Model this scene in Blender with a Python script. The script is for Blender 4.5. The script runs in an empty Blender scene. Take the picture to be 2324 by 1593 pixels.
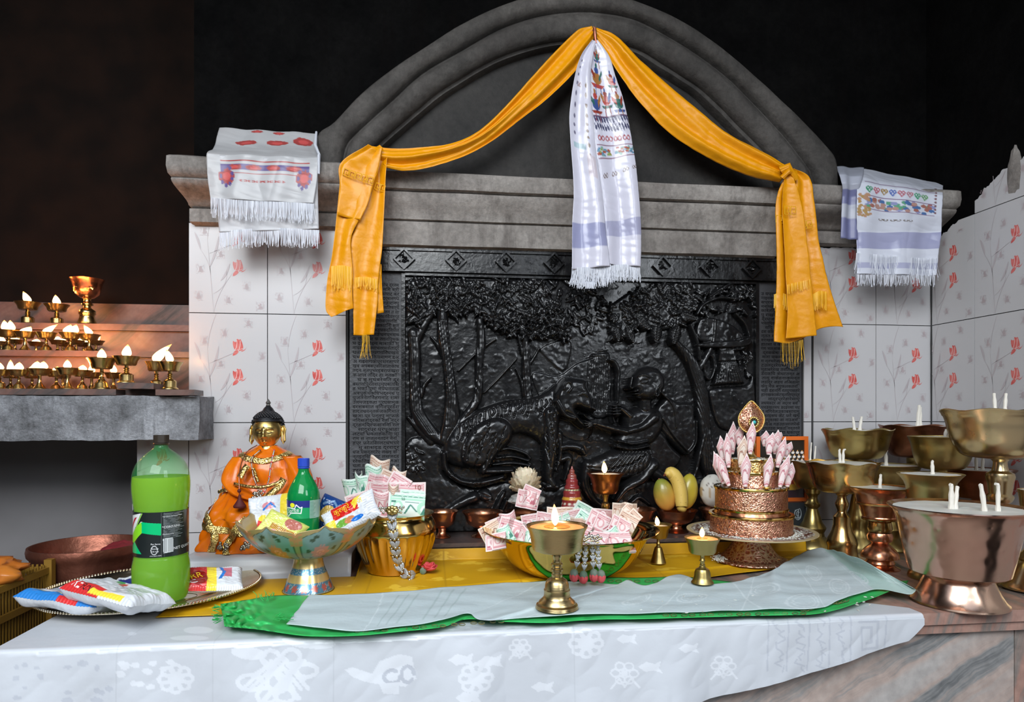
import bpy, math, random
import numpy as np
from mathutils import Vector, Matrix, Euler, noise

# ------------------------------------------------------------------ camera, sky, light, exposure
F, CX, HY, ZC = 1500.0, 1162.0, 940.0, 1.268      # focal length and horizon measured on a 2324 x 1593 frame
TH = math.radians(7.0)
CT, ST = math.cos(TH), math.sin(TH)
sc = bpy.context.scene
col = sc.collection
cam = bpy.data.objects.new('camera', bpy.data.cameras.new('camera'))
col.objects.link(cam)
cam.location = (0, 0, ZC)
cam.rotation_euler = (math.pi / 2, 0, -TH)
cam.data.sensor_width = 36
cam.data.lens = F / 2324 * 36
cam.data.shift_y = (HY - 796.5) / 2324
cam.data.clip_start = 0.02
sc.camera = cam
sc.view_settings.view_transform = 'Standard'
sc.view_settings.look = 'None'
sc.view_settings.gamma = 1
sc.view_settings.use_curve_mapping = False
sc.view_settings.exposure = -0.30
world = bpy.data.worlds.new('daylight')
sc.world = world
world.use_nodes = True
wn, wl = world.node_tree.nodes, world.node_tree.links
bg = wn['Background']
tc = wn.new('ShaderNodeTexCoord'); sp = wn.new('ShaderNodeSeparateXYZ'); cr = wn.new('ShaderNodeValToRGB')
wl.new(tc.outputs['Generated'], sp.inputs[0]); wl.new(sp.outputs['Z'], cr.inputs[0]); wl.new(cr.outputs[0], bg.inputs['Color'])
e = cr.color_ramp.elements
e[0].position = 0.0; e[0].color = (0.07, 0.07, 0.065, 1)
e[1].position = 0.55; e[1].color = (0.62, 0.74, 0.95, 1)
x = e.new(0.12); x.color = (0.14, 0.155, 0.17, 1)
bg.inputs['Strength'].default_value = 1.5

def area(name, loc, target, size, energy, color):
    l = bpy.data.lights.new(name, 'AREA'); l.shape = 'RECTANGLE'; l.size, l.size_y = size; l.energy = energy; l.color = color
    o = bpy.data.objects.new(name, l); col.objects.link(o); o.location = loc
    o.rotation_euler = (Vector(target) - Vector(loc)).to_track_quat('-Z', 'Y').to_euler()
    return o
area('front_daylight_fill', (-0.7, -1.1, 2.9), (0.1, 1.5, 0.95), (2.0, 1.4), 150, (0.93, 0.97, 1.0))  # added unseen area lamp standing in for soft daylight from the front
area('right_fill', (1.9, -1.3, 2.5), (0.4, 1.6, 1.0), (1.4, 1.4), 80, (0.88, 0.94, 1.0))  # added unseen fill lamp that lifts the right side; no opening known there

# ------------------------------------------------------------------ geometry helpers
def ray(px, py):
    u, v = (px - CX) / F, (py - HY) / F
    return Vector((u * CT + ST, CT - u * ST, -v))
def onY(px, py, Y):
    r = ray(px, py); t = Y / r.y
    return Vector((r.x * t, Y, ZC + r.z * t))
def onX(px, py, X):
    r = ray(px, py); t = X / r.x
    return Vector((X, r.y * t, ZC + r.z * t))
def onZ(px, py, z):
    r = ray(px, py); t = (z - ZC) / r.z
    return Vector((r.x * t, r.y * t, z))
def atd(px, py, d):
    return ray(px, py) * d + Vector((0, 0, ZC))
def depth(p): return p[0] * ST + p[1] * CT
COUNTER, STEP = 0.90, 0.946
R = math.radians
rnd = random.Random(7)

def tag(o, label=None, cat=None, group=None, kind=None):
    if label: o['label'] = label
    if cat: o['category'] = cat
    if group: o['group'] = group
    if kind: o['kind'] = kind
    return o
def empty(name, loc, rz=0.0, label=None, cat=None, group=None):
    o = bpy.data.objects.new(name, None); col.objects.link(o)
    o.location = loc; o.rotation_euler = (0, 0, rz); o.empty_display_size = 0.02
    return tag(o, label, cat, group)
def mesh(name, verts, faces, mats, parent=None, smooth=True, mi=None, ang=42, loc=None):
    me = bpy.data.meshes.new(name)
    me.from_pydata([tuple(v) for v in verts], [], [tuple(f) for f in faces])
    if not isinstance(mats, (list, tuple)): mats = [mats]
    for m in mats: me.materials.append(m)
    if mi is not None: me.polygons.foreach_set('material_index', mi)
    if smooth:
        me.polygons.foreach_set('use_smooth', [True] * len(me.polygons))
        if ang < 170: me.set_sharp_from_angle(angle=R(ang))
    me.update()
    o = bpy.data.objects.new(name, me); col.objects.link(o)
    if parent: o.parent = parent
    if loc is not None: o.location = loc
    return o
def copy_tree(o, parent=None):
    c = o.copy(); col.objects.link(c); c.parent = parent
    for ch in list(o.children): copy_tree(ch, c)
    return c
class MB:
    """collects shapes into one mesh"""
    def __init__(s): s.v = []; s.f = []; s.m = []
    def add(s, verts, faces, m=0):
        b = len(s.v); s.v += [tuple(v) for v in verts]
        s.f += [tuple(i + b for i in f) for f in faces]; s.m += [m] * len(faces); return s
    def box(s, lo, hi, m=0, mat=None):
        (a, b, c), (d, e, f) = lo, hi
        vs = [Vector(p) for p in ((a,b,c),(d,b,c),(d,e,c),(a,e,c),(a,b,f),(d,b,f),(d,e,f),(a,e,f))]
        if mat: vs = [mat @ v for v in vs]
        return s.add(vs, [(0,3,2,1),(4,5,6,7),(0,1,5,4),(1,2,6,5),(2,3,7,6),(3,0,4,7)], m)
    def lathe(s, prof, seg=40, m=0, fn=None, org=(0,0,0), cap=True):
        vs, fs = lathe(prof, seg, fn, cap); o = Vector(org)
        return s.add([Vector(v) + o for v in vs], fs, m)
    def tube(s, pts, rad, seg=8, m=0):
        pts = [Vector(p) for p in pts]; n = len(pts)
        if not isinstance(rad, (list, tuple)): rad = [rad] * n
        vs = []; fs = []; up = Vector((0.13, 0.31, 0.94))
        for i, p in enumerate(pts):
            t = (pts[min(i+1, n-1)] - pts[max(i-1, 0)]).normalized()
            a = t.cross(up)
            if a.length < 1e-3: a = t.cross(Vector((1,0,0)))
            a.normalize(); b = t.cross(a)
            for k in range(seg):
                w = 2*math.pi*k/seg; vs.append(p + (a*math.cos(w) + b*math.sin(w)) * rad[i])
        for i in range(n-1):
            for k in range(seg):
                k2 = (k+1) % seg; fs.append((i*seg+k, i*seg+k2, (i+1)*seg+k2, (i+1)*seg+k))
        fs.append(tuple(range(seg))[::-1]); fs.append(tuple((n-1)*seg+k for k in range(seg)))
        return s.add(vs, fs, m)
    def ball(s, c, r, seg=12, rings=8, m=0, mat=None):
        if not isinstance(r, (list, tuple)): r = (r, r, r)
        c = Vector(c); vs = [Vector((0,0,r[2]))]
        for i in range(1, rings):
            a = math.pi*i/rings
            for k in range(seg):
                w = 2*math.pi*k/seg
                vs.append(Vector((r[0]*math.sin(a)*math.cos(w), r[1]*math.sin(a)*math.sin(w), r[2]*math.cos(a))))
        vs.append(Vector((0,0,-r[2])))
        fs = [(0, 1+k, 1+(k+1) % seg) for k in range(seg)]
        for i in range(rings-2):
            for k in range(seg):
                a, b = 1+i*seg+k, 1+i*seg+(k+1) % seg; fs.append((a, a+seg, b+seg, b))
        L = len(vs)-1; o = 1+(rings-2)*seg
        fs += [(o+(k+1) % seg, o+k, L) for k in range(seg)]
        if mat: vs = [mat @ v for v in vs]
        return s.add([v + c for v in vs], fs, m)
    def build(s, name, mats, parent=None, smooth=True, ang=42, loc=None):
        return mesh(name, s.v, s.f, mats, parent, smooth, s.m, ang, loc)
def lathe(prof, seg=40, fn=None, cap=True):
    vs = []; fs = []; n = len(prof)
    for (r, z) in prof:
        for k in range(seg):
            a = 2*math.pi*k/seg
            rr, zz = (r, z) if fn is None else fn(r, z, a)
            vs.append((rr*math.cos(a), rr*math.sin(a), zz))
    for i in range(n-1):
        for k in range(seg):
            k2 = (k+1) % seg; fs.append((i*seg+k, i*seg+k2, (i+1)*seg+k2, (i+1)*seg+k))
    if cap:
        fs.append(tuple(range(seg))[::-1]); fs.append(tuple((n-1)*seg+k for k in range(seg)))
    return vs, fs
def cr_(p, n):
    """Catmull-Rom through points p (any dimension), n samples"""
    P = np.array(p, float); P = np.vstack([2*P[0]-P[1], P, 2*P[-1]-P[-2]]); m = len(p)-1
    out = []
    for s in np.linspace(0, m, n):
        i = min(int(s), m-1); t = s-i; a, b, c, d = P[i:i+4]
        out.append(0.5*((2*b)+(c-a)*t+(2*a-5*b+4*c-d)*t*t+(-a+3*b-3*c+d)*t**3))
    return np.array(out)
def sm(prof, n=60): return [tuple(q) for q in cr_(prof, n)]
def grid_faces(nu, nv, closed=False):
    f = []
    for j in range(nv-1):
        for i in range(nu-1 if not closed else nu):
            a, b = j*nu+i, j*nu+(i+1) % nu; f.append((a, b, b+nu, a+nu))
    return f
def setcol(me, rgb):
    """rgb: (n verts, 3) linear colours of the print or paint"""
    a = me.color_attributes.new('Col', 'FLOAT_COLOR', 'POINT')
    c = np.ones((len(me.vertices), 4), np.float32); c[:, :3] = rgb[:len(me.vertices)]
    a.data.foreach_set('color', c.ravel())
def L(h):
    """sRGB hex -> linear"""
    v = [int(h[i:i+2], 16)/255 for i in (0, 2, 4)]
    return tuple((c/12.92 if c <= .04045 else ((c+.055)/1.055)**2.4) for c in v)
def inpoly(X, Y, pts):
    ins = np.zeros(X.shape, bool); n = len(pts)
    for i in range(n):
        x1, y1 = pts[i]; x2, y2 = pts[(i+1) % n]
        c = ((y1 > Y) != (y2 > Y)) & (X < (x2-x1)*(Y-y1)/((y2-y1) or 1e-12)+x1); ins ^= c
    return ins
def segd(X, Y, a, b):
    dx, dy = b[0]-a[0], b[1]-a[1]; l = dx*dx+dy*dy or 1e-12
    t = np.clip(((X-a[0])*dx+(Y-a[1])*dy)/l, 0, 1)
    return np.hypot(X-a[0]-t*dx, Y-a[1]-t*dy), t
def paint(U, V, base, ops):
    """flat print: shapes in (u, v) over a base colour"""
    C = np.empty(U.shape+(3,)); C[:] = base
    for o in ops:
        k = o[0]
        if k == 'rect': m = (U >= o[1]) & (U <= o[3]) & (V >= o[2]) & (V <= o[4])
        elif k == 'ell': m = ((U-o[1])/o[3])**2+((V-o[2])/o[4])**2 <= 1
        elif k == 'ring':
            q = ((U-o[1])/o[3])**2+((V-o[2])/o[4])**2; m = (q <= 1) & (q >= o[5]**2)
        elif k == 'poly': m = inpoly(U, V, o[1])
        elif k == 'line':
            m = np.zeros(U.shape, bool)
            for a, b in zip(o[1], o[1][1:]): m |= segd(U, V, a, b)[0] < o[2]
        elif k == 'fn': m = o[1](U, V)
        C[m] = o[-1]
    return C
def sheet(name, P, nu, nv, mat, parent=None, base=None, ops=(), ang=180, thick=0.0, loc=None):
    """P(u, v) -> point; painted if base is given"""
    us, vv = np.linspace(0, 1, nu), np.linspace(0, 1, nv)
    vs = [P(u, v) for v in vv for u in us]
    o = mesh(name, vs, grid_faces(nu, nv), mat, parent, True, None, ang, loc)
    if base is not None:
        U, V = np.meshgrid(us, vv); setcol(o.data, paint(U, V, base, ops).reshape(-1, 3))
    if thick:
        md = o.modifiers.new('thickness', 'SOLIDIFY'); md.thickness = thick; md.offset = 0
    return o
_fc = {}
def text_mesh(txt, size):
    k = (txt, size)
    if k not in _fc:
        cu = bpy.data.curves.new('lettering', 'FONT'); cu.body = txt; cu.size = size; cu.resolution_u = 2
        ob = bpy.data.objects.new('lettering', cu); col.objects.link(ob)
        dg = bpy.context.evaluated_depsgraph_get(); me = bpy.data.meshes.new_from_object(ob.evaluated_get(dg))
        vs = [tuple(v.co) for v in me.vertices]; fs = [tuple(p.vertices) for p in me.polygons]
        bpy.data.objects.remove(ob); bpy.data.curves.remove(cu); bpy.data.meshes.remove(me)
        _fc[k] = (vs, fs)
    return _fc[k]
def text_on(mb, txt, size, fn, m=0):
    """fn(x, y) -> point, lays the letters on a surface"""
    vs, fs = text_mesh(txt, size); mb.add([fn(v[0], v[1]) for v in vs], fs, m)

# ------------------------------------------------------------------ materials
def nt(name):
    m = bpy.data.materials.new(name); m.use_nodes = True
    return m, m.node_tree.nodes, m.node_tree.links, m.node_tree.nodes['Principled BSDF']
def mat(name, color, rough=0.5, metal=0.0, var=0.0, vscale=8.0, bump=0.0, bscale=40.0, kind='noise', stretch=None,
        color2=None, coat=0.0, sheen=0.0, trans=0.0, alpha=1.0, sss=0.0, rvar=0.0, emit=None, detail=4.0, ior=1.45, spec=0.5):
    m, n, l, b = nt(name); b.inputs['Specular IOR Level'].default_value = spec
    b.inputs['Base Color'].default_value = (*color, 1); b.inputs['Roughness'].default_value = rough
    b.inputs['Metallic'].default_value = metal; b.inputs['Coat Weight'].default_value = coat
    b.inputs['Sheen Weight'].default_value = sheen; b.inputs['Transmission Weight'].default_value = trans
    b.inputs['Alpha'].default_value = alpha; b.inputs['IOR'].default_value = ior
    if sss:
        b.inputs['Subsurface Weight'].default_value = sss; b.inputs['Subsurface Scale'].default_value = 0.01
    if emit: b.inputs['Emission Color'].default_value = (*emit[0], 1); b.inputs['Emission Strength'].default_value = emit[1]
    t = n.new('ShaderNodeTexCoord'); src = t.outputs['Object']
    if stretch:
        mp = n.new('ShaderNodeMapping'); mp.inputs['Scale'].default_value = stretch; l.new(src, mp.inputs[0]); src = mp.outputs[0]
    if var or color2 or rvar:
        nz = n.new('ShaderNodeTexNoise'); nz.inputs['Scale'].default_value = vscale; nz.inputs['Detail'].default_value = detail
        l.new(src, nz.inputs['Vector'])
        if var or color2:
            r = n.new('ShaderNodeValToRGB'); a, c = r.color_ramp.elements
            a.position, c.position = 0.35, 0.68
            c2 = color2 or tuple(min(1, q*(1+var)) for q in color); c1 = color if color2 else tuple(q*(1-var) for q in color)
            a.color = (*c1, 1); c.color = (*c2, 1)
            l.new(nz.outputs['Fac'], r.inputs[0]); l.new(r.outputs[0], b.inputs['Base Color'])
        if rvar:
            mr = n.new('ShaderNodeMapRange'); mr.inputs['From Min'].default_value = .3; mr.inputs['From Max'].default_value = .7
            mr.inputs['To Min'].default_value = max(0, rough-rvar); mr.inputs['To Max'].default_value = rough+rvar
            l.new(nz.outputs['Fac'], mr.inputs['Value']); l.new(mr.outputs[0], b.inputs['Roughness'])
    if bump:
        if kind == 'voronoi':
            q = n.new('ShaderNodeTexVoronoi'); q.feature = 'SMOOTH_F1'; q.inputs['Scale'].default_value = bscale; o_ = q.outputs['Distance']
        elif kind == 'wave':
            q = n.new('ShaderNodeTexWave'); q.inputs['Scale'].default_value = bscale; q.inputs['Distortion'].default_value = 6; q.inputs['Detail Scale'].default_value = 2; o_ = q.outputs['Fac']
        elif kind == 'ridge':
            q = n.new('ShaderNodeTexVoronoi'); q.feature = 'DISTANCE_TO_EDGE'; q.inputs['Scale'].default_value = bscale; o_ = q.outputs['Distance']
        else:
            q = n.new('ShaderNodeTexNoise'); q.inputs['Scale'].default_value = bscale; q.inputs['Detail'].default_value = detail; o_ = q.outputs['Fac']
        l.new(src, q.inputs['Vector'])
        bp = n.new('ShaderNodeBump'); bp.inputs['Strength'].default_value = min(1, bump); bp.inputs['Distance'].default_value = 0.002
        l.new(o_, bp.inputs['Height']); l.new(bp.outputs[0], b.inputs['Normal'])
    return m
def painted(name, rough=0.5, metal=0.0, coat=0.0, sheen=0.0, bump=0.0, bscale=60, alpha=1.0, two=False, attr='Col', transl=0.0):
    m, n, l, b = nt(name)
    a = n.new('ShaderNodeAttribute'); a.attribute_name = attr
    l.new(a.outputs['Color'], b.inputs['Base Color']); b.inputs['Roughness'].default_value = rough
    b.inputs['Metallic'].default_value = metal; b.inputs['Coat Weight'].default_value = coat
    b.inputs['Alpha'].default_value = alpha; b.inputs['Sheen Weight'].default_value = sheen
    if bump:
        t = n.new('ShaderNodeTexCoord')
        q = n.new('ShaderNodeTexNoise'); q.inputs['Scale'].default_value = bscale; l.new(t.outputs['Object'], q.inputs['Vector'])
        bp = n.new('ShaderNodeBump'); bp.inputs['Strength'].default_value = bump; bp.inputs['Distance'].default_value = 0.002
        l.new(q.outputs['Fac'], bp.inputs['Height']); l.new(bp.outputs[0], b.inputs['Normal'])
    if transl:
        tr = n.new('ShaderNodeBsdfTranslucent'); l.new(a.outputs['Color'], tr.inputs['Color'])
        mx = n.new('ShaderNodeMixShader'); mx.inputs[0].default_value = transl
        l.new(b.outputs[0], mx.inputs[1]); l.new(tr.outputs[0], mx.inputs[2]); l.new(mx.outputs[0], n['Material Output'].inputs[0])
    return m
M = {}
def stone(name, a, b_, stain, rough=.8, s=1.0, bump=.8, spec=.3, dist=.006):
    """cement render: broad stains, vertical streaks, fine pitting"""
    m, n, l, b = nt(name); b.inputs['Roughness'].default_value = rough; b.inputs['Specular IOR Level'].default_value = spec
    t = n.new('ShaderNodeTexCoord'); co = t.outputs['Object']
    def nz(scale, det, src=co, rg=.55):
        q = n.new('ShaderNodeTexNoise'); q.inputs['Scale'].default_value = scale*s; q.inputs['Detail'].default_value = det; q.inputs['Roughness'].default_value = rg; l.new(src, q.inputs['Vector']); return q.outputs['Fac']
    def ramp(f, p0, c0, p1, c1):
        r = n.new('ShaderNodeValToRGB'); e = r.color_ramp.elements; e[0].position, e[1].position = p0, p1; e[0].color = (*c0, 1); e[1].color = (*c1, 1); l.new(f, r.inputs[0]); return r.outputs[0]
    base = ramp(nz(5, 10, rg=.68), .36, a, .66, b_)
    mp = n.new('ShaderNodeMapping'); mp.inputs['Scale'].default_value = (14, 14, 1.6); l.new(co, mp.inputs[0])
    st_ = ramp(nz(1.2, 8, mp.outputs[0], .7), .50, (0, 0, 0), .70, (1, 1, 1))
    mx = n.new('ShaderNodeMixRGB'); l.new(st_, mx.inputs[0]); l.new(base, mx.inputs[1]); mx.inputs[2].default_value = (*stain, 1)
    g = ramp(nz(70, 8, rg=.75), .30, (.55, .55, .55), .62, (1.12, 1.12, 1.12)); m2 = n.new('ShaderNodeMixRGB'); m2.blend_type = 'MULTIPLY'; m2.inputs[0].default_value = .8
    l.new(mx.outputs[0], m2.inputs[1]); l.new(g, m2.inputs[2]); l.new(m2.outputs[0], b.inputs['Base Color'])
    bp = n.new('ShaderNodeBump'); bp.inputs['Strength'].default_value = bump; bp.inputs['Distance'].default_value = dist; l.new(nz(28, 12, rg=.72), bp.inputs['Height']); l.new(bp.outputs[0], b.inputs['Normal'])
    return m
M['soot'] = stone('soot', (0.0012, 0.0012, 0.0013), (0.0040, 0.0038, 0.0038), (0.0025, 0.002, 0.002), .9, 1.0, .6, .04)
M['soot_flame_tint'] = mat('soot_flame_tint', (0.005, 0.0035, 0.003), 0.85, bump=0.6, bscale=18, color2=(0.010, 0.0055, 0.004), vscale=9, spec=0.08)  # soot, with the lamps' reddish glow put into its colour
M['grout'] = mat('grout', (0.03, 0.03, 0.03), 0.9)
M['tile'] = mat('tile', (0.48, 0.47, 0.475), 0.24, var=0.04, vscale=1.2)
M['tulip'] = mat('tulip', (0.50, 0.075, 0.065), 0.25, color2=(0.60, 0.17, 0.15), vscale=60)
M['tulip_line'] = mat('tulip_line', (0.72, 0.62, 0.60), 0.3)
M['stem_print'] = mat('stem_print', (0.40, 0.36, 0.37), 0.3)
M['ghost_print'] = mat('ghost_print', (0.45, 0.37, 0.38), 0.3)
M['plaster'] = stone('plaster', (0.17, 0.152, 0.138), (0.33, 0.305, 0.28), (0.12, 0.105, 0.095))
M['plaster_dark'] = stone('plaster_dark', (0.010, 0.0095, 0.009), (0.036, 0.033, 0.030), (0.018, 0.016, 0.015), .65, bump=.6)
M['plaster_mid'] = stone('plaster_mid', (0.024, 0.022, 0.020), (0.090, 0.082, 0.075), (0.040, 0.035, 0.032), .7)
M['concrete'] = stone('concrete', (0.12, 0.12, 0.125), (0.46, 0.47, 0.50), (0.20, 0.205, 0.215), .9, 2.2, 1.0, dist=.010)
M['grey_wall'] = mat('grey_wall', (0.17, 0.16, 0.16), 0.8, color2=(0.26, 0.25, 0.255), vscale=2, bump=.2)
M['relief'] = mat('relief', (0.007, 0.007, 0.0075), 0.25, spec=.42, bump=0.45, bscale=90, coat=0.12, rvar=0.10, vscale=30, detail=5)
M['script_panel'] = mat('script_panel', (0.030, 0.031, 0.034), 0.45, bump=0.5, bscale=120, color2=(0.060, 0.062, 0.068), vscale=12)
M['letter_dark'] = mat('letter_dark', (0.004, 0.004, 0.005), 0.7, spec=.1)
M['brass'] = mat('brass', (0.50, 0.34, 0.13), 0.27, 1.0, bump=0.12, bscale=60, rvar=0.08, vscale=12, color2=(0.62, 0.46, 0.20))
M['brass_dull'] = mat('brass_dull', (0.38, 0.285, 0.10), 0.34, 1.0, bump=0.2, bscale=50, rvar=0.08, vscale=9, color2=(0.52, 0.41, 0.17))
M['brass_pale'] = mat('brass_pale', (0.62, 0.49, 0.28), 0.25, 1.0, bump=0.2, bscale=26, rvar=0.06, vscale=9)
M['brass_gold'] = mat('brass_gold', (0.72, 0.45, 0.12), 0.16, 1.0, rvar=0.05, vscale=7, color2=(0.78, 0.54, 0.20))
M['brass_brushed'] = mat('brass_brushed', (0.56, 0.42, 0.20), 0.30, 1.0, bump=0.10, bscale=90, stretch=(0.4, 0.4, 12), rvar=0.06, vscale=30)
M['gold'] = mat('gold', (0.78, 0.55, 0.19), 0.34, 1.0, rvar=0.1, vscale=30, color2=(0.62, 0.42, 0.13))
M['copper'] = mat('copper', (0.72, 0.34, 0.20), 0.27, 1.0, bump=0.35, bscale=90, kind='voronoi', color2=(0.58, 0.25, 0.13), vscale=14)
M['copper_hammered'] = mat('copper_hammered', (0.66, 0.40, 0.30), 0.24, 1.0, bump=0.9, bscale=42, kind='voronoi', color2=(0.62, 0.43, 0.31), vscale=6, rvar=0.08)
M['copper_dark'] = mat('copper_dark', (0.20, 0.07, 0.045), 0.42, 0.85, bump=0.8, bscale=60, color2=(0.34, 0.13, 0.085), vscale=14, detail=7)
M['copper_dim'] = mat('copper_dim', (0.33, 0.13, 0.07), 0.33, 1.0, bump=0.5, bscale=50, color2=(0.20, 0.08, 0.04), vscale=12)
M['copper_embossed'] = mat('copper_embossed', (0.55, 0.20, 0.12), 0.33, 1.0, bump=1.0, bscale=150, kind='voronoi', color2=(0.38, 0.12, 0.07), vscale=80)
M['wax'] = mat('wax', (0.50, 0.49, 0.44), 0.5, sss=0.2, bump=0.3, bscale=80, color2=(0.62, 0.61, 0.56), vscale=20)
M['wick'] = mat('wick', (0.72, 0.68, 0.60), 0.8, bump=0.4, bscale=120)
M['char'] = mat('char', (0.01, 0.008, 0.006), 0.9)
M['wax_melt'] = mat('wax_melt', (0.72, 0.36, 0.10), 0.18, sss=0.3, coat=0.6)
M['wax_hot'] = mat('wax_hot', (0.82, 0.42, 0.16), 0.4, sss=0.4)
M['flame'] = mat('flame', (1, .7, .3), 1, emit=((1.0, 0.62, 0.25), 9.0))
M['flame_tip'] = mat('flame_tip', (1, .5, .2), 1, emit=((1.0, 0.36, 0.07), 4.0))
def veined(name, pale, pink, grey, dark, ang, rough):
    m, n, l, bs = nt(name); t = n.new('ShaderNodeTexCoord'); r0 = n.new('ShaderNodeMapping'); r0.inputs['Rotation'].default_value = (0, ang, 0); l.new(t.outputs['Object'], r0.inputs[0])
    w0 = n.new('ShaderNodeTexNoise'); w0.inputs['Scale'].default_value = 5; w0.inputs['Detail'].default_value = 4; l.new(t.outputs['Object'], w0.inputs['Vector'])
    ad = n.new('ShaderNodeMixRGB'); ad.blend_type = 'ADD'; ad.inputs[0].default_value = .07; l.new(r0.outputs[0], ad.inputs[1]); l.new(w0.outputs['Color'], ad.inputs[2])
    mp = n.new('ShaderNodeMapping'); mp.inputs['Scale'].default_value = (1.6, 1.6, 22); l.new(ad.outputs[0], mp.inputs[0])
    q = n.new('ShaderNodeTexNoise'); q.inputs['Scale'].default_value = 1.0; q.inputs['Detail'].default_value = 7; q.inputs['Roughness'].default_value = .62; l.new(mp.outputs[0], q.inputs['Vector'])
    r = n.new('ShaderNodeValToRGB'); e = r.color_ramp.elements; e[0].position = .33; e[0].color = (*dark, 1); e[1].position = .66; e[1].color = (*pale, 1)
    x_ = e.new(.42); x_.color = (*grey, 1); x_ = e.new(.50); x_.color = (*pink, 1); l.new(q.outputs['Fac'], r.inputs[0])
    s = n.new('ShaderNodeTexNoise'); s.inputs['Scale'].default_value = 60; s.inputs['Detail'].default_value = 6; l.new(t.outputs['Object'], s.inputs['Vector'])
    mx = n.new('ShaderNodeMixRGB'); mx.blend_type = 'OVERLAY'; mx.inputs[0].default_value = .35; l.new(r.outputs[0], mx.inputs[1]); l.new(s.outputs['Fac'], mx.inputs[2]); l.new(mx.outputs[0], bs.inputs['Base Color'])
    bs.inputs['Roughness'].default_value = rough; return m
M['marble_front'] = veined('marble_front', (0.37, 0.345, 0.325), (0.38, 0.30, 0.26), (0.22, 0.22, 0.215), (0.06, 0.065, 0.07), R(28), .35)
M['marble_pink'] = veined('marble_pink_top', (0.36, 0.24, 0.19), (0.33, 0.19, 0.15), (0.20, 0.17, 0.15), (0.09, 0.09, 0.085), R(75), .22)
M['marble_step'] = veined('marble_step_dimmed', (0.15, 0.095, 0.08), (0.13, 0.07, 0.057), (0.08, 0.06, 0.055), (0.03, 0.028, 0.028), R(38), .35)  # darker than the counter marble: the alcove's dimness is put into the colour
M['marble_white'] = mat('marble_white', (0.52, 0.53, 0.55), 0.35, color2=(0.60, 0.61, 0.63), vscale=5)
M['yellow_silk'] = mat('yellow_silk', (0.80, 0.40, 0.008), 0.42, sheen=0.3, color2=(0.88, 0.50, 0.012), vscale=9, bump=0.25, bscale=45)
M['painted'] = painted('painted_print', 0.5)
M['foil'] = painted('foil_print', 0.28, coat=0.3, bump=0.6, bscale=55)
M['banknote'] = painted('banknote_paper', 0.75)
M['silk'] = painted('printed_silk', 0.38, sheen=0.3, bump=0.15, bscale=40, transl=0.15)
M['enamel'] = painted('enamel', 0.25, coat=0.4)
# ------------------------------------------------------------------ room shell
def struct(name, mb_or_obj, mats=None, **k):
    o = mb_or_obj.build(name, mats, **k) if isinstance(mb_or_obj, MB) else mb_or_obj
    o['kind'] = 'structure'; return o
XR = 1.49            # face of the right wall
YT = 1.81            # face of the tiles
XL = onY(428, 700, YT).x; XL2 = onY(310, 1100, YT).x
XP0, XP1 = onY(790, 800, YT).x, onY(1824, 800, YT).x
struct('floor', MB().box((-2.2, -3, -0.05), (2.2, 2.6, 0)), mat('floor_stone', (0.20, 0.17, 0.15), 0.5, var=.2, vscale=6), smooth=False)
struct('ceiling_light_block', MB().box((-2.2, 0.3, 3.0), (2.2, 2.6, 3.05)), M['soot'], smooth=False)  # unseen dark slab added overhead to limit the light from above
b = MB(); b.box((XL + 0.005, 1.835, 0), (1.6, 2.6, 3.0)); struct('wall_back', b, M['soot'], smooth=False)
b = MB(); b.box((-2.2, 2.24, 1.25), (XL + 0.01, 2.6, 3.0)); struct('wall_alcove', b, M['soot_flame_tint'], smooth=False)
b = MB(); b.box((-2.2, 2.08, 0), (XL2, 2.6, 1.21)); struct('wall_lower', b, M['grey_wall'], smooth=False)
b = MB(); b.box((-2.25, -0.6, 0), (-2.1, 2.6, 3.0)); struct('wall_left', b, M['soot'], smooth=False)

# rough upper boundary where the black paint meets the tiles on the right wall
def tile_top_right(Y):      # height of the jagged edge
    z = float(np.interp(Y, [0, YT-0.36, YT-0.25, YT-0.12, YT], [2.06, 1.925, 1.905, 1.83, 1.765]))
    return z + 0.010*noise.noise(Vector((Y*40, 0, 0))) + 0.006*noise.noise(Vector((Y*140, 3, 0)))

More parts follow.
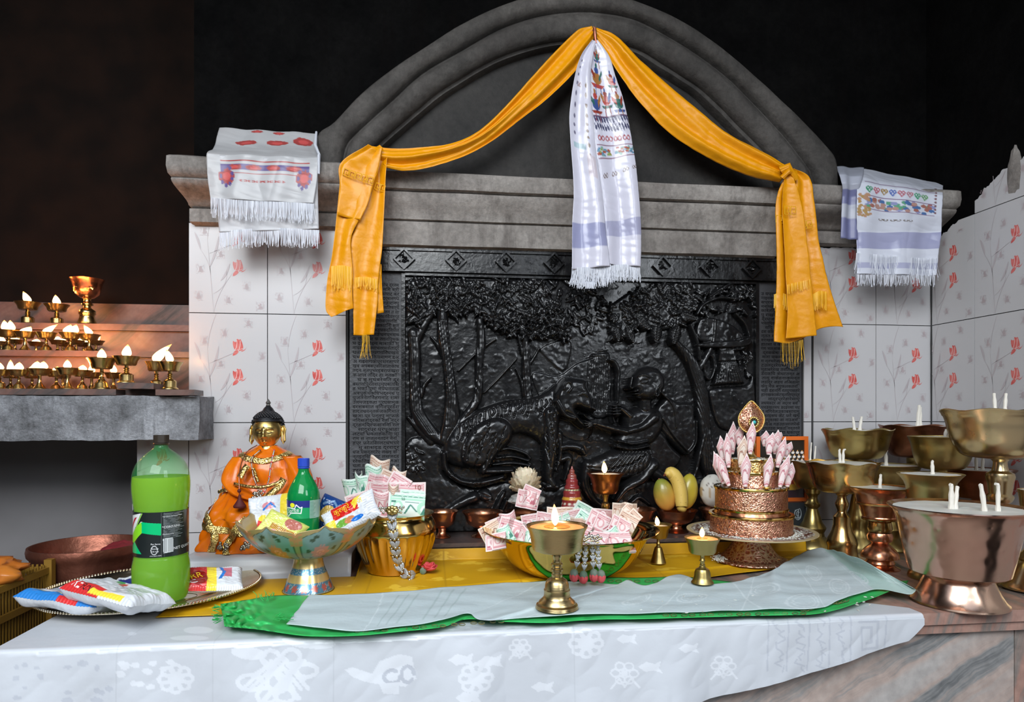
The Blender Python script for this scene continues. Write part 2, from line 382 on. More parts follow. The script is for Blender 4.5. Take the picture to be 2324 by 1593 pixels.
# printed wall tiles: real tiles with gaps, flower prints are part of each tile's glaze
TW, THT = 0.203, 0.2866
def arc(p0, p1, p2, n=10):
    return [((1-t)**2*p0[0]+2*t*(1-t)*p1[0]+t*t*p2[0], (1-t)**2*p0[1]+2*t*(1-t)*p1[1]+t*t*p2[1]) for t in np.linspace(0, 1, n)]
def tulip(cx, cy, s, flip):
    """list of (polygon, material) in tile units"""
    def T(p): 
        x, y = p; y = -y if flip else y
        return (cx + s*(x*0.94 - y*0.34*(-1 if flip else 1)), cy + s*(y*0.94 + x*0.34*(-1 if flip else 1)))
    out = []
    body = arc((-.55,-.1), (-.6,.55), (-.35,.95)) + arc((-.35,.95), (-.15,.6), (0,.75), 5) + arc((0,.75),(.1,1.0),(.2,1.02),4) + arc((.2,1.02),(.35,.75),(.55,.85),4) + arc((.55,.85), (.65,.2), (.45,-.35)) + arc((.45,-.35), (0,-.7), (-.55,-.1))
    out.append(([T(p) for p in body], 1))
    leaf = arc((-.35,-.25), (-.8,-.25), (-1.0,-.75), 6) + arc((-1.0,-.75), (-.5,-.85), (-.15,-.5), 6)
    out.append(([T(p) for p in leaf], 1))
    leaf = arc((.2,-.5), (.7,-.6), (.95,-.2), 6) + arc((.95,-.2), (.6,-.75), (.1,-.6), 6)
    out.append(([T(p) for p in leaf], 1))
    for c in (arc((-.5,-.15), (-.1,.1), (.1,.85), 8), arc((-.2,-.45), (.25,.0), (.45,.7), 8), arc((-.55,-.2),(0,-.35),(.5,-.3),8)):
        w = .018; out.append(([T((p[0]-w, p[1]+w)) for p in c] + [T((p[0]+w, p[1]-w)) for p in reversed(c)], 2))
    return out
def ribbon2(c, w):
    L_, R_ = [], []
    for i, p in enumerate(c):
        a, b = c[max(i-1, 0)], c[min(i+1, len(c)-1)]; dx, dy = b[0]-a[0], b[1]-a[1]; q = math.hypot(dx, dy) or 1
        ww = w*(1-abs(2*i/(len(c)-1)-1)**2*.8); L_.append((p[0]-dy/q*ww, p[1]+dx/q*ww)); R_.append((p[0]+dy/q*ww, p[1]-dx/q*ww))
    return L_ + R_[::-1]
tile_shapes = []
for (cx, cy, fl) in ((.130, .198, False), (.130, .120, False)):   # metres inside a tile, y up
    tile_shapes += tulip(cx, cy, .0215, fl)
for c in (arc((.068,.0), (.075,.05), (.115,.105), 12), arc((.068,.0), (.06,.10), (.052,.19), 12), arc((.06,.10), (.06,.13),(.035,.165), 8),
          arc((.066,.05), (.105,.07), (.10,.11), 8), arc((.056,.155),(.09,.17),(.125,.186),10), arc((.052,.19), (.055,.24), (.075,.2866), 10)):
    tile_shapes.append((ribbon2(c, .0007), 3))
for c in (arc((.058,.12), (.075,.16), (.08,.20), 8), arc((.085,.085),(.10,.10),(.108,.13),8), (arc((.035,.165),(.03,.19),(.02,.21),8))):
    tile_shapes.append((ribbon2(c, .0032), 3))
ghosts = [(.155,.262),(.095,.235),(.045,.215),(.19,.175),(.035,.115),(.085,.155),(.150,.072),(.105,.035),(.03,.045),(.185,.02)]
for gx, gy in ghosts:      # small dotted seated-figure prints
    r_ = random.Random(int(gx*1000+gy*77))
    for i in range(9):
        for j in range(10):
            x_, y_ = gx-.0105+i*.0025, gy-.012+j*.0026
            ins = (abs(x_-gx) < .0042*(1-(y_-gy)/.02) and abs(y_-gy) < .008)
            if ins or r_.random() < .5:
                w = .0010 if ins else .00062
                tile_shapes.append(([(x_-w,y_-w),(x_+w,y_-w),(x_+w,y_+w),(x_-w,y_+w)], 4))
def clip(poly, x0, y0, x1, y1):
    for ax, lim, sg in ((0, x0, 1), (0, x1, -1), (1, y0, 1), (1, y1, -1)):
        out = []
        for i in range(len(poly)):
            a, b_ = poly[i-1], poly[i]; ia, ib = (a[ax]-lim)*sg >= 0, (b_[ax]-lim)*sg >= 0
            if ia != ib:
                t = (lim-a[ax])/((b_[ax]-a[ax]) or 1e-9); out.append((a[0]+t*(b_[0]-a[0]), a[1]+t*(b_[1]-a[1])))
            if ib: out.append(b_)
        poly = out
        if len(poly) < 3: return None
    return poly
def tiles(mb, P, s0, s1, z0, z1, sorg, zorg, topfn=None, ghost=True, flip=False):
    """P(s, z, off) -> point. tiles of TW x THT, one corner at (sorg, zorg)"""
    g = .0011
    for i in range(int(math.floor((s0-sorg)/TW)), int(math.ceil((s1-sorg)/TW))):
        for j in range(int(math.floor((z0-zorg)/THT)), int(math.ceil((z1-zorg)/THT))):
            a0, a1 = max(sorg+i*TW, s0)+g, min(sorg+(i+1)*TW, s1)-g; c0, c1 = max(zorg+j*THT, z0)+g, min(zorg+(j+1)*THT, z1)-g
            if a1-a0 < .004 or c1-c0 < .004: continue
            if topfn is None or topfn((a0+a1)/2) > c1+.03 or c0 > z1-.5 and False:
                top = [(a1, c1), (a0, c1)]
            else:
                top = [(s, min(c1, topfn(s))) for s in np.linspace(a1, a0, 60)]
                if min(t[1] for t in top) < c0+.004: continue
            n = len(top)+2; poly = [(a0, c0), (a1, c0)] + top
            vs = [P(p[0], p[1], .0) for p in poly] + [P(p[0], p[1], .004) for p in poly]
            fs = [tuple(range(n, 2*n))] + [(k, (k+1) % n, n+(k+1) % n, n+k) for k in range(n)]
            mb.add(vs, fs, 0)
            for sh, m in tile_shapes:
                q = [((TW-x if flip else x)+sorg+i*TW, y+zorg+j*THT) for x, y in sh]
                q = clip(q, a0, c0, a1, min(c1, (topfn((a0+a1)/2)-.006) if topfn else c1))
                if q: mb.add([P(p[0], p[1], .0042+.00015*m) for p in q], [tuple(range(len(q)))], m)
TM = [M['tile'], M['tulip'], M['tulip_line'], M['stem_print'], M['ghost_print'], M['grout']]
pb = lambda s, z, o: Vector((s, YT+.004-o, z))
zrow = 1.268 + (HY-959)/F*1.74                      # the grout line near eye height
def jag(z, a=.007):
    return lambda s: z + a*noise.noise(Vector((s*30, 1, 0))) + .5*a*noise.noise(Vector((s*110, 5, 0)))
b = MB(); b.box((XL, YT+.004, STEP-.05), (XP0, 1.84, 1.80), 5); b.box((XL2, YT+.004, 0.5), (XL, 2.09, 1.205), 5)
tiles(b, pb, XL, XP0, .5, 1.79, onY(607, 700, YT).x - 2*TW, zrow, jag(1.768))
tiles(b, pb, XL2, XL, .5, 1.205, onY(436, 1100, YT).x - TW, zrow)
struct('wall_left_pillar', b, TM, smooth=False)
b = MB(); b.box((XP1-.002, YT+.004, 0.5), (XR, 1.84, 1.79), 5)
tiles(b, pb, onY(1846, 800, YT).x, XR-.004, .5, 1.79, onY(1988, 800, YT).x - TW, zrow, jag(1.757))
tiles(b, pb, XP1, onY(1846, 800, YT).x, .5, 1.79, onY(1988, 800, YT).x-2*TW, zrow, jag(1.757))
struct('wall_right_pillar', b, TM, smooth=False)
b = MB(); b.box((XR, -0.6, 0), (XR+.1, 1.84, 3.0), 0); struct('wall_right', b, M['soot'], smooth=False)
b = MB(); pr = lambda s, z, o: Vector((XR-.002-o, YT-s, z))
sR = YT - onX(2216, 800, XR).y
tiles(b, pr, 0.0, sR-TW, .5, 2.1, sR-2*TW, zrow, lambda s: tile_top_right(YT-s), flip=False)
tiles(b, pr, sR-TW, 1.2, .5, 2.2, sR-TW, zrow, lambda s: tile_top_right(YT-s), flip=False)
struct('wall_right_tiles', b, TM, smooth=False)
# dirty corner bead between back and right wall, broken tile hole patch higher up
b = MB(); b.tube([(XR-.006, YT-.004, z) for z in np.linspace(.6, 1.76, 30)], [0.0028+.0012*noise.noise(Vector((0, 0, i*3.1))) for i in range(30)], 6)
struct('trim_corner', b, M['grout'])
b = MB(); c = onX(2306, 385, XR)
ptch = []
for k in range(26):
    a = 2*math.pi*k/26; rr = 1+.3*noise.noise(Vector((math.cos(a)*2, math.sin(a)*2, 4)))
    ptch.append((XR-.006, c.y+.020*rr*math.cos(a)*(1-.35*math.sin(a)), c.z+.062*rr*math.sin(a)))
b.add([(XR-.016, c.y, c.z)] + ptch + [(XR, p[1], p[2]) for p in ptch], [(0, 1+(k+1) % 26, 1+k) for k in range(26)] + [(1+k, 1+(k+1) % 26, 27+(k+1) % 26, 27+k) for k in range(26)])
struct('trim_plaster_patch', b, M['plaster'])

# ------------------------------------------------------------------ entablature and arched pediment
ZT = 1.905
def prof_extrude(mb, prof, x0, x1, n=24, m=0, rough=.0014):
    """prof: list of (Y, Z) from the top back, round the front, to the bottom back"""
    k = len(prof); vs = []
    for i, x_ in enumerate(np.linspace(x0, x1, n)):
        for (y_, z_) in prof:
            q = noise.noise(Vector((x_*9, y_*20, z_*20)))
            vs.append((x_, y_+rough*q, z_+rough*noise.noise(Vector((x_*7, 9, z_*15)))))
    fs = [(i*k+j, i*k+j+1, (i+1)*k+j+1, (i+1)*k+j) for i in range(n-1) for j in range(k-1)]
    fs.append(tuple(range(k))); fs.append(tuple((n-1)*k+j for j in reversed(range(k))))
    mb.add(vs, fs, m)
def cyma(y0, z0, y1, z1, n=9, bulge=.5):
    out = []
    for t in np.linspace(0, 1, n):
        s = t*t*(3-2*t); out.append((y0+(y1-y0)*s, z0+(z1-z0)*t))
    return out
ctr = [(1.84, ZT), (1.756, ZT), (1.745, ZT-.004), (1.742, ZT-.03), (1.748, ZT-.046), (1.765, ZT-.050)] + cyma(1.755, ZT-.053, 1.778, ZT-.118) + \
      [(1.789, ZT-.120), (1.782, ZT-.124), (1.783, ZT-.185), (1.80, ZT-.189), (1.84, ZT-.189)]
def cap(yf):
    return [(1.84, ZT), (yf+.012, ZT), (yf+.002, ZT-.006), (yf, ZT-.030), (yf+.006, ZT-.046), (yf+.020, ZT-.052)] + cyma(yf+.018, ZT-.056, yf+.085, ZT-.100) + \
      [(1.797, ZT-.104), (1.788, ZT-.108), (1.788, ZT-.141), (1.80, ZT-.145), (1.84, ZT-.145)]
xa, xb = onY(376, 380, 1.70).x, onY(812, 380, 1.70).x
xc = onY(1790, 420, 1.70).x
b = MB(); prof_extrude(b, ctr, xb-.01, xc+.01)
struct('trim_cornice', b, M['plaster'], ang=50)
b = MB()
# the left capital tapers at its free end with the moulding
pf = cap(1.70); n = 20; k = len(pf); vs = []
for i, t in enumerate(np.linspace(0, 1, n)):
    for (y_, z_) in pf:
        end = xa + (y_-1.70)*0.28
        x_ = end+(xb-end)*t; vs.append((x_, y_+.0018*noise.noise(Vector((x_*14, y_*20, z_*20))), z_+.0016*noise.noise(Vector((x_*12, 3, z_*9)))))
b.add(vs, [(i*k+j, i*k+j+1, (i+1)*k+j+1, (i+1)*k+j) for i in range(n-1) for j in range(k-1)] + [tuple(range(k)), tuple((n-1)*k+j for j in reversed(range(k)))])
struct('trim_capital_left', b, M['plaster'], ang=50)
b = MB(); prof_extrude(b, cap(1.70), xc, XR); struct('trim_capital_right', b, M['plaster'], ang=50)
# arch
outer = [(722,372),(722,311),(758,283),(815,222),(885,165),(960,115),(1046,61),(1133,20),(1220,-8),(1310,-18),(1380,-8),(1440,9),(1490,28),(1547,55),(1613,98),(1677,150),(1752,217),(1815,277),(1873,338),(1893,366),(1898,404)]
mid = [(776,372),(786,330),(807,303),(845,268),(890,228),(960,165),(1046,115),(1133,66),(1220,37),(1310,26),(1380,30),(1440,43),(1485,64),(1527,87),(1570,114),(1613,144),(1657,180),(1700,222),(1745,270),(1800,332),(1852,404)]
inner = [(838,372),(852,344),(867,329),(905,295),(960,248),(1002,214),(1046,185),(1090,159),(1133,136),(1186,116),(1240,101),(1300,94),(1370,96),(1440,112),(1498,147),(1541,174),(1584,202),(1628,243),(1671,286),(1729,344),(1778,404)]
NA = 90
co, cm_, ci = cr_(outer, NA), cr_(mid, NA), cr_(inner, NA)
sec = [(0, 1.838), (0.0, 1.745), (0.03, 1.732), (0.12, 1.726), (.5, 1.722), (.82, 1.728), (.93, 1.738), (.99, 1.750), (1.05, 1.749), (1.12, 1.738), (1.3, 1.730), (1.6, 1.736), (1.78, 1.748), (1.80, 1.764), (1.86, 1.766), (1.93, 1.764), (1.97, 1.772), (2.0, 1.795), (2.0, 1.838)]
vs = []
for i in range(NA):
    for s, Y_ in sec:
        p = co[i]+(cm_[i]-co[i])*s if s <= 1 else cm_[i]+(ci[i]-cm_[i])*(s-1)
        q = onY(p[0], p[1], 1.745); q.y = Y_
        nv = noise.noise(q*14)
        q.y += .0022*nv if Y_ < 1.79 else 0
        if i in (0, NA-1): q.z = ZT-.002
        vs.append(q)
k = len(sec)
b = MB(); b.add(vs, [(i*k+j, (i+1)*k+j, (i+1)*k+j+1, i*k+j+1) for i in range(NA-1) for j in range(k-1)] + [tuple(range(k)), tuple((NA-1)*k+j for j in reversed(range(k)))])
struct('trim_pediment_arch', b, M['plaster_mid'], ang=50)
pts = [onY(p[0], p[1], 1.745) for p in ci]
n = len(pts); vs = []
for q in pts:
    for t in np.linspace(0, 1, 14):
        z_ = ZT-.004+(max(q.z, ZT)-ZT+.006)*t; vs.append((q.x, 1.79+.003*noise.noise(Vector((q.x*5, 0, z_*5))), z_))
b = MB(); b.add(vs, [(i*14+j, (i+1)*14+j, (i+1)*14+j+1, i*14+j+1) for i in range(n-1) for j in range(13)])
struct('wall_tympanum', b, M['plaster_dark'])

# ------------------------------------------------------------------ altar counter, step and lamp shelf
XCL = onZ(300, 1310, COUNTER).x; YF = 1.118
YTOP = COUNTER
cnt = empty('altar_counter', (0.4, 1.45, 0), 0, 'marble altar counter with pink grey-veined top and diagonally veined front, running to the right wall', 'counter')
def part(mb, name, m, parent, **k):
    o = mb.build(name, m, parent, **k)
    o.matrix_parent_inverse = parent.matrix_basis.inverted() if False else Matrix.Translation(-parent.location)
    return o
b = MB(); b.box((XCL, YF, COUNTER-.022), (XR-.007, YT+.002, COUNTER)); part(b, 'top_slab', M['marble_pink'], cnt, smooth=False)
b = MB(); b.box((XCL+.004, YF+.006, COUNTER-.040), (XR-.007, YF+.05, COUNTER-.0235)); part(b, 'edge_strip', M['marble_pink'], cnt, smooth=False)
xj = onY(2302, 1500, YF+.02).x
b = MB(); b.box((XCL+.01, YF+.020, 0.0), (xj-.001, YT, COUNTER-.041)); part(b, 'front_panel', M['marble_front'], cnt, smooth=False)
b = MB(); b.box((xj+.001, YF+.020, 0.0), (XR-.007, YT, COUNTER-.041)); part(b, 'front_panel', M['marble_pink'], cnt, smooth=False)
YS = 1.655
stp = empty('stone_step', (0.42, 1.75, COUNTER), 0, 'low marble step along the foot of the black relief, carrying the copper bowls', 'step')
xs0, xs1 = XP0+.045, onY(1812, 1230, YS).x
b = MB(); b.box((xs0, YS, STEP-.010), (xs1, 1.822, STEP)); part(b, 'tread', M['marble_step'], stp, smooth=False)
b = MB(); b.box((xs0+.005, YS+.008, COUNTER+.0002), (xs1-.003, YT, STEP-.0105)); part(b, 'riser', M['marble_front'], stp, smooth=False)
# white block under the statue
x0, x1 = onZ(442, 1300, COUNTER).x, xs0-.004
def cushion(u, v):
    x_ = x0+(x1-x0)*u; t = v*1.0
    path = [(YT-.002, STEP), (1.60, STEP+.002), (1.545, STEP+.0015), (1.532, STEP-.012), (1.525, COUNTER+.012), (1.515, COUNTER+.003)]
    p = cr_(path, 40)[int(round(t*39))]
    w = noise.noise(Vector((x_*7, t*3, 0)))
    return Vector((x_, p[0]+.004*w, p[1]+.002*noise.noise(Vector((x_*9, t*5, 7)))))
o = sheet('ledge_cloth', cushion, 40, 40, M['marble_white'], thick=.002)
tag(o, 'plain white cloth laid over the ledge beneath the robed statue', 'cloth')
b = MB(); b.box((x0+.006, 1.552, COUNTER+.0002), (x1-.006, YT, STEP-.006))
tag(b.build('stone_ledge', M['marble_front'], smooth=False), 'low stone ledge under the white cloth, beneath the robed statue', 'ledge')

# lamp shelf in the alcove
sh = empty('lamp_shelf', (-1.2, 1.9, 1.2), 0, 'stepped marble shelf on a rough concrete beam, crowded with burning butter lamps', 'shelf')
xe = onY(452, 950, 1.70).x
def rough_box(lo, hi, nx, nz, ny=6, amp=.004, sc_=9):
    mb = MB(); (a, b_, c), (d, e_, f) = lo, hi
    def q(p):
        v = Vector(p); w = noise.noise_vector(v*sc_)*amp + noise.noise_vector(v*sc_*5)*amp*.4
        return v+w
    def face(P, n1, n2):
        mb.add([q(P(i/(n1-1), j/(n2-1))) for j in range(n2) for i in range(n1)], grid_faces(n1, n2))
    face(lambda u, v: (a+(d-a)*u, b_, c+(f-c)*v), nx, nz); face(lambda u, v: (d, b_+(e_-b_)*u, c+(f-c)*v), ny*3, nz)
    face(lambda u, v: (d-(d-a)*u, b_+(e_-b_)*v, c), nx, ny*3); face(lambda u, v: (a+(d-a)*u, b_+(e_-b_)*v, f), nx, ny*3)
    face(lambda u, v: (a, e_-(e_-b_)*u, c+(f-c)*v), ny*3, nz)
    return mb
zb0, zb1 = 1.205, 1.313
part(rough_box((-2.05, 1.70, zb0), (xe, 1.807, zb1), 150, 18), 'concrete_beam', M['concrete'], sh)
b = MB(); b.box((-2.05, 1.82, zb0+.01), (XL-.002, 2.23, zb1-.002)); part(b, 'concrete_deck', M['concrete'], sh, smooth=False)
xt = XL-.006
z1, z2, z3 = 1.3286, 1.436, 1.531
x_a = onY(264, 890, 1.70).x
for nm, lo, hi in (('tread', (-2.05, 1.698, z1-.0145), (x_a, 1.88, z1)), ('tread', (x_a+.001, 1.745, z1-.0145), (xt, 1.88, z1)),
                   ('riser', (-2.05, 1.882, z1), (xt, 1.90, z2-.016)), ('tread', (-2.05, 1.872, z2-.0155), (xt, 2.06, z2)),
                   ('riser', (-2.05, 2.062, z2), (xt, 2.08, z3-.019)), ('tread', (-2.05, 2.052, z3-.0185), (xt, 2.225, z3)),
                   ('back_band', (-2.05, 2.226, z3), (xt, 2.24, 1.617))):
    b = MB(); b.box(lo, hi); part(b, nm, M['marble_step'], sh, smooth=False)
bx = rough_box((onY(268, 880, 1.69).x, 1.685, z1+.0005), (onY(350, 880, 1.69).x, 1.76, z1+.0145), 10, 4, 3, .0015)
tag(bx.build('marble_offcut', M['marble_step']), 'loose pinkish marble offcut on the lamp shelf, under the tall lamp', 'stone')
bx = rough_box((onY(351, 890, 1.675).x, 1.678, z1-.0145), (onY(440, 890, 1.675).x, 1.742, z1-.001), 10, 4, 3, .0015)
tag(bx.build('marble_offcut', M['marble_step']), 'loose marble offcut at the right end of the concrete beam, under the last lamp', 'stone')
# ------------------------------------------------------------------ black carved relief
YR = 1.822
A0, A1 = onY(920, 900, YR).x, onY(1711, 900, YR).x
B0, B1 = STEP+.0005, onY(1200, 634, YR).z
rel = empty('carved_relief', ((A0+A1)/2, YR, B0), 0, 'large glossy black carved relief of a tigress licking a seated figure among trees', 'relief')
KP = 0.001195                                       # metres per photo pixel on this plane
NX, NZ = 600, 440
gx = np.linspace(A0, A1, NX); gz = np.linspace(B0, B1, NZ)
GX, GZ = np.meshgrid(gx, gz)
H = np.zeros_like(GX); ID = np.zeros(GX.shape, int)
def W5(p): q = onY(920+p[0]/2.748, 620+p[1]/2.748, YR); return (q.x, q.z)
def W6(p): q = onY(1300+p[0]/2.747, 620+p[1]/2.747, YR); return (q.x, q.z)
KR = KP/2.748
def win(pts, r):
    xs = [p[0] for p in pts]; zs = [p[1] for p in pts]
    i0, i1 = np.searchsorted(gx, [min(xs)-r, max(xs)+r]); j0, j1 = np.searchsorted(gz, [min(zs)-r, max(zs)+r])
    return slice(max(j0, 0), j1+1), slice(max(i0, 0), i1+1)
def put(S, h, m, i, add=False):
    cur = H[S]
    if add: cur[m] += h[m]
    else:
        mm = m & (h > cur); cur[mm] = h[mm]
        if i is not None: ID[S][mm] = i
    H[S] = cur
def cap_(pts, rad, h, i=None, W=W5, smooth=True, base=.35, rough=.0):
    """raised rounded stroke"""
    if smooth and len(pts) > 2:
        q = np.column_stack([np.array(pts, float), np.interp(np.linspace(0, 1, len(pts)), np.linspace(0, 1, len(rad)), rad)])
        q = cr_(q, len(pts)*7); pts = q[:, :2]; rad = q[:, 2]
    else: rad = np.interp(np.linspace(0, 1, len(pts)), np.linspace(0, 1, len(rad)), rad)
    P = [W(p) for p in pts]; Rm = max(rad)*KR; S = win(P, Rm+.002)
    X, Y = GX[S], GZ[S]; best = np.zeros_like(X)
    for k in range(len(P)-1):
        d, t = segd(X, Y, P[k], P[k+1]); r = (rad[k]+(rad[k+1]-rad[k])*t)*KR
        q = d/r; best = np.maximum(best, np.where(q < 1, base+(1-base)*np.sqrt(np.clip(1-q*q, 0, 1)), 0))
    put(S, best*h*(1 if not rough else 1), best > 0, i)
def poly_(pts, h, edge, i=None, W=W5, base=.3, smooth=True, top=None):
    if smooth: 
        q = list(pts)+[pts[0]]; P_ = np.array([q[-2]]+q+[q[1]], float)
        q = cr_(P_, len(P_)*5)[5:-5]; pts = [tuple(a) for a in q]
    P = [W(p) for p in pts]; S = win(P, .002); X, Y = GX[S], GZ[S]; ins = inpoly(X, Y, P)
    d = np.full(X.shape, 1e9)
    for a, b_ in zip(P, P[1:]+P[:1]): d = np.minimum(d, segd(X, Y, a, b_)[0])
    q = np.clip(d/(edge*KR), 0, 1); hh = h*(base+(1-base)*np.sqrt(1-(1-q)**2))
    put(S, hh, ins, i)
def groove(pts, r, dep_, W=W5, only=None):
    P = [W(p) for p in pts]; S = win(P, r*KR); X, Y = GX[S], GZ[S]; best = np.zeros_like(X)
    for a, b_ in zip(P, P[1:]):
        d, t = segd(X, Y, a, b_); best = np.maximum(best, np.clip(1-(d/(r*KR)), 0, 1))
    m = best > 0
    if only is not None: m &= np.isin(ID[S], only)
    put(S, -best*dep_, m, None, True)
def leaf_(c, ln, wd, a, h, i, W, veins=3):
    dx, dy = math.cos(a), math.sin(a)
    P = W(c); S = win([P], ln*KR*1.1); X, Y = GX[S]-P[0], GZ[S]-P[1]
    l = (X*dx-Y*dy)/(ln*KR); t = (X*dy+Y*dx)/(wd*KR)          # image-down angle
    w = np.clip(1-l*l, 0, 1)**.8; q = np.where(w > 0, np.abs(t)/np.maximum(w, 1e-3), 9)
    m = q < 1
    hh = h*(.45+.55*np.sqrt(np.clip(1-q*q, 0, 1)))*(.75+.25*l)
    hh = hh-.10*h*np.exp(-(t/.13)**2)
    if veins: hh -= .08*h*(np.sin((l*veins+np.abs(t)*1.2)*6.28) > .55)
    put(S, hh, m, i)
BG, TIG, FIG, TRL, FOL, TRR, FOR, CLK, CUB, PAV, WAT, HIL, CB2, CB3 = range(14)
# ground, hills and waterfall
poly_([(0,1080),(160,1040),(260,1130),(240,1250),(420,1340),(640,1300),(900,1340),(1160,1300),(2200,1300),(2200,1600),(0,1600)], .010, 60, HIL)
poly_([(800,620),(960,640),(1160,520),(1160,1000),(960,1000),(820,740)], .004, 30, HIL, base=.6)
poly_([(840,500),(960,620),(1000,610),(1030,430),(900,440)], .003, 20, HIL, base=.6)
poly_([(100,520),(225,500),(232,800),(200,900),(100,880),(85,700)], .008, 20, WAT, W6)
for k in range(9):
    groove([(100+k*15+6*math.sin(j*1.7+k), 520+j*42) for j in range(9)], 5, .003, W6, [WAT])
groove([(0,560),(60,530),(120,500),(230,490)], 12, .006, W6)
groove([(840,500),(930,590),(980,620),(1060,560),(1160,525)], 12, .006)
# left trees
T1 = dict(i=TRL)
cap_([(50,380),(62,520),(60,700),(75,860),(150,980),(250,1060)], [38,40,36,44,46,30], .022, TRL)
cap_([(70,420),(120,320),(180,240),(240,190)], [30,24,16], .018, TRL)
cap_([(230,240),(235,400),(262,560),(285,760),(285,900),(240,1040)], [34,40,34,42,56,40], .026, TRL)
cap_([(240,520),(200,450),(160,400)], [18,14,8], .016, TRL)
cap_([(285,900),(330,960),(420,900)], [40,30,14], .020, TRL)
cap_([(155,655),(118,700),(100,770)], [12,14,12], .013, TRL)
cap_([(460,300),(472,420),(458,560),(455,740),(420,830),(340,940)], [26,30,28,28,32,30], .022, TRL)
cap_([(480,470),(520,440),(560,415)], [12,10,7], .014, TRL)
cap_([(330,610),(370,570),(410,530),(440,500)], [8,8,7], .012, TRL)
cap_([(725,360),(748,470),(752,620),(765,780)], [26,28,30,34], .020, TRL)
cap_([(700,390),(718,470),(745,560)], [10,12,12], .015, TRL)
cap_([(745,600),(790,540),(830,470)], [14,12,10], .015, TRL)
cap_([(490,745),(580,655),(690,535)], [7,9,8], .012, TRL)
cap_([(690,600),(720,680),(735,770)], [9,9,10], .012, TRL)
cap_([(20,900),(90,980),(160,1050)], [14,20,26], .014, TRL)
# centre hanging tree, right tree
cap_([(620,430),(700,520),(755,620),(790,760),(800,900),(815,1050),(830,1180),(900,1320)], [26,34,44,44,46,44,52,60], .026, TRR, W6)
cap_([(760,620),(830,500),(860,420),(870,300)], [26,22,18,16], .020, TRR, W6)
cap_([(800,1000),(770,1120),(740,1250),(700,1330)], [20,18,20,16], .026, TRR, W6)
cap_([(840,1050),(880,1150),(950,1260)], [20,20,26], .022, TRR, W6)
cap_([(720,330),(760,440),(775,540)], [14,16,16], .022, TRR, W6)
for k in range(7):
    groove([(640+k*14+(j*26 if j < 6 else 156+(j-6)*5), 470+k*4+j*78) for j in range(12)], 4, .004, W6, [TRR])
for k in range(4):
    for x0_, pts_ in ((0, [(50,400),(60,700),(75,860),(170,1000)]), (0, [(230,300),(262,560),(285,760),(275,960)]), (0, [(460,330),(458,560),(440,800)]), (0,[(740,430),(752,620),(765,760)])):
        groove([(x_+(k-1.5)*13, y_) for x_, y_ in pts_], 3, .003, W5, [TRL])
# big rock, pavilion with pleated skirt, hat
poly_([(860,720),(1070,700),(1120,640),(1130,1000),(1000,990),(900,950),(850,800)], .010, 30, PAV, W6)
poly_([(890,470),(985,455),(1005,560),(1055,690),(855,700),(900,580)], .022, 16, PAV, W6, smooth=False)
poly_([(770,440),(1000,420),(1080,400),(1080,450),(1000,470),(780,470)], .026, 12, PAV, W6)
poly_([(770,300),(860,280),(990,330),(1050,420),(780,430)], .016, 18, PAV, W6)
for k in range(10): groove([(905+k*9, 475), (905+k*9, 550), (875+k*18, 690)], 5, .007, W6, [PAV])
groove([(890,555),(1000,550)], 5, .006, W6)
cap_([(840,510),(810,560),(815,640),(845,660),(868,600),(862,530),(840,510)], [11,11], .016, PAV, W6)
cap_([(1000,260),(1060,330),(1080,420),(1040,470),(990,480)], [10,12,10], .020, PAV, W6)
cap_([(760,260),(800,200),(900,160),(1010,170)], [14,12,10], .020, FOR, W6)
cap_([(840,150),(930,90),(1000,60)], [10,8,8], .018, FOR, W6)
rr = random.Random(3)
# foliage
def region_leaves(poly, W, n, ln, wd, h, i, vein=3, amin=0.3, amax=2.8):
    xs = [p[0] for p in poly]; ys = [p[1] for p in poly]; c = 0; pts = []
    A = np.array(poly)
    while c < n:
        x_, y_ = rr.uniform(min(xs), max(xs)), rr.uniform(min(ys), max(ys))
        if inpoly(np.array([x_]), np.array([y_]), poly)[0]: pts.append((x_, y_)); c += 1
    pts.sort(key=lambda p: -p[1])
    for p in pts:
        leaf_(p, rr.uniform(*ln), rr.uniform(*wd), rr.uniform(amin, amax), h*rr.uniform(.65, 1.1), i, W, vein)
FL = [(0,45),(850,45),(900,140),(1010,280),(1030,380),(1000,430),(900,405),(800,420),(700,370),(640,395),(520,330),(440,235),(300,290),(190,230),(90,320),(0,330)]
poly_(FL, .014, 20, FOL, smooth=False)
region_leaves(FL, W5, 430, (24,52), (8,17), .031, FOL, 2)
for c in ((720,345),(800,370),(900,330),(960,370),(850,280),(780,290),(560,290),(620,340)):
    for k in range(7): leaf_((c[0]+22*math.cos(k*.9), c[1]+22*math.sin(k*.9)), 26, 9, k*.9, .036, FOL, W5, 0)
FR = [(225,205),(330,130),(560,70),(740,60),(760,200),(700,330),(560,360),(430,330),(300,400),(225,430)]
poly_(FR, .014, 20, FOR, W6, smooth=False)
region_leaves(FR, W6, 190, (22,44), (10,18), .030, FOR, 2)
for c, a, s in (((620,390),1.95,1.0),((505,375),1.8,1.0),((340,385),1.3,.85),((260,380),1.5,.8),((420,320),.9,.8),((700,280),.4,.8)):
    leaf_(c, 74*s, 44*s, a, .038, FOR, W6, 4)
F3 = [(760,120),(1120,60),(1130,260),(1000,250),(880,240),(770,270)]
region_leaves(F3, W6, 60, (22,44), (8,15), .022, FOR, 1)
region_leaves([(870,40),(1160,40),(1160,380),(1040,330),(960,180)], W5, 40, (22,44), (8,16), .014, FOR, 1)
region_leaves([(0,100),(200,100),(180,330),(60,380),(0,340)], W6, 26, (22,50), (10,18), .014, FOR, 1)
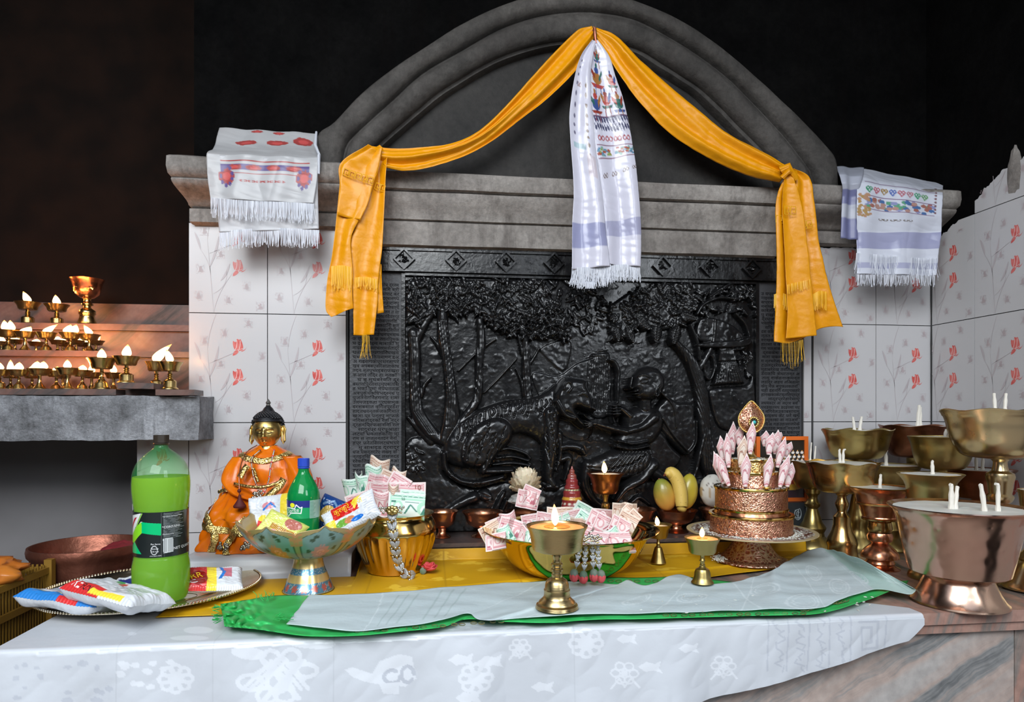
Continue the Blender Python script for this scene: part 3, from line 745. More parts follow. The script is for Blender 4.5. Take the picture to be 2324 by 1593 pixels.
region_leaves([(0,1060),(80,1080),(130,1200),(60,1240),(0,1200)], W5, 22, (18,34), (9,15), .018, HIL, 0)
region_leaves([(1010,480),(1120,470),(1120,640),(1040,640)], W6, 18, (22,34), (9,15), .018, PAV, 1)
# tigress
poly_([(232,1130),(245,1030),(325,930),(450,850),(600,795),(780,772),(870,735),(940,690),(985,760),(960,900),(935,1060),(870,1090),(800,1030),(700,1000),(600,1050),(520,1180),(400,1215),(290,1195)], .034, 90, TIG)
poly_([(330,1090),(400,960),(520,892),(615,898),(668,965),(650,1050),(560,1130),(520,1200),(420,1215),(345,1180)], .046, 60, TIG)
cap_([(590,1040),(520,1140),(478,1228)], [42,36,26], .044, TIG)
cap_([(470,1228),(560,1226),(655,1222)], [22,24,20], .040, TIG, smooth=False)
cap_([(560,1110),(640,1090),(740,1120),(770,1150)], [12,14,12], .026, TIG)
cap_([(560,1150),(660,1140),(760,1165)], [10,12,12], .024, TIG)
cap_([(540,1190),(660,1180),(770,1195)], [10,12,12], .022, TIG)
cap_([(890,880),(893,1050),(885,1180),(880,1265),(905,1310)], [66,54,44,36,34], .044, TIG)
cap_([(870,1320),(930,1322)], [26,26], .042, TIG, smooth=False)
cap_([(950,1000),(955,1120),(930,1220)], [26,20,14], .030, TIG)
cap_([(238,1120),(255,1215),(340,1285),(450,1297),(560,1275),(600,1262)], [20,23,22,18,14], .040, TIG)
poly_([(905,760),(945,690),(985,652),(1060,655),(1112,668),(1112,700),(1140,765),(1158,850),(1150,880),(1110,868),(1045,845),(1075,905),(1120,950),(1085,968),(1010,905),(950,880),(915,830)], .054, 46, TIG)
cap_([(960,730),(972,692),(1000,690),(1006,720),(985,745)], [10,11], .060, TIG)
cap_([(920,800),(970,880),(1030,905)], [20,24,16], .056, TIG)
leaf_((1076,776), 15, 9, .2, .062, TIG, W5, 0); cap_([(1050,765),(1078,755),(1104,775)], [5,5], .061, TIG)
cap_([(1128,840),(1150,850)], [12,14], .058, TIG, smooth=False)
for k in range(22):
    t = k/21; x_ = 330+t*560; y_ = np.interp(t, [0,.3,.6,1], [960,860,805,790]); l_ = 70+30*math.sin(k*2.1)
    groove([(x_, y_), (x_+8*math.sin(k), y_+l_*.5), (x_-10, y_+l_)], 6, .007, W5, [TIG])
for k in range(26):
    x_ = rr.uniform(360, 640); y_ = rr.uniform(930, 1170)
    groove([(x_, y_), (x_-14, y_+26), (x_-18, y_+56)], 5, .006, W5, [TIG])
for k in range(22):
    x_ = rr.uniform(840, 940); y_ = rr.uniform(820, 1230)
    groove([(x_, y_), (x_-6, y_+22), (x_+4, y_+48)], 5, .005, W5, [TIG])
for k in range(10):
    groove([(270+k*22, 1195+k*10), (262+k*22, 1240+k*8)], 4, .005, W5, [TIG])
# cubs
def W5m(p): return W5(p)
cap_([(960,1085),(1020,1075),(1080,1090)], [26,30,30], .030, CUB); cap_([(1085,1095),(1100,1120)], [24,18], .034, CUB, smooth=False)
cap_([(960,1160),(1010,1150),(1000,1220),(980,1280)], [20,30,18,14], .028, CB2)
cap_([(250,1480),(340,1430),(430,1390)], [22,34,36], .030, CB3); leaf_((492,1378), 46, 40, .3, .036, CB3, W5, 0)
cap_([(560,1470),(590,1400),(610,1360)], [22,20,12], .024, HIL); cap_([(600,1470),(625,1410)], [12,12], .026, HIL, smooth=False)
# seated figure
poly_([(480,880),(560,775),(640,800),(725,810),(742,900),(748,1060),(690,1135),(600,1060),(510,960)], .026, 30, CLK, W6)
poly_([(460,950),(540,990),(600,1080),(660,1150),(560,1260),(470,1210),(440,1080)], .030, 30, CLK, W6)
cap_([(530,900),(600,1010),(690,1110)], [8,8], .036, CLK, W6)
cap_([(740,920),(735,1050),(690,1120)], [10,10], .034, CLK, W6)
cap_([(520,740),(600,830),(620,960)], [10,10,8], .032, CLK, W6)
poly_([(290,880),(370,835),(480,835),(545,900),(525,1000),(445,1075),(250,1090),(235,1030),(285,960)], .042, 60, FIG, W6)
cap_([(425,790),(425,845)], [52,50], .042, FIG, W6, smooth=False)
poly_([(325,690),(335,640),(370,600),(440,580),(505,600),(542,660),(538,730),(500,780),(440,803),(375,795),(338,775),(345,745),(322,720)], .058, 62, FIG, W6)
cap_([(330,655),(318,712),(332,722)], [9,11], .056, FIG, W6)
cap_([(375,680),(395,664),(416,672),(402,690),(380,690)], [6,6], .064, FIG, W6)
cap_([(362,652),(395,642),(425,655)], [5,5], .063, FIG, W6)
cap_([(338,742),(360,738)], [7,7], .060, FIG, W6, smooth=False); cap_([(342,757),(362,755)], [6,6], .060, FIG, W6, smooth=False)
cap_([(488,705),(470,735),(466,765),(478,768),(492,735),(488,705)], [6,6], .064, FIG, W6)
cap_([(470,900),(400,955),(300,985)], [50,34,30], .052, FIG, W6); cap_([(300,985),(215,965),(110,935)], [30,26,20], .054, FIG, W6)
cap_([(110,935),(70,935)], [24,26], .056, FIG, W6, smooth=False)
for k, (dx, dy) in enumerate(((-62,-12),(-66,4),(-58,20),(-46,32))): cap_([(85,930+k*6),(85+dx*.5,928+k*6+dy*.3),(85+dx*.72,930+dy)], [8,7,6], .060, FIG, W6)
cap_([(80,918),(52,898),(34,880)], [8,7,6], .058, FIG, W6)
cap_([(330,890),(280,850),(245,840)], [34,26,26], .044, FIG, W6); cap_([(238,830),(246,880)], [32,30], .048, FIG, W6, smooth=False)
for k in range(4): cap_([(215,828+k*17),(262,824+k*17)], [8,8], .054, FIG, W6, smooth=False)
cap_([(212,545),(245,560),(268,620),(262,700),(258,900)], [9,18,19,16,14], .030, FIG, W6)
cap_([(222,880),(238,930)], [14,10], .036, FIG, W6, smooth=False); cap_([(258,890),(254,925)], [12,10], .036, FIG, W6, smooth=False)
poly_([(240,1090),(430,1080),(470,1150),(440,1230),(300,1280),(200,1290),(120,1260),(60,1220),(70,1160),(150,1120)], .048, 60, FIG, W6)
cap_([(75,1190),(60,1290),(100,1390),(160,1440)], [44,38,30,24], .044, FIG, W6)
cap_([(470,1190),(400,1270),(300,1330),(240,1400)], [50,44,36,28], .050, FIG, W6)
cap_([(470,1230),(540,1270),(620,1290)], [40,34,26], .044, FIG, W6)
cap_([(245,1040),(340,1055),(430,1040)], [11,11], .050, FIG, W6); cap_([(240,1075),(340,1088),(440,1070)], [9,9], .052, FIG, W6)
for k in range(9): groove([(280+k*20,1110),(230+k*22,1170),(160+k*30,1240)], 5, .005, W6, [FIG])
cap_([(350,1420),(400,1390),(460,1430)], [14,16,12], .026, FIG, W6)
groove([(70,1200),(200,1210),(330,1180),(420,1120)], 6, .006, W6, [FIG])
# carving marks
NS = np.array([[noise.noise(Vector((x_*34, z_*34, 0)))*.6+noise.noise(Vector((x_*90, z_*90, 3)))*.4 for x_ in gx[::2]] for z_ in gz[::2]])
NS = np.repeat(np.repeat(NS, 2, 0), 2, 1)[:NZ, :NX]
NS = (NS+np.roll(NS, 1, 0)+np.roll(NS, 1, 1)+np.roll(np.roll(NS, 1, 0), 1, 1))/4
H = np.maximum(H+NS*.0022, 0)
H[0, :] = H[-1, :] = 0; H[:, 0] = H[:, -1] = 0
Yv = YR-H*1.2
VV = np.stack([GX-rel.location.x, Yv-rel.location.y, GZ-rel.location.z], -1).reshape(-1, 3)
fid = np.maximum.reduce([ID[:-1, :-1], ID[1:, :-1], ID[:-1, 1:], ID[1:, 1:]])
def rpart(name, ids, label=None):
    sel = np.isin(fid, ids); jj, ii = np.nonzero(sel)
    if len(jj) == 0: return
    a = jj*NX+ii; q = np.stack([a, a+1, a+NX+1, a+NX], 1)
    used, inv = np.unique(q, return_inverse=True); inv = inv.reshape(q.shape)
    o = mesh(name, VV[used].tolist(), inv.tolist(), M['relief'], rel, True, None, 180)
    if label: o['label'] = label
rpart('background', [BG, HIL]); rpart('tigress', [TIG], 'crouching striped tigress with open mouth')
rpart('seated_figure', [FIG], 'seated figure with outstretched arm and a raised sword'); rpart('cloak', [CLK]); rpart('tree_trunk', [TRL]); rpart('tree_trunk', [TRR])
rpart('foliage', [FOL]); rpart('foliage', [FOR]); rpart('cub', [CUB]); rpart('cub', [CB2]); rpart('cub', [CB3]); rpart('hut', [PAV]); rpart('waterfall', [WAT])
# border moulding, top frieze with diamonds, side panels with inscriptions
def rp(mb, name, m, **k): return part(mb, name, m, rel, **k)
ztop = ZT-.186
b = MB(); b.box((A0-.010, YR-.010, B0), (A0-.0005, YR+.012, B1+.008)); b.box((A1+.0005, YR-.012, B0), (A1+.010, YR+.012, B1+.008)); b.box((A0-.0005, YR-.014, B1+.0005), (A1+.0005, YR+.012, B1+.008))
rp(b, 'border', M['relief'])
f0, f1 = XP0+.004, XP1-.004
b = MB(); b.box((f0, YR-.018, B1+.0085), (f1, YR+.010, ztop-.001))
for k in range(2): b.box((f0, YR-.024, (B1+.009, ztop-.010)[k]), (f1, YR-.017, (B1+.016, ztop-.002)[k]))
rp(b, 'frieze', M['relief'], ang=30)
zc_ = (B1+.0085+ztop)/2
for px_ in (917, 1035, 1148, 1257, 1352, 1503, 1610, 1705):
    c = onY(px_, 590, YR-.02); b = MB(); s = .030; cz = c.z if False else zc_
    for q0, q1, y0_, y1_ in ((s, s-.0045, .016, .010),):
        o_ = [(c.x, cz+q0), (c.x+q0, cz), (c.x, cz-q0), (c.x-q0, cz)]; i_ = [(c.x, cz+q1-.002), (c.x+q1-.002, cz), (c.x, cz-q1+.002), (c.x-q1+.002, cz)]
        vs = [(x_, YR-.018, z_) for x_, z_ in o_]+[(x_, YR-.030, z_) for x_, z_ in o_]+[(x_, YR-.030, z_) for x_, z_ in i_]+[(x_, YR-.020, z_) for x_, z_ in i_]
        b.add(vs, [(k+j*4, (k+1) % 4+j*4, (k+1) % 4+j*4+4, k+j*4+4) for j in range(3) for k in range(4)]+[(12,13,14,15)])
    rd = random.Random(px_)
    for k in range(16):
        a_ = rd.uniform(0, 6.28); r0 = rd.uniform(0, .013); x_, z_ = c.x+r0*math.cos(a_), cz+r0*math.sin(a_)
        b.tube([(x_, YR-.021, z_), (x_+.004*math.cos(k), YR-.025, z_+.004*math.sin(k)), (x_+.006*math.cos(k+1.2), YR-.021, z_+.006*math.sin(k+1.2))], .0016, 6)
    rp(b, 'diamond', M['relief'])
DV = list('अआइउएकखगघचजटडतथदधनपफबभमयरलवशसह') + ['का','कि','ना','नि','ता','ति','मा','रा','वि','सा','हा','पु','मु','के','ने','रे','द्र','प्र','न्त']
def script_panel(x0_, x1_, lab, seed):
    b = MB(); b.box((x0_, YR-.006, STEP+.0005), (x1_, YR+.010, B1+.0075)); o = rp(b, 'inscription_panel', M['script_panel'], smooth=False); o['label'] = lab
    rd = random.Random(seed); b = MB(); z_ = B1-.030
    known = ['सोध द्रतम', 'मिम श्री', 'कापाट क्र', 'दर्शनगप', 'नहारानपु', 'कवितकर्थ', 'पतन त या', 'देयतनत', 'प्रणिति', 'काटिनी सुण', 'कदिनातत', 'मथमसथ', 'वनिपुथक']
    row = 0
    while z_ > STEP+.02:
        t = (known[row] if row < len(known) and seed == 1 else ''); w_ = x1_-x0_-.014
        s = t; 
        while len(s) < int(w_/.0068): s = ''.join(rd.choice(DV)+(' ' if rd.random() < .16 else '') for _ in range(4)) + s if t else s + rd.choice(DV)+(' ' if rd.random() < .16 else '')
        vs, fs = text_mesh(s, .0135); mx = max(v[0] for v in vs); k_ = w_/mx; k_ = min(k_, 1.25)
        b.add([(x1_-.006-(mx-v[0])*k_, YR-.0068, z_+v[1]*.9) for v in vs], fs)
        z_ -= .0122; row += 1
    o2 = b.build('lettering', M['letter_dark'], o, False)
    return o
script_panel(XP0+.003, A0-.0105, 'dark panel of engraved lines of script left of the relief', 1)
script_panel(A1+.0105, XP1-.003, 'dark panel of engraved lines of script right of the relief', 2)
# ------------------------------------------------------------------ silks and cloths
def edges(L_, R_, n):
    """two pixel edge curves [(px, py, Y)...] -> world points"""
    a, b = cr_([q if len(q) == 3 else (*q, 0) for q in L_], n), cr_([q if len(q) == 3 else (*q, 0) for q in R_], n)
    return a, b
def hang(name, L_, R_, Y, nu, nv, m, parent, fold, base=None, ops=(), Yfn=None, bottom=None, wr=.0022):
    """cloth between two edge curves given in photo pixels, at wall depth Y (+ folds)"""
    a, b = edges(L_, R_, nv); org = parent.location
    def P(u, v):
        j = int(round(v*(nv-1))); p, q = a[j], b[j]
        px, py = p[0]+(q[0]-p[0])*u, p[1]+(q[1]-p[1])*u
        if bottom: py += bottom(u)*v**6
        yy = Y if Yfn is None else Yfn(u, v)
        w = onY(px, py, yy); q_ = w*1.0; w.y -= fold(u, v)+wr*(abs(noise.noise(Vector((q_.x*22, q_.z*9, 1.3))))*1.6+.8*abs(noise.noise(Vector((q_.x*16+q_.z*30, q_.z*44, 4))))); return w-org
    return sheet(name, P, nu, nv, m, parent, base, ops, thick=.0006)
def fringe(name, parent, pts0, ln, n, m, seed=1, w=.0011, spread=.004, Y=None):
    """threads hanging from a pixel polyline at depth Y"""
    rd = random.Random(seed); mb = MB(); n = int(n*1.5); c = cr_(pts0, n); org = parent.location
    for i, q in enumerate(c):
        w0 = w*.62
        p = onY(q[0], q[1], Y)-org; l_ = ln*rd.uniform(.8, 1.15); dx = rd.uniform(-spread, spread)
        y_ = rd.uniform(-.002, .001); a = rd.uniform(-.6, .6); ww = w0*rd.uniform(.5, 1.2)
        vs = []
        for k in range(4):
            t = k/3; x_ = p.x+dx*t*t; vs += [(x_-ww*math.cos(a), p.y+y_*t-ww*math.sin(a), p.z-l_*t), (x_+ww*math.cos(a), p.y+y_*t+ww*math.sin(a), p.z-l_*t)]
        mb.add(vs, [(0,1,3,2), (2,3,5,4), (4,5,7,6)])
    return mb.build(name, m, parent, ang=180)
def silk(name, c, rough, tr, bump=.15, c2=None, bs=40, alpha=1):
    m, n, l, b = nt(name); t = n.new('ShaderNodeTexCoord'); b.inputs['Roughness'].default_value = rough; b.inputs['Specular IOR Level'].default_value = .38
    nz = n.new('ShaderNodeTexNoise'); nz.inputs['Scale'].default_value = bs; l.new(t.outputs['Object'], nz.inputs['Vector'])
    bp = n.new('ShaderNodeBump'); bp.inputs['Strength'].default_value = bump; bp.inputs['Distance'].default_value = .003
    l.new(nz.outputs['Fac'], bp.inputs['Height']); l.new(bp.outputs[0], b.inputs['Normal'])
    r = n.new('ShaderNodeValToRGB'); r.color_ramp.elements[0].color = (*c, 1); r.color_ramp.elements[1].color = (*(c2 or c), 1)
    r.color_ramp.elements[0].position = .4; r.color_ramp.elements[1].position = .6
    l.new(nz.outputs['Fac'], r.inputs[0]); l.new(r.outputs[0], b.inputs['Base Color']); b.inputs['Alpha'].default_value = alpha
    ts = n.new('ShaderNodeBsdfTranslucent'); l.new(r.outputs[0], ts.inputs['Color']); mx = n.new('ShaderNodeMixShader'); mx.inputs[0].default_value = tr
    l.new(b.outputs[0], mx.inputs[1]); l.new(ts.outputs[0], mx.inputs[2]); l.new(mx.outputs[0], n['Material Output'].inputs[0]); return m
M['silk_yellow'] = silk('silk_yellow', (0.72, 0.285, 0.0), .40, .10, .5, (0.74, 0.30, 0.0), 55)
M['silk_yellow_thread'] = silk('silk_yellow_thread', (0.85, 0.47, 0.02), .35, .2)
M['silk_green'] = silk('silk_green', (0.035, 0.46, 0.10), .38, .2, .2, (0.05, 0.54, 0.14), 25)
M['gauze'] = silk('gauze', (0.64, 0.73, 0.75), .7, .25, .35, (0.70, 0.79, 0.81), 50, .90)
M['white_thread'] = silk('white_thread', (0.66, 0.68, 0.74), .25, .3)
M['silk_sheer'] = painted('silk_sheer', .33, bump=.2, bscale=50, alpha=.80, transl=.25)
M['silk_print'] = painted('silk_print', .24, bump=.2, bscale=45, transl=.12)
M['brocade'] = painted('brocade', .36, bump=.25, bscale=60)

# --- yellow scarf over the pediment
hk = onY(1347, 75, 1.705)
ys = empty('silk_scarf', hk, 0, 'long yellow silk scarf hooked at the pediment centre, swagged with both ends hanging', 'scarf')
sw = lambda k, amp=.011: (lambda u, v: amp*(math.sin(u*6.3*1.6+v*3+k)*.6+math.sin(u*6.3*3.1-v*5+k*2)*.35)*min(1, 3*v+.2)+.008*math.sin(math.pi*u))
hang('swag', [(1342,61),(1310,72),(1260,120),(1200,185),(1150,240),(1090,295),(1030,323),(960,333),(890,335),(836,329)],
     [(1348,84),(1336,118),(1300,168),(1240,226),(1180,272),(1120,318),(1060,352),(980,379),(920,389),(878,383)], 1.70, 34, 200, M['silk_yellow'], ys, sw(1),
     Yfn=lambda u, v: 1.712-.022*v**2)
hang('swag', [(1345,61),(1399,81),(1450,130),(1527,197),(1613,269),(1660,306),(1729,344),(1786,380)],
     [(1351,85),(1373,124),(1407,179),(1463,248),(1527,307),(1612,358),(1697,395),(1772,412)], 1.70, 34, 200, M['silk_yellow'], ys, sw(4), Yfn=lambda u, v: 1.712-.020*v)
fd = lambda k, n_, amp: (lambda u, v: amp*math.sin(u*6.28*n_+k+1.3*v)+.0025*noise.noise(Vector((u*2, v*9, k))))
hang('tail', [(862,330),(846,345),(840,400),(812,505),(796,550),(800,616),(802,682),(803,761)], [(880,352),(876,400),(874,443),(868,561),(862,610),(858,655),(857,690),(849,760)], 1.686, 34, 150, M['silk_yellow'], ys, fd(.5, 1.1, .005))
hang('tail', [(836,329),(774,371),(771,423),(764,492),(754,578),(743,635),(739,699),(751,719)], [(868,336),(858,385),(843,430),(819,492),(797,543),(801,616),(800,660),(802,700)], 1.676, 34, 150, M['silk_yellow'], ys, fd(2.4, .9, .005))
hang('tail', [(862,600),(858,640),(856,712)], [(866,600),(867,650),(871,709)], 1.690, 8, 20, M['silk_yellow'], ys, fd(0, .5, .002))
# overlapping flap, woven meander border
hang('flap', [(845,335),(800,360),(776,378),(772,423),(766,488)], [(866,345),(860,380),(847,420),(835,462),(818,500)], 1.671, 16, 40, M['silk_yellow'], ys, fd(1, .8, .004))
def meander(parent, a, b, Y, n, h, m, w=.0011):
    """key pattern between two pixel points"""
    mb = MB(); A, B = onY(*a, Y), onY(*b, Y); d = (B-A)/n; up = Vector((-d.z, 0, d.x)).normalized()*h
    for i in range(n):
        o = A+d*i
        pts = [o, o+up, o+d*.8+up, o+d*.8+up*.3, o+d*.4+up*.3, o+d*.4+up*.62]
        for p, q in zip(pts, pts[1:]): mb.tube([p-parent.location, q-parent.location], w, 4)
        mb.tube([o-parent.location, o+d-parent.location], w*.7, 4)
    return mb.build('woven_border', m, parent)
meander(ys, (778,396), (846,418), 1.663, 5, .016, M['silk_yellow_thread'])
meander(ys, (850,428), (873,436), 1.681, 2, .016, M['silk_yellow_thread'])
fringe('fringe', ys, [(752,604),(776,602),(797,606)], .055, 46, M['silk_yellow_thread'], 3, .0009, .002, 1.670)
fringe('fringe', ys, [(803,630),(830,628),(856,634)], .028, 40, M['silk_yellow_thread'], 4, .0009, .002, 1.679)
fringe('fringe', ys, [(822,758),(838,760)], .055, 9, M['silk_yellow_thread'], 5, .0006, .008, 1.686)
hang('tail', [(1784,384),(1776,409),(1763,441),(1758,483),(1760,616),(1756,722),(1753,776)], [(1800,384),(1835,405),(1844,455),(1855,546),(1869,616),(1886,680),(1908,746)], 1.683, 60, 150, M['silk_yellow'], ys,
     lambda u, v: .010*math.sin(u*6.28*2.2+.6)*(.35+.65*v)+.003*noise.noise(Vector((u*3, v*9, 2))), bottom=lambda u: 10*math.sin(u*6))
hang('tail', [(1782,388),(1778,420),(1776,483),(1783,600),(1788,700),(1785,768)], [(1790,386),(1800,410),(1815,455),(1828,546),(1838,640),(1851,762)], 1.668, 34, 150, M['silk_yellow'], ys, fd(3, .6, .005))
mb = MB()
for k in range(5):
    a_ = k*1.2; mb.tube([onY(1775+6*math.sin(a_), 404-5*k, 1.668)-ys.location, onY(1788, 388-3*k, 1.658)-ys.location, onY(1806, 392+4*k, 1.668)-ys.location], [.007, .009, .006], 8)
mb.build('knot', M['silk_yellow'], ys)
meander(ys, (1781,486), (1808,488), 1.659, 2, .022, M['silk_yellow_thread'])
meander(ys, (1820,520), (1846,516), 1.668, 2, .020, M['silk_yellow_thread'])
meander(ys, (1761,505), (1777,507), 1.676, 1, .020, M['silk_yellow_thread'])
fringe('fringe', ys, [(1786,646),(1810,640),(1838,634)], .024, 34, M['silk_yellow_thread'], 6, .0009, .001, 1.660)
fringe('fringe', ys, [(1757,668),(1770,664),(1786,668)], .040, 24, M['silk_yellow_thread'], 7, .0009, .001, 1.676)
fringe('fringe', ys, [(1844,668),(1860,660),(1876,662)], .045, 26, M['silk_yellow_thread'], 8, .0010, .002, 1.668)
fringe('fringe', ys, [(1772,774),(1800,776),(1822,770)], .065, 16, M['silk_yellow_thread'], 9, .0006, .008, 1.676)
nail = MB(); nail.tube([hk+Vector((0, .045, .004)), hk+Vector((0, -.012, .006))], .004, 8); nail.tube([hk+Vector((0,-.012,.006)), hk+Vector((.001,-.014,-.02)), hk+Vector((.004,-.012,-.034))], .0045, 8)
tag(nail.build('hook', M['copper_dark']), 'dark metal hook at the pediment centre holding the yellow and white scarves', 'hook')

# --- prints
def motif_cols(): return [L('8a3b2e'), L('2f5f57'), L('9a6a3a'), L('3c4f86'), L('a8443f')]
def deity(cu, cv, s, k=0):
    c = motif_cols()
    o = [('ell', cu, cv, .10*s, .020*s, c[(1+k) % 5]), ('ell', cu, cv-.028*s, .05*s, .012*s, c[(2+k) % 5]), ('ell', cu, cv-.045*s, .025*s, .009*s, c[(0+k) % 5]),
         ('poly', [(cu-.14*s, cv+.02*s), (cu+.14*s, cv+.02*s), (cu+.09*s, cv+.032*s), (cu-.09*s, cv+.032*s)], c[(3+k) % 5]), ('line', [(cu-.12*s, cv-.02*s), (cu-.05*s, cv-.005*s)], .012, c[(4+k) % 5]),
         ('line', [(cu+.12*s, cv-.025*s), (cu+.05*s, cv)], .012, c[(0+k) % 5]), ('line', [(cu-.05*s, cv+.03*s), (cu-.06*s, cv+.05*s)], .010, c[(2+k) % 5]), ('line', [(cu+.05*s, cv+.03*s), (cu+.06*s, cv+.05*s)], .010, c[(2+k) % 5])]
    return o
def script_row(v, u0, u1, n, h, c, seed=0):
    rd = random.Random(seed); o = [('rect', u0, v-h*.5, u1, v-h*.38, c)]
    for i in range(n):
        u = u0+(u1-u0)*(i+.5)/n; w = (u1-u0)/n*.3
        o.append(('line', [(u-w, v-h*.4), (u+w*rd.uniform(-1, 1), v+h*rd.uniform(-.1, .2)), (u+w, v+h*rd.uniform(.1, .5))], (u1-u0)/n*.13, c))
    return o
def knots(v, us, su, sv, c):
    o = []
    for u in us: o += [('ring', u-su, v, su, sv, .55, c), ('ring', u+su, v, su, sv, .55, c), ('ell', u, v, su*.4, sv*.5, c)]
    return o
def peony(u, v, su, sv, c, seed=0):
    rd = random.Random(seed); o = []
    for k in range(9): o.append(('ell', u+su*.6*math.cos(k*.7), v+sv*.6*math.sin(k*.7), su*rd.uniform(.3, .5), sv*rd.uniform(.3, .5), c))
    o.append(('ell', u, v, su*.5, sv*.5, tuple(min(1, q*1.5) for q in c))); return o
# --- white printed scarf under the hook
wk = empty('prayer_scarf', onY(1347, 100, 1.70), 0, 'white printed silk scarf hanging straight down from the pediment hook', 'scarf')
W_ = (0.60, 0.59, 0.68)
ops = deity(.40, .15, 1.1, 0)+deity(.34, .27, 1.5, 1)+deity(.20, .39, 1.2, 2)+deity(.52, .37, 1.1, 3)+deity(.80, .27, 1.1, 3)+deity(.82, .39, 1.2, 0)
for k, v in enumerate((.435, .46, .495, .555, .60)): ops.append(('rect', 0.05, v, 1, v+.003, L('7d5566')))
ops += script_row(.45, .05, 1, 13, .020, L('4a4a66'), 4)+script_row(.482, .05, 1, 13, .020, L('4a4a66'), 8)+knots(.528, [.2, .42, .64, .86], .05, .011, L('a04a50'))+knots(.655, [.2, .45, .72, .95], .035, .007, L('7a6a66'))
rd = random.Random(5)
for k in range(60): ops.append(('ell', rd.uniform(0.05, 1), rd.uniform(.566, .594), .04, .004, rd.choice([L('7fa29a'), L('5c86a0'), L('a0523f'), L('8a9a5a')])))
ops += [('rect', 0, .845, 1, .90, L('a4a4bd'))]
hang('cloth', [(1343,92),(1334,120),(1330,180),(1340,260),(1350,341),(1362,448),(1368,512),(1374,600)], [(1356,92),(1382,128),(1399,184),(1415,230),(1430,299),(1441,363),(1448,430),(1454,515),(1453,606)], 1.692, 90, 260, M['silk_print'], wk,
     lambda u, v: .006*math.sin(u*6.28*1.3+1)*(.4+v)+.0025*noise.noise(Vector((u*3, v*8, 2))), W_, ops)
ops = knots(.30, [.35], .06, .010, L('8a6a66'))
for k in range(9): ops += [('ell', .22, .16+k*.045, .05, .009, L('6e6a80')), ('ell', .72, .30+k*.038, .05, .009, L('8a7a70'))]
ops += [('rect', .15, .565, .60, .585, L('9fb4bc')), ('rect', .6, .60, .92, .66, L('c4bac2')), ('rect', 0, .845, 1, .93, L('9698b8'))]
hang('cloth', [(1343,92),(1318,128),(1303,179),(1292,256),(1294,320),(1301,427),(1298,512),(1297,612)], [(1352,95),(1343,140),(1339,192),(1346,280),(1352,341),(1367,448),(1373,512),(1384,604)], 1.680, 60, 200, M['silk_print'], wk,
     lambda u, v: .006*math.sin(u*6.28*1.1+2.5)*(.4+v)+.003*noise.noise(Vector((u*3, v*8, 9))), W_, ops)
fringe('fringe', wk, [(1298,606),(1340,606),(1386,600)], .050, 120, M['white_thread'], 11, .0012, .010, 1.682)
fringe('fringe', wk, [(1374,604),(1410,600),(1452,602)], .040, 100, M['white_thread'], 12, .0012, .008, 1.690)
fringe('fringe', wk, [(1332,640),(1350,640)], .016, 26, M['white_thread'], 13, .0012, .003, 1.676)
# --- white scarf over the left capital
lk = empty('prayer_scarf', onY(600, 355, 1.70), 0, 'sheer white scarf printed with red peonies, folded over the left end of the cornice', 'scarf')
Wl = (0.56, 0.56, 0.57); rp_, bl_ = L('b4504e'), L('6a5a94')
ops = []
for u, v, su, sv in ((.30,.19,.11,.045),(.60,.18,.11,.045),(.86,.15,.10,.07),(.40,.03,.06,.02),(.62,.03,.06,.02)): ops += peony(u, v, su, sv, rp_, int(u*10))
ops += [('rect', .12, .645, .92, .655, rp_), ('rect', .12, .685, .92, .735, bl_), ('rect', .12, .755, .92, .762, rp_)]
for u in (.25, .42, .60, .78): ops += peony(u, .71, .07, .026, rp_, int(u*30))
for u in (.17, .88): ops += peony(u, .79, .075, .075, rp_, int(u*30))+[('ell', u+.055*math.cos(k_), .79+.085*math.sin(k_), .014, .020, bl_) for k_ in np.linspace(.3, 6, 9)]
ops += knots(.83, [.36, .50, .64], .035, .012, rp_)
def slopeY(u, v): return float(np.interp(v, [0, .5, .58, .7, 1], [1.826, 1.716, 1.688, 1.684, 1.680]))
hang('cloth', [(498,290),(490,325),(484,340),(470,352),(472,400),(478,450)], [(715,303),(722,330),(724,345),(723,362),(720,410),(712,462)], 1.69, 100, 160, M['silk_sheer'], lk,
     lambda u, v: .003*math.sin(u*18+v*3)+.004*noise.noise(Vector((u*4, v*5, 3))), Wl, ops, Yfn=slopeY)
hang('cloth', [(486,352),(490,420),(495,480),(498,527)], [(722,366),(722,430),(723,480),(724,520)], 1.693, 60, 70, M['silk_sheer'], lk, lambda u, v: .003*math.sin(u*14+1)+.002*noise.noise(Vector((u*4, v*6, 8))), (0.60,.60,.62), [('rect', .08, .62, .8, .72, L('d5d0d0'))])
fringe('fringe', lk, [(478,448),(560,455),(640,458),(712,462)], .045, 130, M['white_thread'], 21, .0011, .005, 1.678)
fringe('fringe', lk, [(498,525),(570,519),(650,518),(724,522)], .042, 140, M['white_thread'], 22, .0011, .004, 1.692)
mb = MB(); mb.tube([onY(718, 300, 1.74)-lk.location, onY(716, 330, 1.70)-lk.location, onY(724, 352, 1.685)-lk.location, onY(723, 395, 1.680)-lk.location], [.003,.004,.004,.003], 8); mb.build('rolled_edge', M['white_thread'], lk)
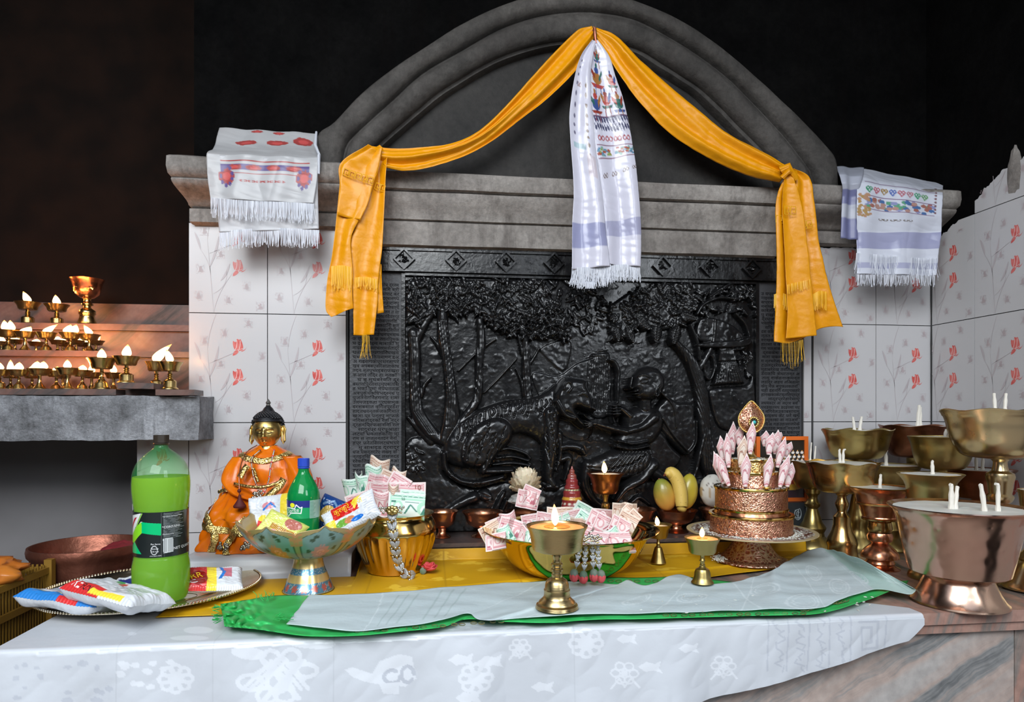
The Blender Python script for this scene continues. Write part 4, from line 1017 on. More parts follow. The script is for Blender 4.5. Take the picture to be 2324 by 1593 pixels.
# --- white scarf over the right capital
rk = empty('prayer_scarf', onY(2030, 400, 1.70), 0, 'bluish white scarf with a band of coloured hearts, over the right cornice end', 'scarf')
ops = []; hc = [L('3f8a66'), L('b06a78'), L('9a7f4f'), L('5a6fb0'), L('b06a78'), L('b07a86'), L('4f9a76'), L('6a9a6a')]
for k in range(8):
    u = .14+k*.095; ops += [('ring', u-.018, .25, .022, .014, .4, hc[k]), ('ring', u+.018, .25, .022, .014, .4, hc[k]), ('line', [(u-.038, .254), (u, .282), (u+.038, .254)], .006, hc[k])]
for v in (.20, .305, .405): ops += [('rect', .08, v, .92, v+.006, L('7a5a7c'))]
rd = random.Random(9)
for k in range(50): ops.append(('ell', rd.uniform(.10, .9), rd.uniform(.325, .395), .035, .014, rd.choice([L('4f6fa0'), L('5f9a7a'), L('b08a80'), L('8a8fb8'), L('a06a60')])))
for k in range(9): ops.append(('ell', .93, .14+k*.03, .014, .010, L('7a5a60')))
for k in range(30): ops.append(('ell', rd.uniform(.02, .15), rd.uniform(.30, .48), .02, .012, rd.choice([L('b08a70'), L('a88a5a')])))
ops += knots(.49, [.32, .46, .60], .030, .010, L('6a6058')) + [('rect', 0, .61, 1, .78, L('9a9cba')), ('rect', .0, .905, 1, .95, L('a6a8c2'))]
def slopeR(u, v): return float(np.interp(v, [0, .16, .22, .40, .60, 1], [1.80, 1.712, 1.690, 1.680, 1.690, 1.686]))
hang('cloth', [(1950,382),(1945,410),(1943,470),(1943,525),(1943,570),(1943,622)], [(2139,417),(2138,440),(2136,490),(2134,525),(2128,570),(2122,625)], 1.69, 110, 170, M['silk_print'], rk,
     lambda u, v: .006*math.sin(u*6.28*2+.5)*(.3+.7*v)+.003*noise.noise(Vector((u*4, v*5, 3))), (0.60,.62,.70), ops, Yfn=slopeR)
hang('cloth', [(1897,378),(1905,400),(1911,430),(1909,476),(1907,541)], [(1960,381),(1956,405),(1950,430),(1947,480),(1946,545)], 1.694, 30, 60, M['silk_sheer'], rk,
     lambda u, v: .004*math.sin(u*9), (0.50,.52,.60), [('rect', 0, .50, 1, .68, L('7d80a8')), ('rect', 0, .82, 1, 1, L('7d80a8'))], Yfn=lambda u, v: slopeR(u, v)+.004)
fringe('fringe', rk, [(1943,574),(2000,578),(2060,584),(2126,586)], .055, 90, M['white_thread'], 31, .0013, .012, 1.682)
fringe('fringe', rk, [(1943,620),(2000,624),(2060,622),(2122,624)], .030, 90, M['white_thread'], 32, .0012, .006, 1.684)

# --- white brocade over the counter front
xl, xr = XCL-.004, onY(2086, 1390, YF).x
zt = COUNTER+.0035
def drop(x_):
    p = [(XCL, .34), (onY(820, 1593, YF).x, .205), (onY(1160, 1570, YF).x, .185), (onY(1420, 1563, YF).x, .15), (onY(1600, 1535, YF).x, .125), (onY(1800, 1500, YF).x, .095), (onY(1960, 1460, YF).x, .06), (onY(2050, 1432, YF).x, .040), (xr, .012)]
    return float(np.interp(x_, [q[0] for q in p], [q[1] for q in p]))
NU, NV = 860, 320
def depth_in(x_): return float(np.interp(x_, [xl, -.2, .5, xr-.10, xr], [.42, .30, .16, .10, .03]))
xs_ = np.linspace(xl, xr, NU); vs, TX, TZ = [], np.zeros((NV, NU)), np.zeros((NV, NU))
for j in range(NV):
    v = j/(NV-1)
    for i, x_ in enumerate(xs_):
        din, dr = depth_in(x_), drop(x_); tot = din+.012+dr; s = v*tot-din     # s<0: on top
        wr = noise.noise(Vector((x_*5, s*4, 1)))
        if s < 0: y_, z_ = YF-.004-s, zt+.0012*max(0, wr)
        elif s < .012: a = s/.012*math.pi/2; y_, z_ = YF-.004-.0076*math.sin(a), zt-.0076*(1-math.cos(a))
        else:
            q = s-.012; w2 = noise.noise(Vector((x_*7+q*3, q*5, 7))); y_ = YF-.0125-.016*min(1, q*7)*(.55*math.sin(x_*15+q*5+math.sin(x_*5)*2)+.35*math.sin(x_*37-q*9)+.9*abs(w2)+.4)-.005*wr-.0022*abs(noise.noise(Vector((x_*26+q*14, q*20, 2)))); z_ = zt-.0076-q
            y_ = min(y_, YF-.0115)
        vs.append((x_, y_, z_)); TX[j, i] = x_; TZ[j, i] = s
o = mesh('altar_cloth', vs, grid_faces(NU, NV), M['brocade'], None, True, None, 180)
def bp_(px, py): q = onY(px, py, YF-.012); return (q.x, zt-q.z+.004)
base_ = (0.50, 0.52, 0.55); hi = (0.60, 0.62, 0.65); lo = (0.43, 0.45, 0.49)
B_ = []
def bl(pts, w, c=hi): B_.append(('line', [bp_(*p) for p in pts], w, c))
def bpoly(pts, c=hi): B_.append(('poly', [bp_(*p) for p in pts], c))
def loop(cx, cy, rx, ry, a0=0, a1=360, n=22): return [(cx+rx*math.cos(R(a)), cy+ry*math.sin(R(a))) for a in np.linspace(a0, a1, n)]
# endless knot
for k in (-1, 0, 1):
    bl([(600+k*16-26, 1530+26-k*0), (600+k*16+34, 1500)], .003); bl([(655+k*16-24, 1500), (655+k*16+30, 1560)], .003)
for cx, cy, rx, ry in ((615,1492,20,16),(662,1490,20,16),(570,1545,28,16),(695,1520,26,14),(610,1572,22,16),(650,1572,22,16),(634,1540,26,26)): bl(loop(cx, cy, rx, ry), .0034)
bl([(600,1500),(640,1540),(680,1580)], .004); bl([(690,1500),(640,1545),(600,1585)], .004); bl([(580,1530),(640,1490),(690,1540)], .004)
# conch
bpoly([(783,1518),(800,1512),(845,1528),(862,1500),(905,1484),(935,1490),(945,1540),(920,1558),(880,1552),(840,1548),(800,1534)])
bl(loop(890,1535,18,14,0,300), .003, lo); bl(loop(925,1530,14,18,40,360), .003, lo); bpoly([(860,1548),(905,1548),(905,1575),(870,1572)])
# lotus, fish, vase, canopy
for (cx, cy) in ((1080,1535),(400,1540),(1330,1460)):
    for a in range(0, 360, 45): bl(loop(cx+26*math.cos(R(a)), cy+22*math.sin(R(a)), 12, 9), .0028)
    bpoly(loop(cx, cy, 16, 14))
for (cx, cy, s) in ((1045,1495,1),(1110,1500,1),(1060,1575,1),(1420,1450,.8),(1280,1430,.7),(1470,1510,.9),(1230,1560,.9),(1560,1470,.8)):
    bpoly([(cx-28*s, cy), (cx-8*s, cy-13*s), (cx+14*s, cy-8*s), (cx+30*s, cy-16*s), (cx+24*s, cy+2*s), (cx+32*s, cy+14*s), (cx+10*s, cy+8*s), (cx-10*s, cy+12*s)])
for (cx, cy, s) in ((1415,1525,1.0),(1640,1510,.9),(1180,1470,.8)):
    for a in range(0, 360, 60): bl(loop(cx+20*s*math.cos(R(a)), cy+17*s*math.sin(R(a)), 10*s, 8*s), .0016)
    bl([(cx-30*s, cy+34*s), (cx-12*s, cy+12*s), (cx, cy+30*s), (cx+14*s, cy+10*s), (cx+32*s, cy+30*s)], .0018); bpoly(loop(cx, cy, 8*s, 7*s))
for k in range(14): bpoly(loop(330+rnd.uniform(-60, 60), 1530+rnd.uniform(-30, 30), 10, 6))
for k in range(26): bpoly(loop(rnd.uniform(880, 1180), rnd.uniform(1395, 1425), rnd.uniform(6, 20), 5))
for k in range(18): bpoly(loop(rnd.uniform(40, 260), rnd.uniform(1500, 1590), rnd.uniform(5, 14), rnd.uniform(4, 8)), lo)
# woven end bands near the right
for px_ in (1745, 1790, 1838, 1884, 1932, 2012): bl([(px_, 1400), (px_-8, 1520)], .0016, lo)
for q, px_ in enumerate((1767, 1815, 1862, 1908)):
    for k in range(9): bl([(px_+rnd.uniform(-12, 12), 1405+k*13), (px_+rnd.uniform(-14, 14), 1412+k*13), (px_+rnd.uniform(-10, 10), 1420+k*13)], .0015, lo)
for s in (0, 1): bl([(1950, 1412), (1992, 1410), (1990, 1470), (1955, 1474), (1955, 1425), (1978, 1424), (1977, 1458), (1966, 1460)], .0024, lo)
# woven medallions lying on the top
def tp(px, py): q = onZ(px, py, zt); return (q.x, -(q.y-YF+.004))
for cx, cy, rx, ry in ((450,1430,34,8),(430,1448,44,6),(300,1438,10,4),(560,1462,40,5),(1120,1408,40,6),(700,1450,60,5)):
    B_.append(('poly', [tp(*p) for p in loop(cx, cy, rx, ry)], hi))
C_ = paint(TX, TZ, base_, B_)
for fx in (onY(275, 1500, YF).x, onY(490, 1500, YF).x, onY(1300, 1500, YF).x, onY(760, 1500, YF).x): C_[np.abs(TX-fx) < .0012] *= .9
setcol(o.data, C_.reshape(-1, 3))
tag(o, 'white woven brocade cloth draped over the front edge of the counter', 'cloth')

# --- cloths lying on the counter
def flat(name, B0_, F0_, z, nu, nv, m, parent=None, hump=None, base=None, ops=(), thick=.0008, amp=.0016, fr=9, seed=0):
    a, b = cr_(B0_, nu), cr_(F0_, nu)
    def P(u, v):
        i = int(round(u*(nu-1))); px, py = a[i][0]+(b[i][0]-a[i][0])*v, a[i][1]+(b[i][1]-a[i][1])*v
        h = hump(u, v) if hump else 0; w = onZ(px, py, z+h)
        w.z += max(0, amp*(noise.noise(Vector((w.x*fr, w.y*fr*1.6, seed)))+.4))
        return w - (parent.location if parent else Vector((0, 0, 0)))
    return sheet(name, P, nu, nv, m, parent, base, ops, thick=thick)
xy0, xy1 = onZ(432, 1350, COUNTER).x, onZ(1850, 1262, COUNTER).x
xs_l = xs0+.01
def yel(u, v):
    x_ = xy0+(xy1-xy0)*u
    yf = float(np.interp(x_, [xy0, -.3, 0, .3, .6, xy1], [1.245, 1.245, 1.29, 1.33, 1.40, 1.52]))
    if x_ < xs_l:
        yb = min(1.505, 1.505); s = v; y_ = yb+(yf-yb)*s; z_ = .9062
    else:
        yb = YS-.0055
        if v < .12: t = v/.12; y_ = yb-.004*t; z_ = (STEP-.012)-(STEP-.012-.9075)*t
        else: t = (v-.12)/.88; y_ = yb-.004+(yf-yb+.004)*t; z_ = .9062
    w = noise.noise(Vector((x_*8, y_*12, 3)))
    rid = math.exp(-((y_-(yf+.085+.02*math.sin(x_*7)))/.008)**2)*.0035
    return Vector((x_, y_-.0012*abs(noise.noise(Vector((x_*20, z_*40, 1)))) if v < .12 else y_, z_+(.0012*max(0, w+.3)+rid if v >= .12 else 0)))
YB = (0.60, 0.33, 0.002); ymot = (0.78, 0.50, 0.03)
ops = []
rd = random.Random(12)
for k in range(34):
    u, v = rd.uniform(.05, .98), rd.uniform(.05, .98)
    for q in range(7): ops.append(('ell', u+rd.uniform(-.02, .02), v+rd.uniform(-.04, .04), rd.uniform(.004, .010), rd.uniform(.012, .03), ymot))
    ops.append(('line', [(u-.025, v), (u-.01, v+.03), (u+.01, v-.02), (u+.03, v+.02)], .0025, ymot))
for k in range(9): ops.append(('rect', .11*k+.02, 0, .11*k+.0215, 1, (0.50, 0.27, 0.004)))
M['silk_yellow_brocade'] = painted('silk_yellow_brocade', .55,  bump=.35, bscale=45)
o = sheet('altar_cloth', yel, 420, 130, M['silk_yellow_brocade'], None, YB, ops, thick=.0008)
tag(o, 'yellow brocade cloth spread over the altar top beneath the bowls and lamps', 'cloth')
gw = empty('folded_scarf', onZ(1300, 1370, .908), 0, 'green and gauzy white scarf laid lengthwise across the altar top behind the front edge', 'scarf')
Bg = [(500,1371),(560,1362),(640,1352),(800,1352),(1000,1340),(1200,1322),(1300,1312),(1430,1312),(1560,1310),(1700,1325),(1830,1335),(1960,1325),(2062,1318)]
Fg = [(510,1422),(580,1430),(690,1443),(800,1443),(900,1436),(1000,1424),(1060,1405),(1150,1412),(1250,1414),(1340,1408),(1500,1404),(1700,1398),(1850,1394),(1950,1368),(2056,1328)]
flat('green_layer', Bg, Fg, .9112, 260, 40, M['silk_green'], gw, lambda u, v: .016*max(0, 1-u*7)*abs(noise.noise(Vector((u*60, v*5, 1)))+.5*math.sin(v*9+u*90)) + (.003*abs(math.sin(u*60))*(v > .9)), seed=2)
Bw = [(703,1352),(800,1350),(900,1345),(1000,1334),(1120,1326),(1250,1320),(1400,1326),(1425,1318),(1470,1330),(1540,1304),(1600,1326),(1680,1318),(1740,1300),(1786,1276),(1812,1260),(1846,1247),(1868,1246),(1900,1252),(1950,1270),(2000,1296),(2072,1336)]
Fw = [(650,1417),(780,1432),(870,1428),(1000,1410),(1060,1393),(1100,1408),(1250,1400),(1400,1394),(1480,1393),(1600,1388),(1700,1386),(1850,1381),(1900,1365),(1960,1345),(2000,1338),(2060,1350),(2075,1346),(2079,1340)]
def humpw(u, v):
    h = .009*math.exp(-((u-.615)/.012)**2)*(1-v)+.005*math.exp(-((u-.30)/.010)**2)*v
    return h+.002*abs(math.sin(u*38))*.6+.0045+.040*math.exp(-((u-.90)/.075)**2)*(1-v)**1.3
GB = (0.62, 0.71, 0.73); GL = (0.74, 0.82, 0.84); GK = (0.50, 0.60, 0.60)
ops = [('fn', lambda U, V: U > .80, (0.52, 0.69, 0.65))]
for u in (.085, .245, .33, .47, .575, .66, .78): ops.append(('line', [(u, 0), (u+.006, .5), (u+.004, 1)], .0010, GL))
ops.append(('line', [(.54, .05), (.60, .98)], .0012, GL)); ops += [('rect', .105+.012*k, .1, .1065+.012*k, .9, GK) for k in range(7)]
rd = random.Random(4)
for k in range(9):
    for j in range(26): u = .845+.0045*j+.004*k; v = .12+.075*k; ops.append(('line', [(u, v), (u+.0016*rd.uniform(-1, 1), v+.03), (u+.002, v+.02)], .0007, GL if k % 2 else GK))
for (cu, cv) in ((.50,.5),(.60,.45),(.70,.40),(.73,.78),(.64,.85),(.80,.70),(.42,.6),(.33,.5)):
    for q in (1, .7): ops.append(('ring', cu, cv, .020*q, .16*q, .86, GL))
    ops.append(('line', [(cu-.010, cv), (cu, cv+.05), (cu+.010, cv)], .0010, GL))
M['gauze_print'] = painted('gauze_print', .7, bump=.4, bscale=90, alpha=.90, transl=.2)
flat('gauze_layer', Bw, Fw, .9125, 520, 70, M['gauze_print'], gw, humpw, base=GB, ops=ops, amp=.0030, fr=14, seed=5)
def on_g(px, py, z=.9150): return onZ(px, py, z)-gw.location
ink_ = mat('border_ink', (0.05, 0.12, 0.05), .6, color2=(0.22, 0.14, 0.04), vscale=60)
for k, (cx, cy) in enumerate([(820+i*44, 1433-i*3.2) for i in range(8)]+[(1520+i*42, 1396-i*.6) for i in range(8)]+[(1395+i*42, 1318) for i in range(4)]):
    if k in (0, 8, 16): mb = MB()
    for sx in (-1, 1): mb.tube([on_g(cx+sx*9+7*math.cos(a), cy+2.6*math.sin(a)) for a in np.linspace(0, 6.28, 10)], .0007, 4)
    if k in (7, 15, 19): mb.build('printed_border', ink_, gw)
for cx, cy in ((1900,1362),(1830,1378)):
    mb = MB()
    for k in range(5): mb.tube([on_g(cx+k*9-18+9*math.cos(a), cy+3*math.sin(k)+6*math.sin(a)) for a in np.linspace(0, 5.5, 10)], .0009, 4)
    mb.build('printed_scroll', ink_, gw)
rd = random.Random(3)
for (cx, cy, n, ang0, ln) in ((600,1357,16,100,16),(500,1392,26,185,16),(640,1400,20,20,14)):
    mb = MB()
    for k in range(n):
        a = R(ang0+rd.uniform(-35, 35)); q = (cx+rd.uniform(-20, 20)*(.3 if ang0 == 185 else 1), cy+rd.uniform(-8, 8)*(2 if ang0 == 185 else 1))
        mb.tube([on_g(q[0], q[1], .920), on_g(q[0]+ln*math.cos(a), q[1]-ln*.7*math.sin(a), .924)], .0006, 4)
    mb.build('fringe', M['silk_green'], gw)
mb = MB(); rd = random.Random(8)
for k in range(44):
    px, py = rd.uniform(1330, 1980), rd.uniform(1345, 1392); p = onZ(px, py, .9185); a = rd.uniform(0, 3); l_ = .0030
    mb.tube([p-Vector((l_*math.cos(a), l_*math.sin(a), 0)), p, p+Vector((l_*math.cos(a), l_*math.sin(a), 0))], [.0006, .0013, .0006], 6)
o = mb.build('rice_grains', M['wax']); tag(o, 'scattered white rice grains on the gauze scarf', 'rice', kind='stuff')
# ------------------------------------------------------------------ turned metal bowls and butter lamps
class Spot:
    """a standing place: contact point under photo pixel column cx, support height z, camera depth d"""
    def __init__(s, cx, z, by=None, d=None, Y=None):
        u = (cx-CX)/F
        if by is not None: d = (ZC-z)*F/(by-HY)
        if Y is not None: d = Y/(CT-u*ST)
        s.d, s.cx, s.z = d, cx, z; s.loc = atd(cx, HY, d); s.loc.z = z
        s.by = HY+(ZC-z)*F/d; s.k = d/F; s.kr = s.k/math.sqrt(1+u*u*.75)
    def pr(s, prof): return [(max(r, .0)*s.kr, max(.0004, (s.by-y)*s.k)) for r, y in prof]
    def h(s, y): return (s.by-y)*s.k
    def r(s, r): return r*s.kr
def rnd_prof(p, n): return sm(p, n)
def flame_bm(h, w, lean=(0, 0)):
    mb = MB(); pts = [(0.0, .0), (.55, .10), (.92, .25), (1.0, .38), (.86, .55), (.58, .74), (.28, .90), (.0, 1.0)]
    q = cr_(pts, 16); vs = []; seg = 10
    for r, z in q:
        for k in range(seg):
            a = 2*math.pi*k/seg; vs.append((max(r, .001)*w*math.cos(a)+lean[0]*z*z*h, max(r, .001)*w*math.sin(a)+lean[1]*z*z*h, z*h))
    fs = [(i*seg+k, i*seg+(k+1) % seg, (i+1)*seg+(k+1) % seg, (i+1)*seg+k) for i in range(15) for k in range(seg)]
    mb.add(vs, fs, 0); mb.m = [0 if f[0] < 12*seg else 1 for f in mb.f]
    return mb
def add_flame(parent, x_, y_, z_, h, w, lean=(0, 0), energy=0.0):
    o = flame_bm(h, w, lean).build('flame', [M['flame'], M['flame_tip']], parent, loc=(x_, y_, z_))
    if energy:
        l = bpy.data.lights.new('flame_light', 'POINT'); l.energy = energy; l.color = (1, .50, .17); l.shadow_soft_size = .012
        lo_ = bpy.data.objects.new('flame_light', l); col.objects.link(lo_); lo_.parent = o; lo_.location = (lean[0]*h*.3, lean[1]*h*.3, h*.6)
    w_ = MB(); w_.tube([(0, 0, -.006), (0.0003, 0, .002), (.001, 0, h*.16)], [.0012, .0011, .0007], 6)
    w_.build('wick', M['char'], parent, loc=(x_, y_, z_))
    return o
def wick_bm(pts, r):
    mb = MB(); n = len(pts); q = cr_(pts, 10)
    mb.tube([tuple(p) for p in q], [r*(1.15-.5*i/9)*(1+.15*math.sin(i*2.1)) for i in range(10)], 8); return mb
# --- generic standing lamp of the front row; profile in photo pixels
def lamp(sp, name, label, cup, stem, m_cup, m_stem=None, waxy=None, wax_r=None, melt=None, flame=None, wicks=(), seg=48, group=None, cat='lamp', knobs=None, wfn=None, energy=0, cup_fn=None):
    r = empty(name, sp.loc, 0, label, cat, group)
    MB().lathe(sp.pr(cup), seg, fn=cup_fn).build('cup', m_cup, r, ang=35)
    if stem: MB().lathe(sp.pr(stem), seg).build('stem', m_stem or m_cup, r, ang=35)
    if waxy is not None:
        w = MB(); rr_ = sp.r(wax_r); zz = sp.h(waxy)
        def wf(r0, z0, a): return r0, z0+.0012*noise.noise(Vector((r0*60*math.cos(a), r0*60*math.sin(a), sp.cx)))
        w.lathe([(rr_*1.0, zz-.003), (rr_*.985, zz), (rr_*.8, zz+.0005), (rr_*.5, zz+.0004), (rr_*.2, zz), (.0005, zz)], 40, fn=wf, cap=False)
        w.build('wax', M['wax_hot'] if melt else M['wax'], r)
        if melt: MB().lathe([(sp.r(melt), zz+.0012), (.0004, zz+.0014)], 32, cap=False).build('melted_wax', M['wax_melt'], r)
        for wk_ in wicks:      # (px, base y, tip px, tip y, radius px)
            dx0, z0, dx1, z1_, rr2 = (wk_[0]-sp.cx)*sp.kr, sp.h(wk_[1]), (wk_[2]-sp.cx)*sp.kr, sp.h(wk_[3]), wk_[4]*sp.kr
            dy = wk_[5]*sp.kr if len(wk_) > 5 else 0
            hook_ = wk_[6] if len(wk_) > 6 else 0
            pts = [(dx0, dy, zz-.004), (dx0+(dx1-dx0)*.35, dy, zz+(z1_-z0)*.4), (dx1, dy, zz+(z1_-z0)*.92), (dx1+hook_*sp.kr, dy, zz+(z1_-z0)*1.0)]
            wick_bm(pts, rr2).build('wick', M['wick'], r)
        if flame: add_flame(r, (flame[0]-sp.cx)*sp.kr, 0, zz+.002, flame[1]*sp.k, flame[2]*sp.k, flame[3], energy)
    return r
# butter lamp in front
sp = Spot(1264, .9228, by=1379)
sp_front = sp
lamp(sp, 'butter_lamp', 'large brushed brass butter lamp burning in front of the basin, nearest the camera',
     [(30,1251),(46,1250),(54,1247),(57,1240),(60,1222),(64,1204),(69,1196),(70,1191.5),(67,1192),(62,1200),(58,1212),(1,1214)],
     [(1,1382),(47,1382),(49,1378),(47,1371),(42,1368),(41,1364),(33,1357),(30,1352),(29.5,1342),(30,1338),(28,1336),(26,1322),(23,1316),(16,1311),(12,1309)]+
     [(12,1305),(13,1303),(11,1301),(11,1297),(14,1295),(14,1291),(11,1289),(11,1286),(13.5,1283),(13.5,1279),(10,1276),(9,1270),(10,1266),(11.5,1262),(11,1255),(9,1252)],
     M['brass_brushed'], waxy=1196, wax_r=62, melt=30, flame=(1260, 50, 8.5, (-.05, 0)), energy=.25)
sp = Spot(1594, .9228, by=1322)
lamp(sp, 'butter_lamp', 'small brass butter lamp burning in front of the tiered mandala stand',
     [(18,1256),(28,1255),(31,1250),(33,1236),(38,1226),(41,1219.5),(38,1221),(33,1228),(1,1230)],
     [(1,1325),(25,1325),(26,1322),(22,1316),(19,1308),(18,1298),(15,1291),(8,1287),(6,1284),(7,1281),(5,1279),(5,1275),(7,1272),(5,1269),(4.5,1262),(6,1258)],
     M['brass_dull'], waxy=1222, wax_r=36, melt=12, flame=(1593, 24, 6, (.02, 0)), energy=.12)
sp = Spot(1494, COUNTER+.009, by=1264+14)
lamp(sp, 'butter_lamp', 'little dark brass butter lamp burning at the right rim of the basin',
     [(10,1222),(19,1220),(22,1212),(24,1200),(30,1192),(31,1189),(28,1190),(22,1198),(1,1200)],
     [(1,1266+14),(17,1266+14),(18,1264+12),(14,1254+9),(11,1246+5),(8,1242),(5,1240),(4,1236),(5,1233),(3.5,1230),(3.5,1224),(6,1222)],
     M['brass_dull'], waxy=1195, wax_r=25, flame=(1492, 22, 5.5, (-.1, 0)), energy=.08)
sp = Spot(1374, STEP, Y=1.700)
lamp(sp, 'butter_lamp', 'dark tarnished brass butter lamp burning before the relief, behind the basin',
     [(12,1121),(24,1119),(29,1112),(31,1098),(35,1084),(42,1075),(43,1073),(39,1074.5),(33,1082),(1,1082)],
     [(1,1221),(26,1221),(26,1216),(20,1206),(12,1196),(8,1180),(6,1165),(7,1156),(10,1150),(9,1142),(5,1138),(6,1130),(8,1122)],
     M['copper_dim'], M['brass'], waxy=1076, wax_r=37, flame=(1372, 28, 6.5, (-.06, 0)), energy=.08)
# --- row of copper offering bowls on the step
def offering_bowl(cx, rim, r, label, base_r=None, m='copper', cat='bowl', Yo=1.735):
    sp = Spot(cx, STEP, Y=Yo); q = r/47
    rt = empty('offering_bowl', sp.loc, 0, label, cat, 'copper offering bowls on the marble step')
    def Z(y): return sp.by-(sp.by-rim)*(1232-y)/(1232-1165)
    MB().lathe(sp.pr([(12*q,Z(1208)),(20*q,Z(1206)),(33*q,Z(1198)),(39*q,Z(1186)),(42*q,Z(1174)),(46*q,Z(1168)),(48*q,Z(1164)),(45*q,Z(1166)),(40*q,Z(1174)),(36*q,Z(1188)),(20*q,Z(1200)),(.5,Z(1202))]), 48).build('bowl', M[m], rt, ang=50)
    MB().lathe(sp.pr([(1,Z(1232)),(25*q,Z(1232)),(27*q,Z(1229.5)),(24*q,Z(1227)),(17*q,Z(1224)),(12*q,Z(1216)),(13*q,Z(1209)),(11*q,Z(1206))]), 40).build('foot', M[m], rt, ang=50)
    return rt, sp
offering_bowl(1003, 1160, 36, 'copper offering bowl half hidden behind the fluted brass pot')
offering_bowl(1095, 1161, 46, 'empty copper offering bowl between the fluted brass pot and the basin')
bowl_f, spf = offering_bowl(1192, 1160, 46, 'copper offering bowl under the white butter flower', Yo=1.752)
bowl_s, sps = offering_bowl(1299, 1158, 44, 'copper offering bowl behind the basin, under the red votive cone', Yo=1.752)
offering_bowl(1440, 1155, 49, 'copper offering bowl right of the dark lamp, behind the basin')
bowl_m, spm = offering_bowl(1535, 1157, 48, 'copper offering bowl holding two mangoes and a banana')
bowl_r, spr = offering_bowl(1632, 1155, 46, 'copper offering bowl with a wrapped rice ball, behind the mandala stand')
# --- tall lamps at the right
G_R = 'unlit butter lamps crowded at the right of the altar'
def bowlprof(r, y0, y1, lip=6, b=.36):
    h = y1-y0
    return [(r*b, y1),(r*.62, y1-h*.06),(r*.78, y1-h*.28),(r*.86, y1-h*.55),(r*.90, y1-h*.75),(r*.96, y0+h*.09),(r, y0+1),(r*.985, y0),(r*.93, y0+h*.10),(r*.86, y0+h*.2),(1, y0+h*.22)]
def cupprof(r, y0, y1, b=.66):
    h = y1-y0
    return [(r*b*.5, y1),(r*b, y1),(r*(b+.04), y1-h*.1),(r*(b+.06), y1-h*.5),(r*(b+.12), y1-h*.68),(r*.90, y0+h*.14),(r, y0+1),(r*.98, y0),(r*.86, y0+h*.12),(1, y0+h*.13)]
def standprof(b, y0, y1, R_=1.0, n=12):
    h = y1-y0; q = [(1,1.0),(.98,1.0),(1,.98),(.95,.93),(.70,.86),(.52,.80),(.50,.74),(.56,.70),(.60,.66),(.52,.61),(.42,.56),(.36,.48),(.26,.38),(.24,.34),(.34,.30),(.36,.26),(.26,.22),(.22,.17),(.24,.12),(.34,.08),(.36,.0)]
    return [(b*R_*a if i else 1, y0+h*t) for i, (a, t) in enumerate(q)]
def wavy(sp, amp, n=7):
    def f(r, z, a): return r, z+(amp*sp.k*math.sin(a*n+sp.cx) if r > 0 and z > 0 else 0)*min(1, max(0, z/.01))*(1 if r > .03 else 0)
    return f
def bigbowl(cx, Y, r, y0, y1, label, m, wicks, wy=None, kind='bowl', stem=None, sb=None, m2=None, waxk=.88, wav=0, z=COUNTER):
    sp = Spot(cx, z, Y=Y)
    prof = bowlprof(r, y0, y1) if kind == 'bowl' else cupprof(r, y0, y1)
    prof = (prof if kind != 'bowl' else sm(prof[:8], 34)+prof[8:])
    st = stem or standprof(sb or r*.62, y1-1, sp.by)
    fn = None
    if wav:
        top = sp.h(y0)
        def fn(rr, zz, a): return rr*(1+.01*math.sin(a*wav+1)), zz+(.0025*math.sin(a*wav) if zz > top-.012 else 0)
    return lamp(sp, 'butter_lamp', label, prof, st, M[m], M[m2 or m], waxy=(wy if wy is not None else y0+2), wax_r=r*waxk, wicks=wicks, group=G_R, cup_fn=fn)
bigbowl(1946, 1.668, 82, 974, 1042, 'wide brass bowl lamp at the upper left of the group, two stubby wicks', 'brass_dull', [(1938,978,1934,948,3.5),(1952,978,1957,947,3.8)], sb=46, wav=7)
bigbowl(2074, 1.705, 81, 965, 1038, 'wide dark brass bowl lamp at the back by the wall corner, tall white wick', 'copper_dim', [(2085,968,2089,920,4.5),(2092,968,2092,924,4)], m2='brass_dull', sb=48, wav=6)
bigbowl(2138, 1.53, 79, 990, 1066, 'dull brass bowl lamp with an engraved cloud mark, partly behind the largest bowl', 'brass_dull', [(2146,990,2150,972,4)], sb=44)
bigbowl(1844, 1.715, 58, 1046, 1109, 'brass bowl lamp with thin wicks at the far left of the group, beside the picture', 'brass_dull', [(1838,1050,1841,1006,2),(1849,1050,1852,1014,2)], sb=52, wav=6, stem=None)
bigbowl(1911, 1.568, 86, 1048, 1118, 'brass bowl lamp full of pale wax with two hooked wicks, tall knobbed stem', 'brass', [(1906,1052,1904,1022,3.4,0,2),(1914,1052,1915,1022,3.4,0,5)], wav=8,
        stem=[(1,1276),(46,1276),(46,1272),(40,1266),(36,1260),(35,1252),(34,1240),(36,1232),(33,1222),(24,1204),(20,1190),(20,1172),(12,1163),(11,1158),(15,1148),(16,1142),(11,1132),(10,1126),(15,1121),(15,1116)])
bigbowl(2020, 1.66, 71, 1054, 1112, 'brass bowl lamp with one drooping wick, behind the copper-banded lamp', 'brass_dull', [(2009,1058,2008,1024,4.5,0,4)], sb=46)
bigbowl(2111, 1.36, 77, 1074, 1134, 'low straight-sided brass lamp with a single short wick', 'brass_dull', [(2118,1076,2117,1046,4.5,0,2)], kind='cup', sb=52)
bigbowl(2222, 1.525, 84, 1064, 1128, 'dark copper lamp with two wicks, behind the largest brass bowl', 'copper_dim', [(2214,1068,2213,1034,4),(2232,1068,2234,1036,4)], kind='cup', sb=52)
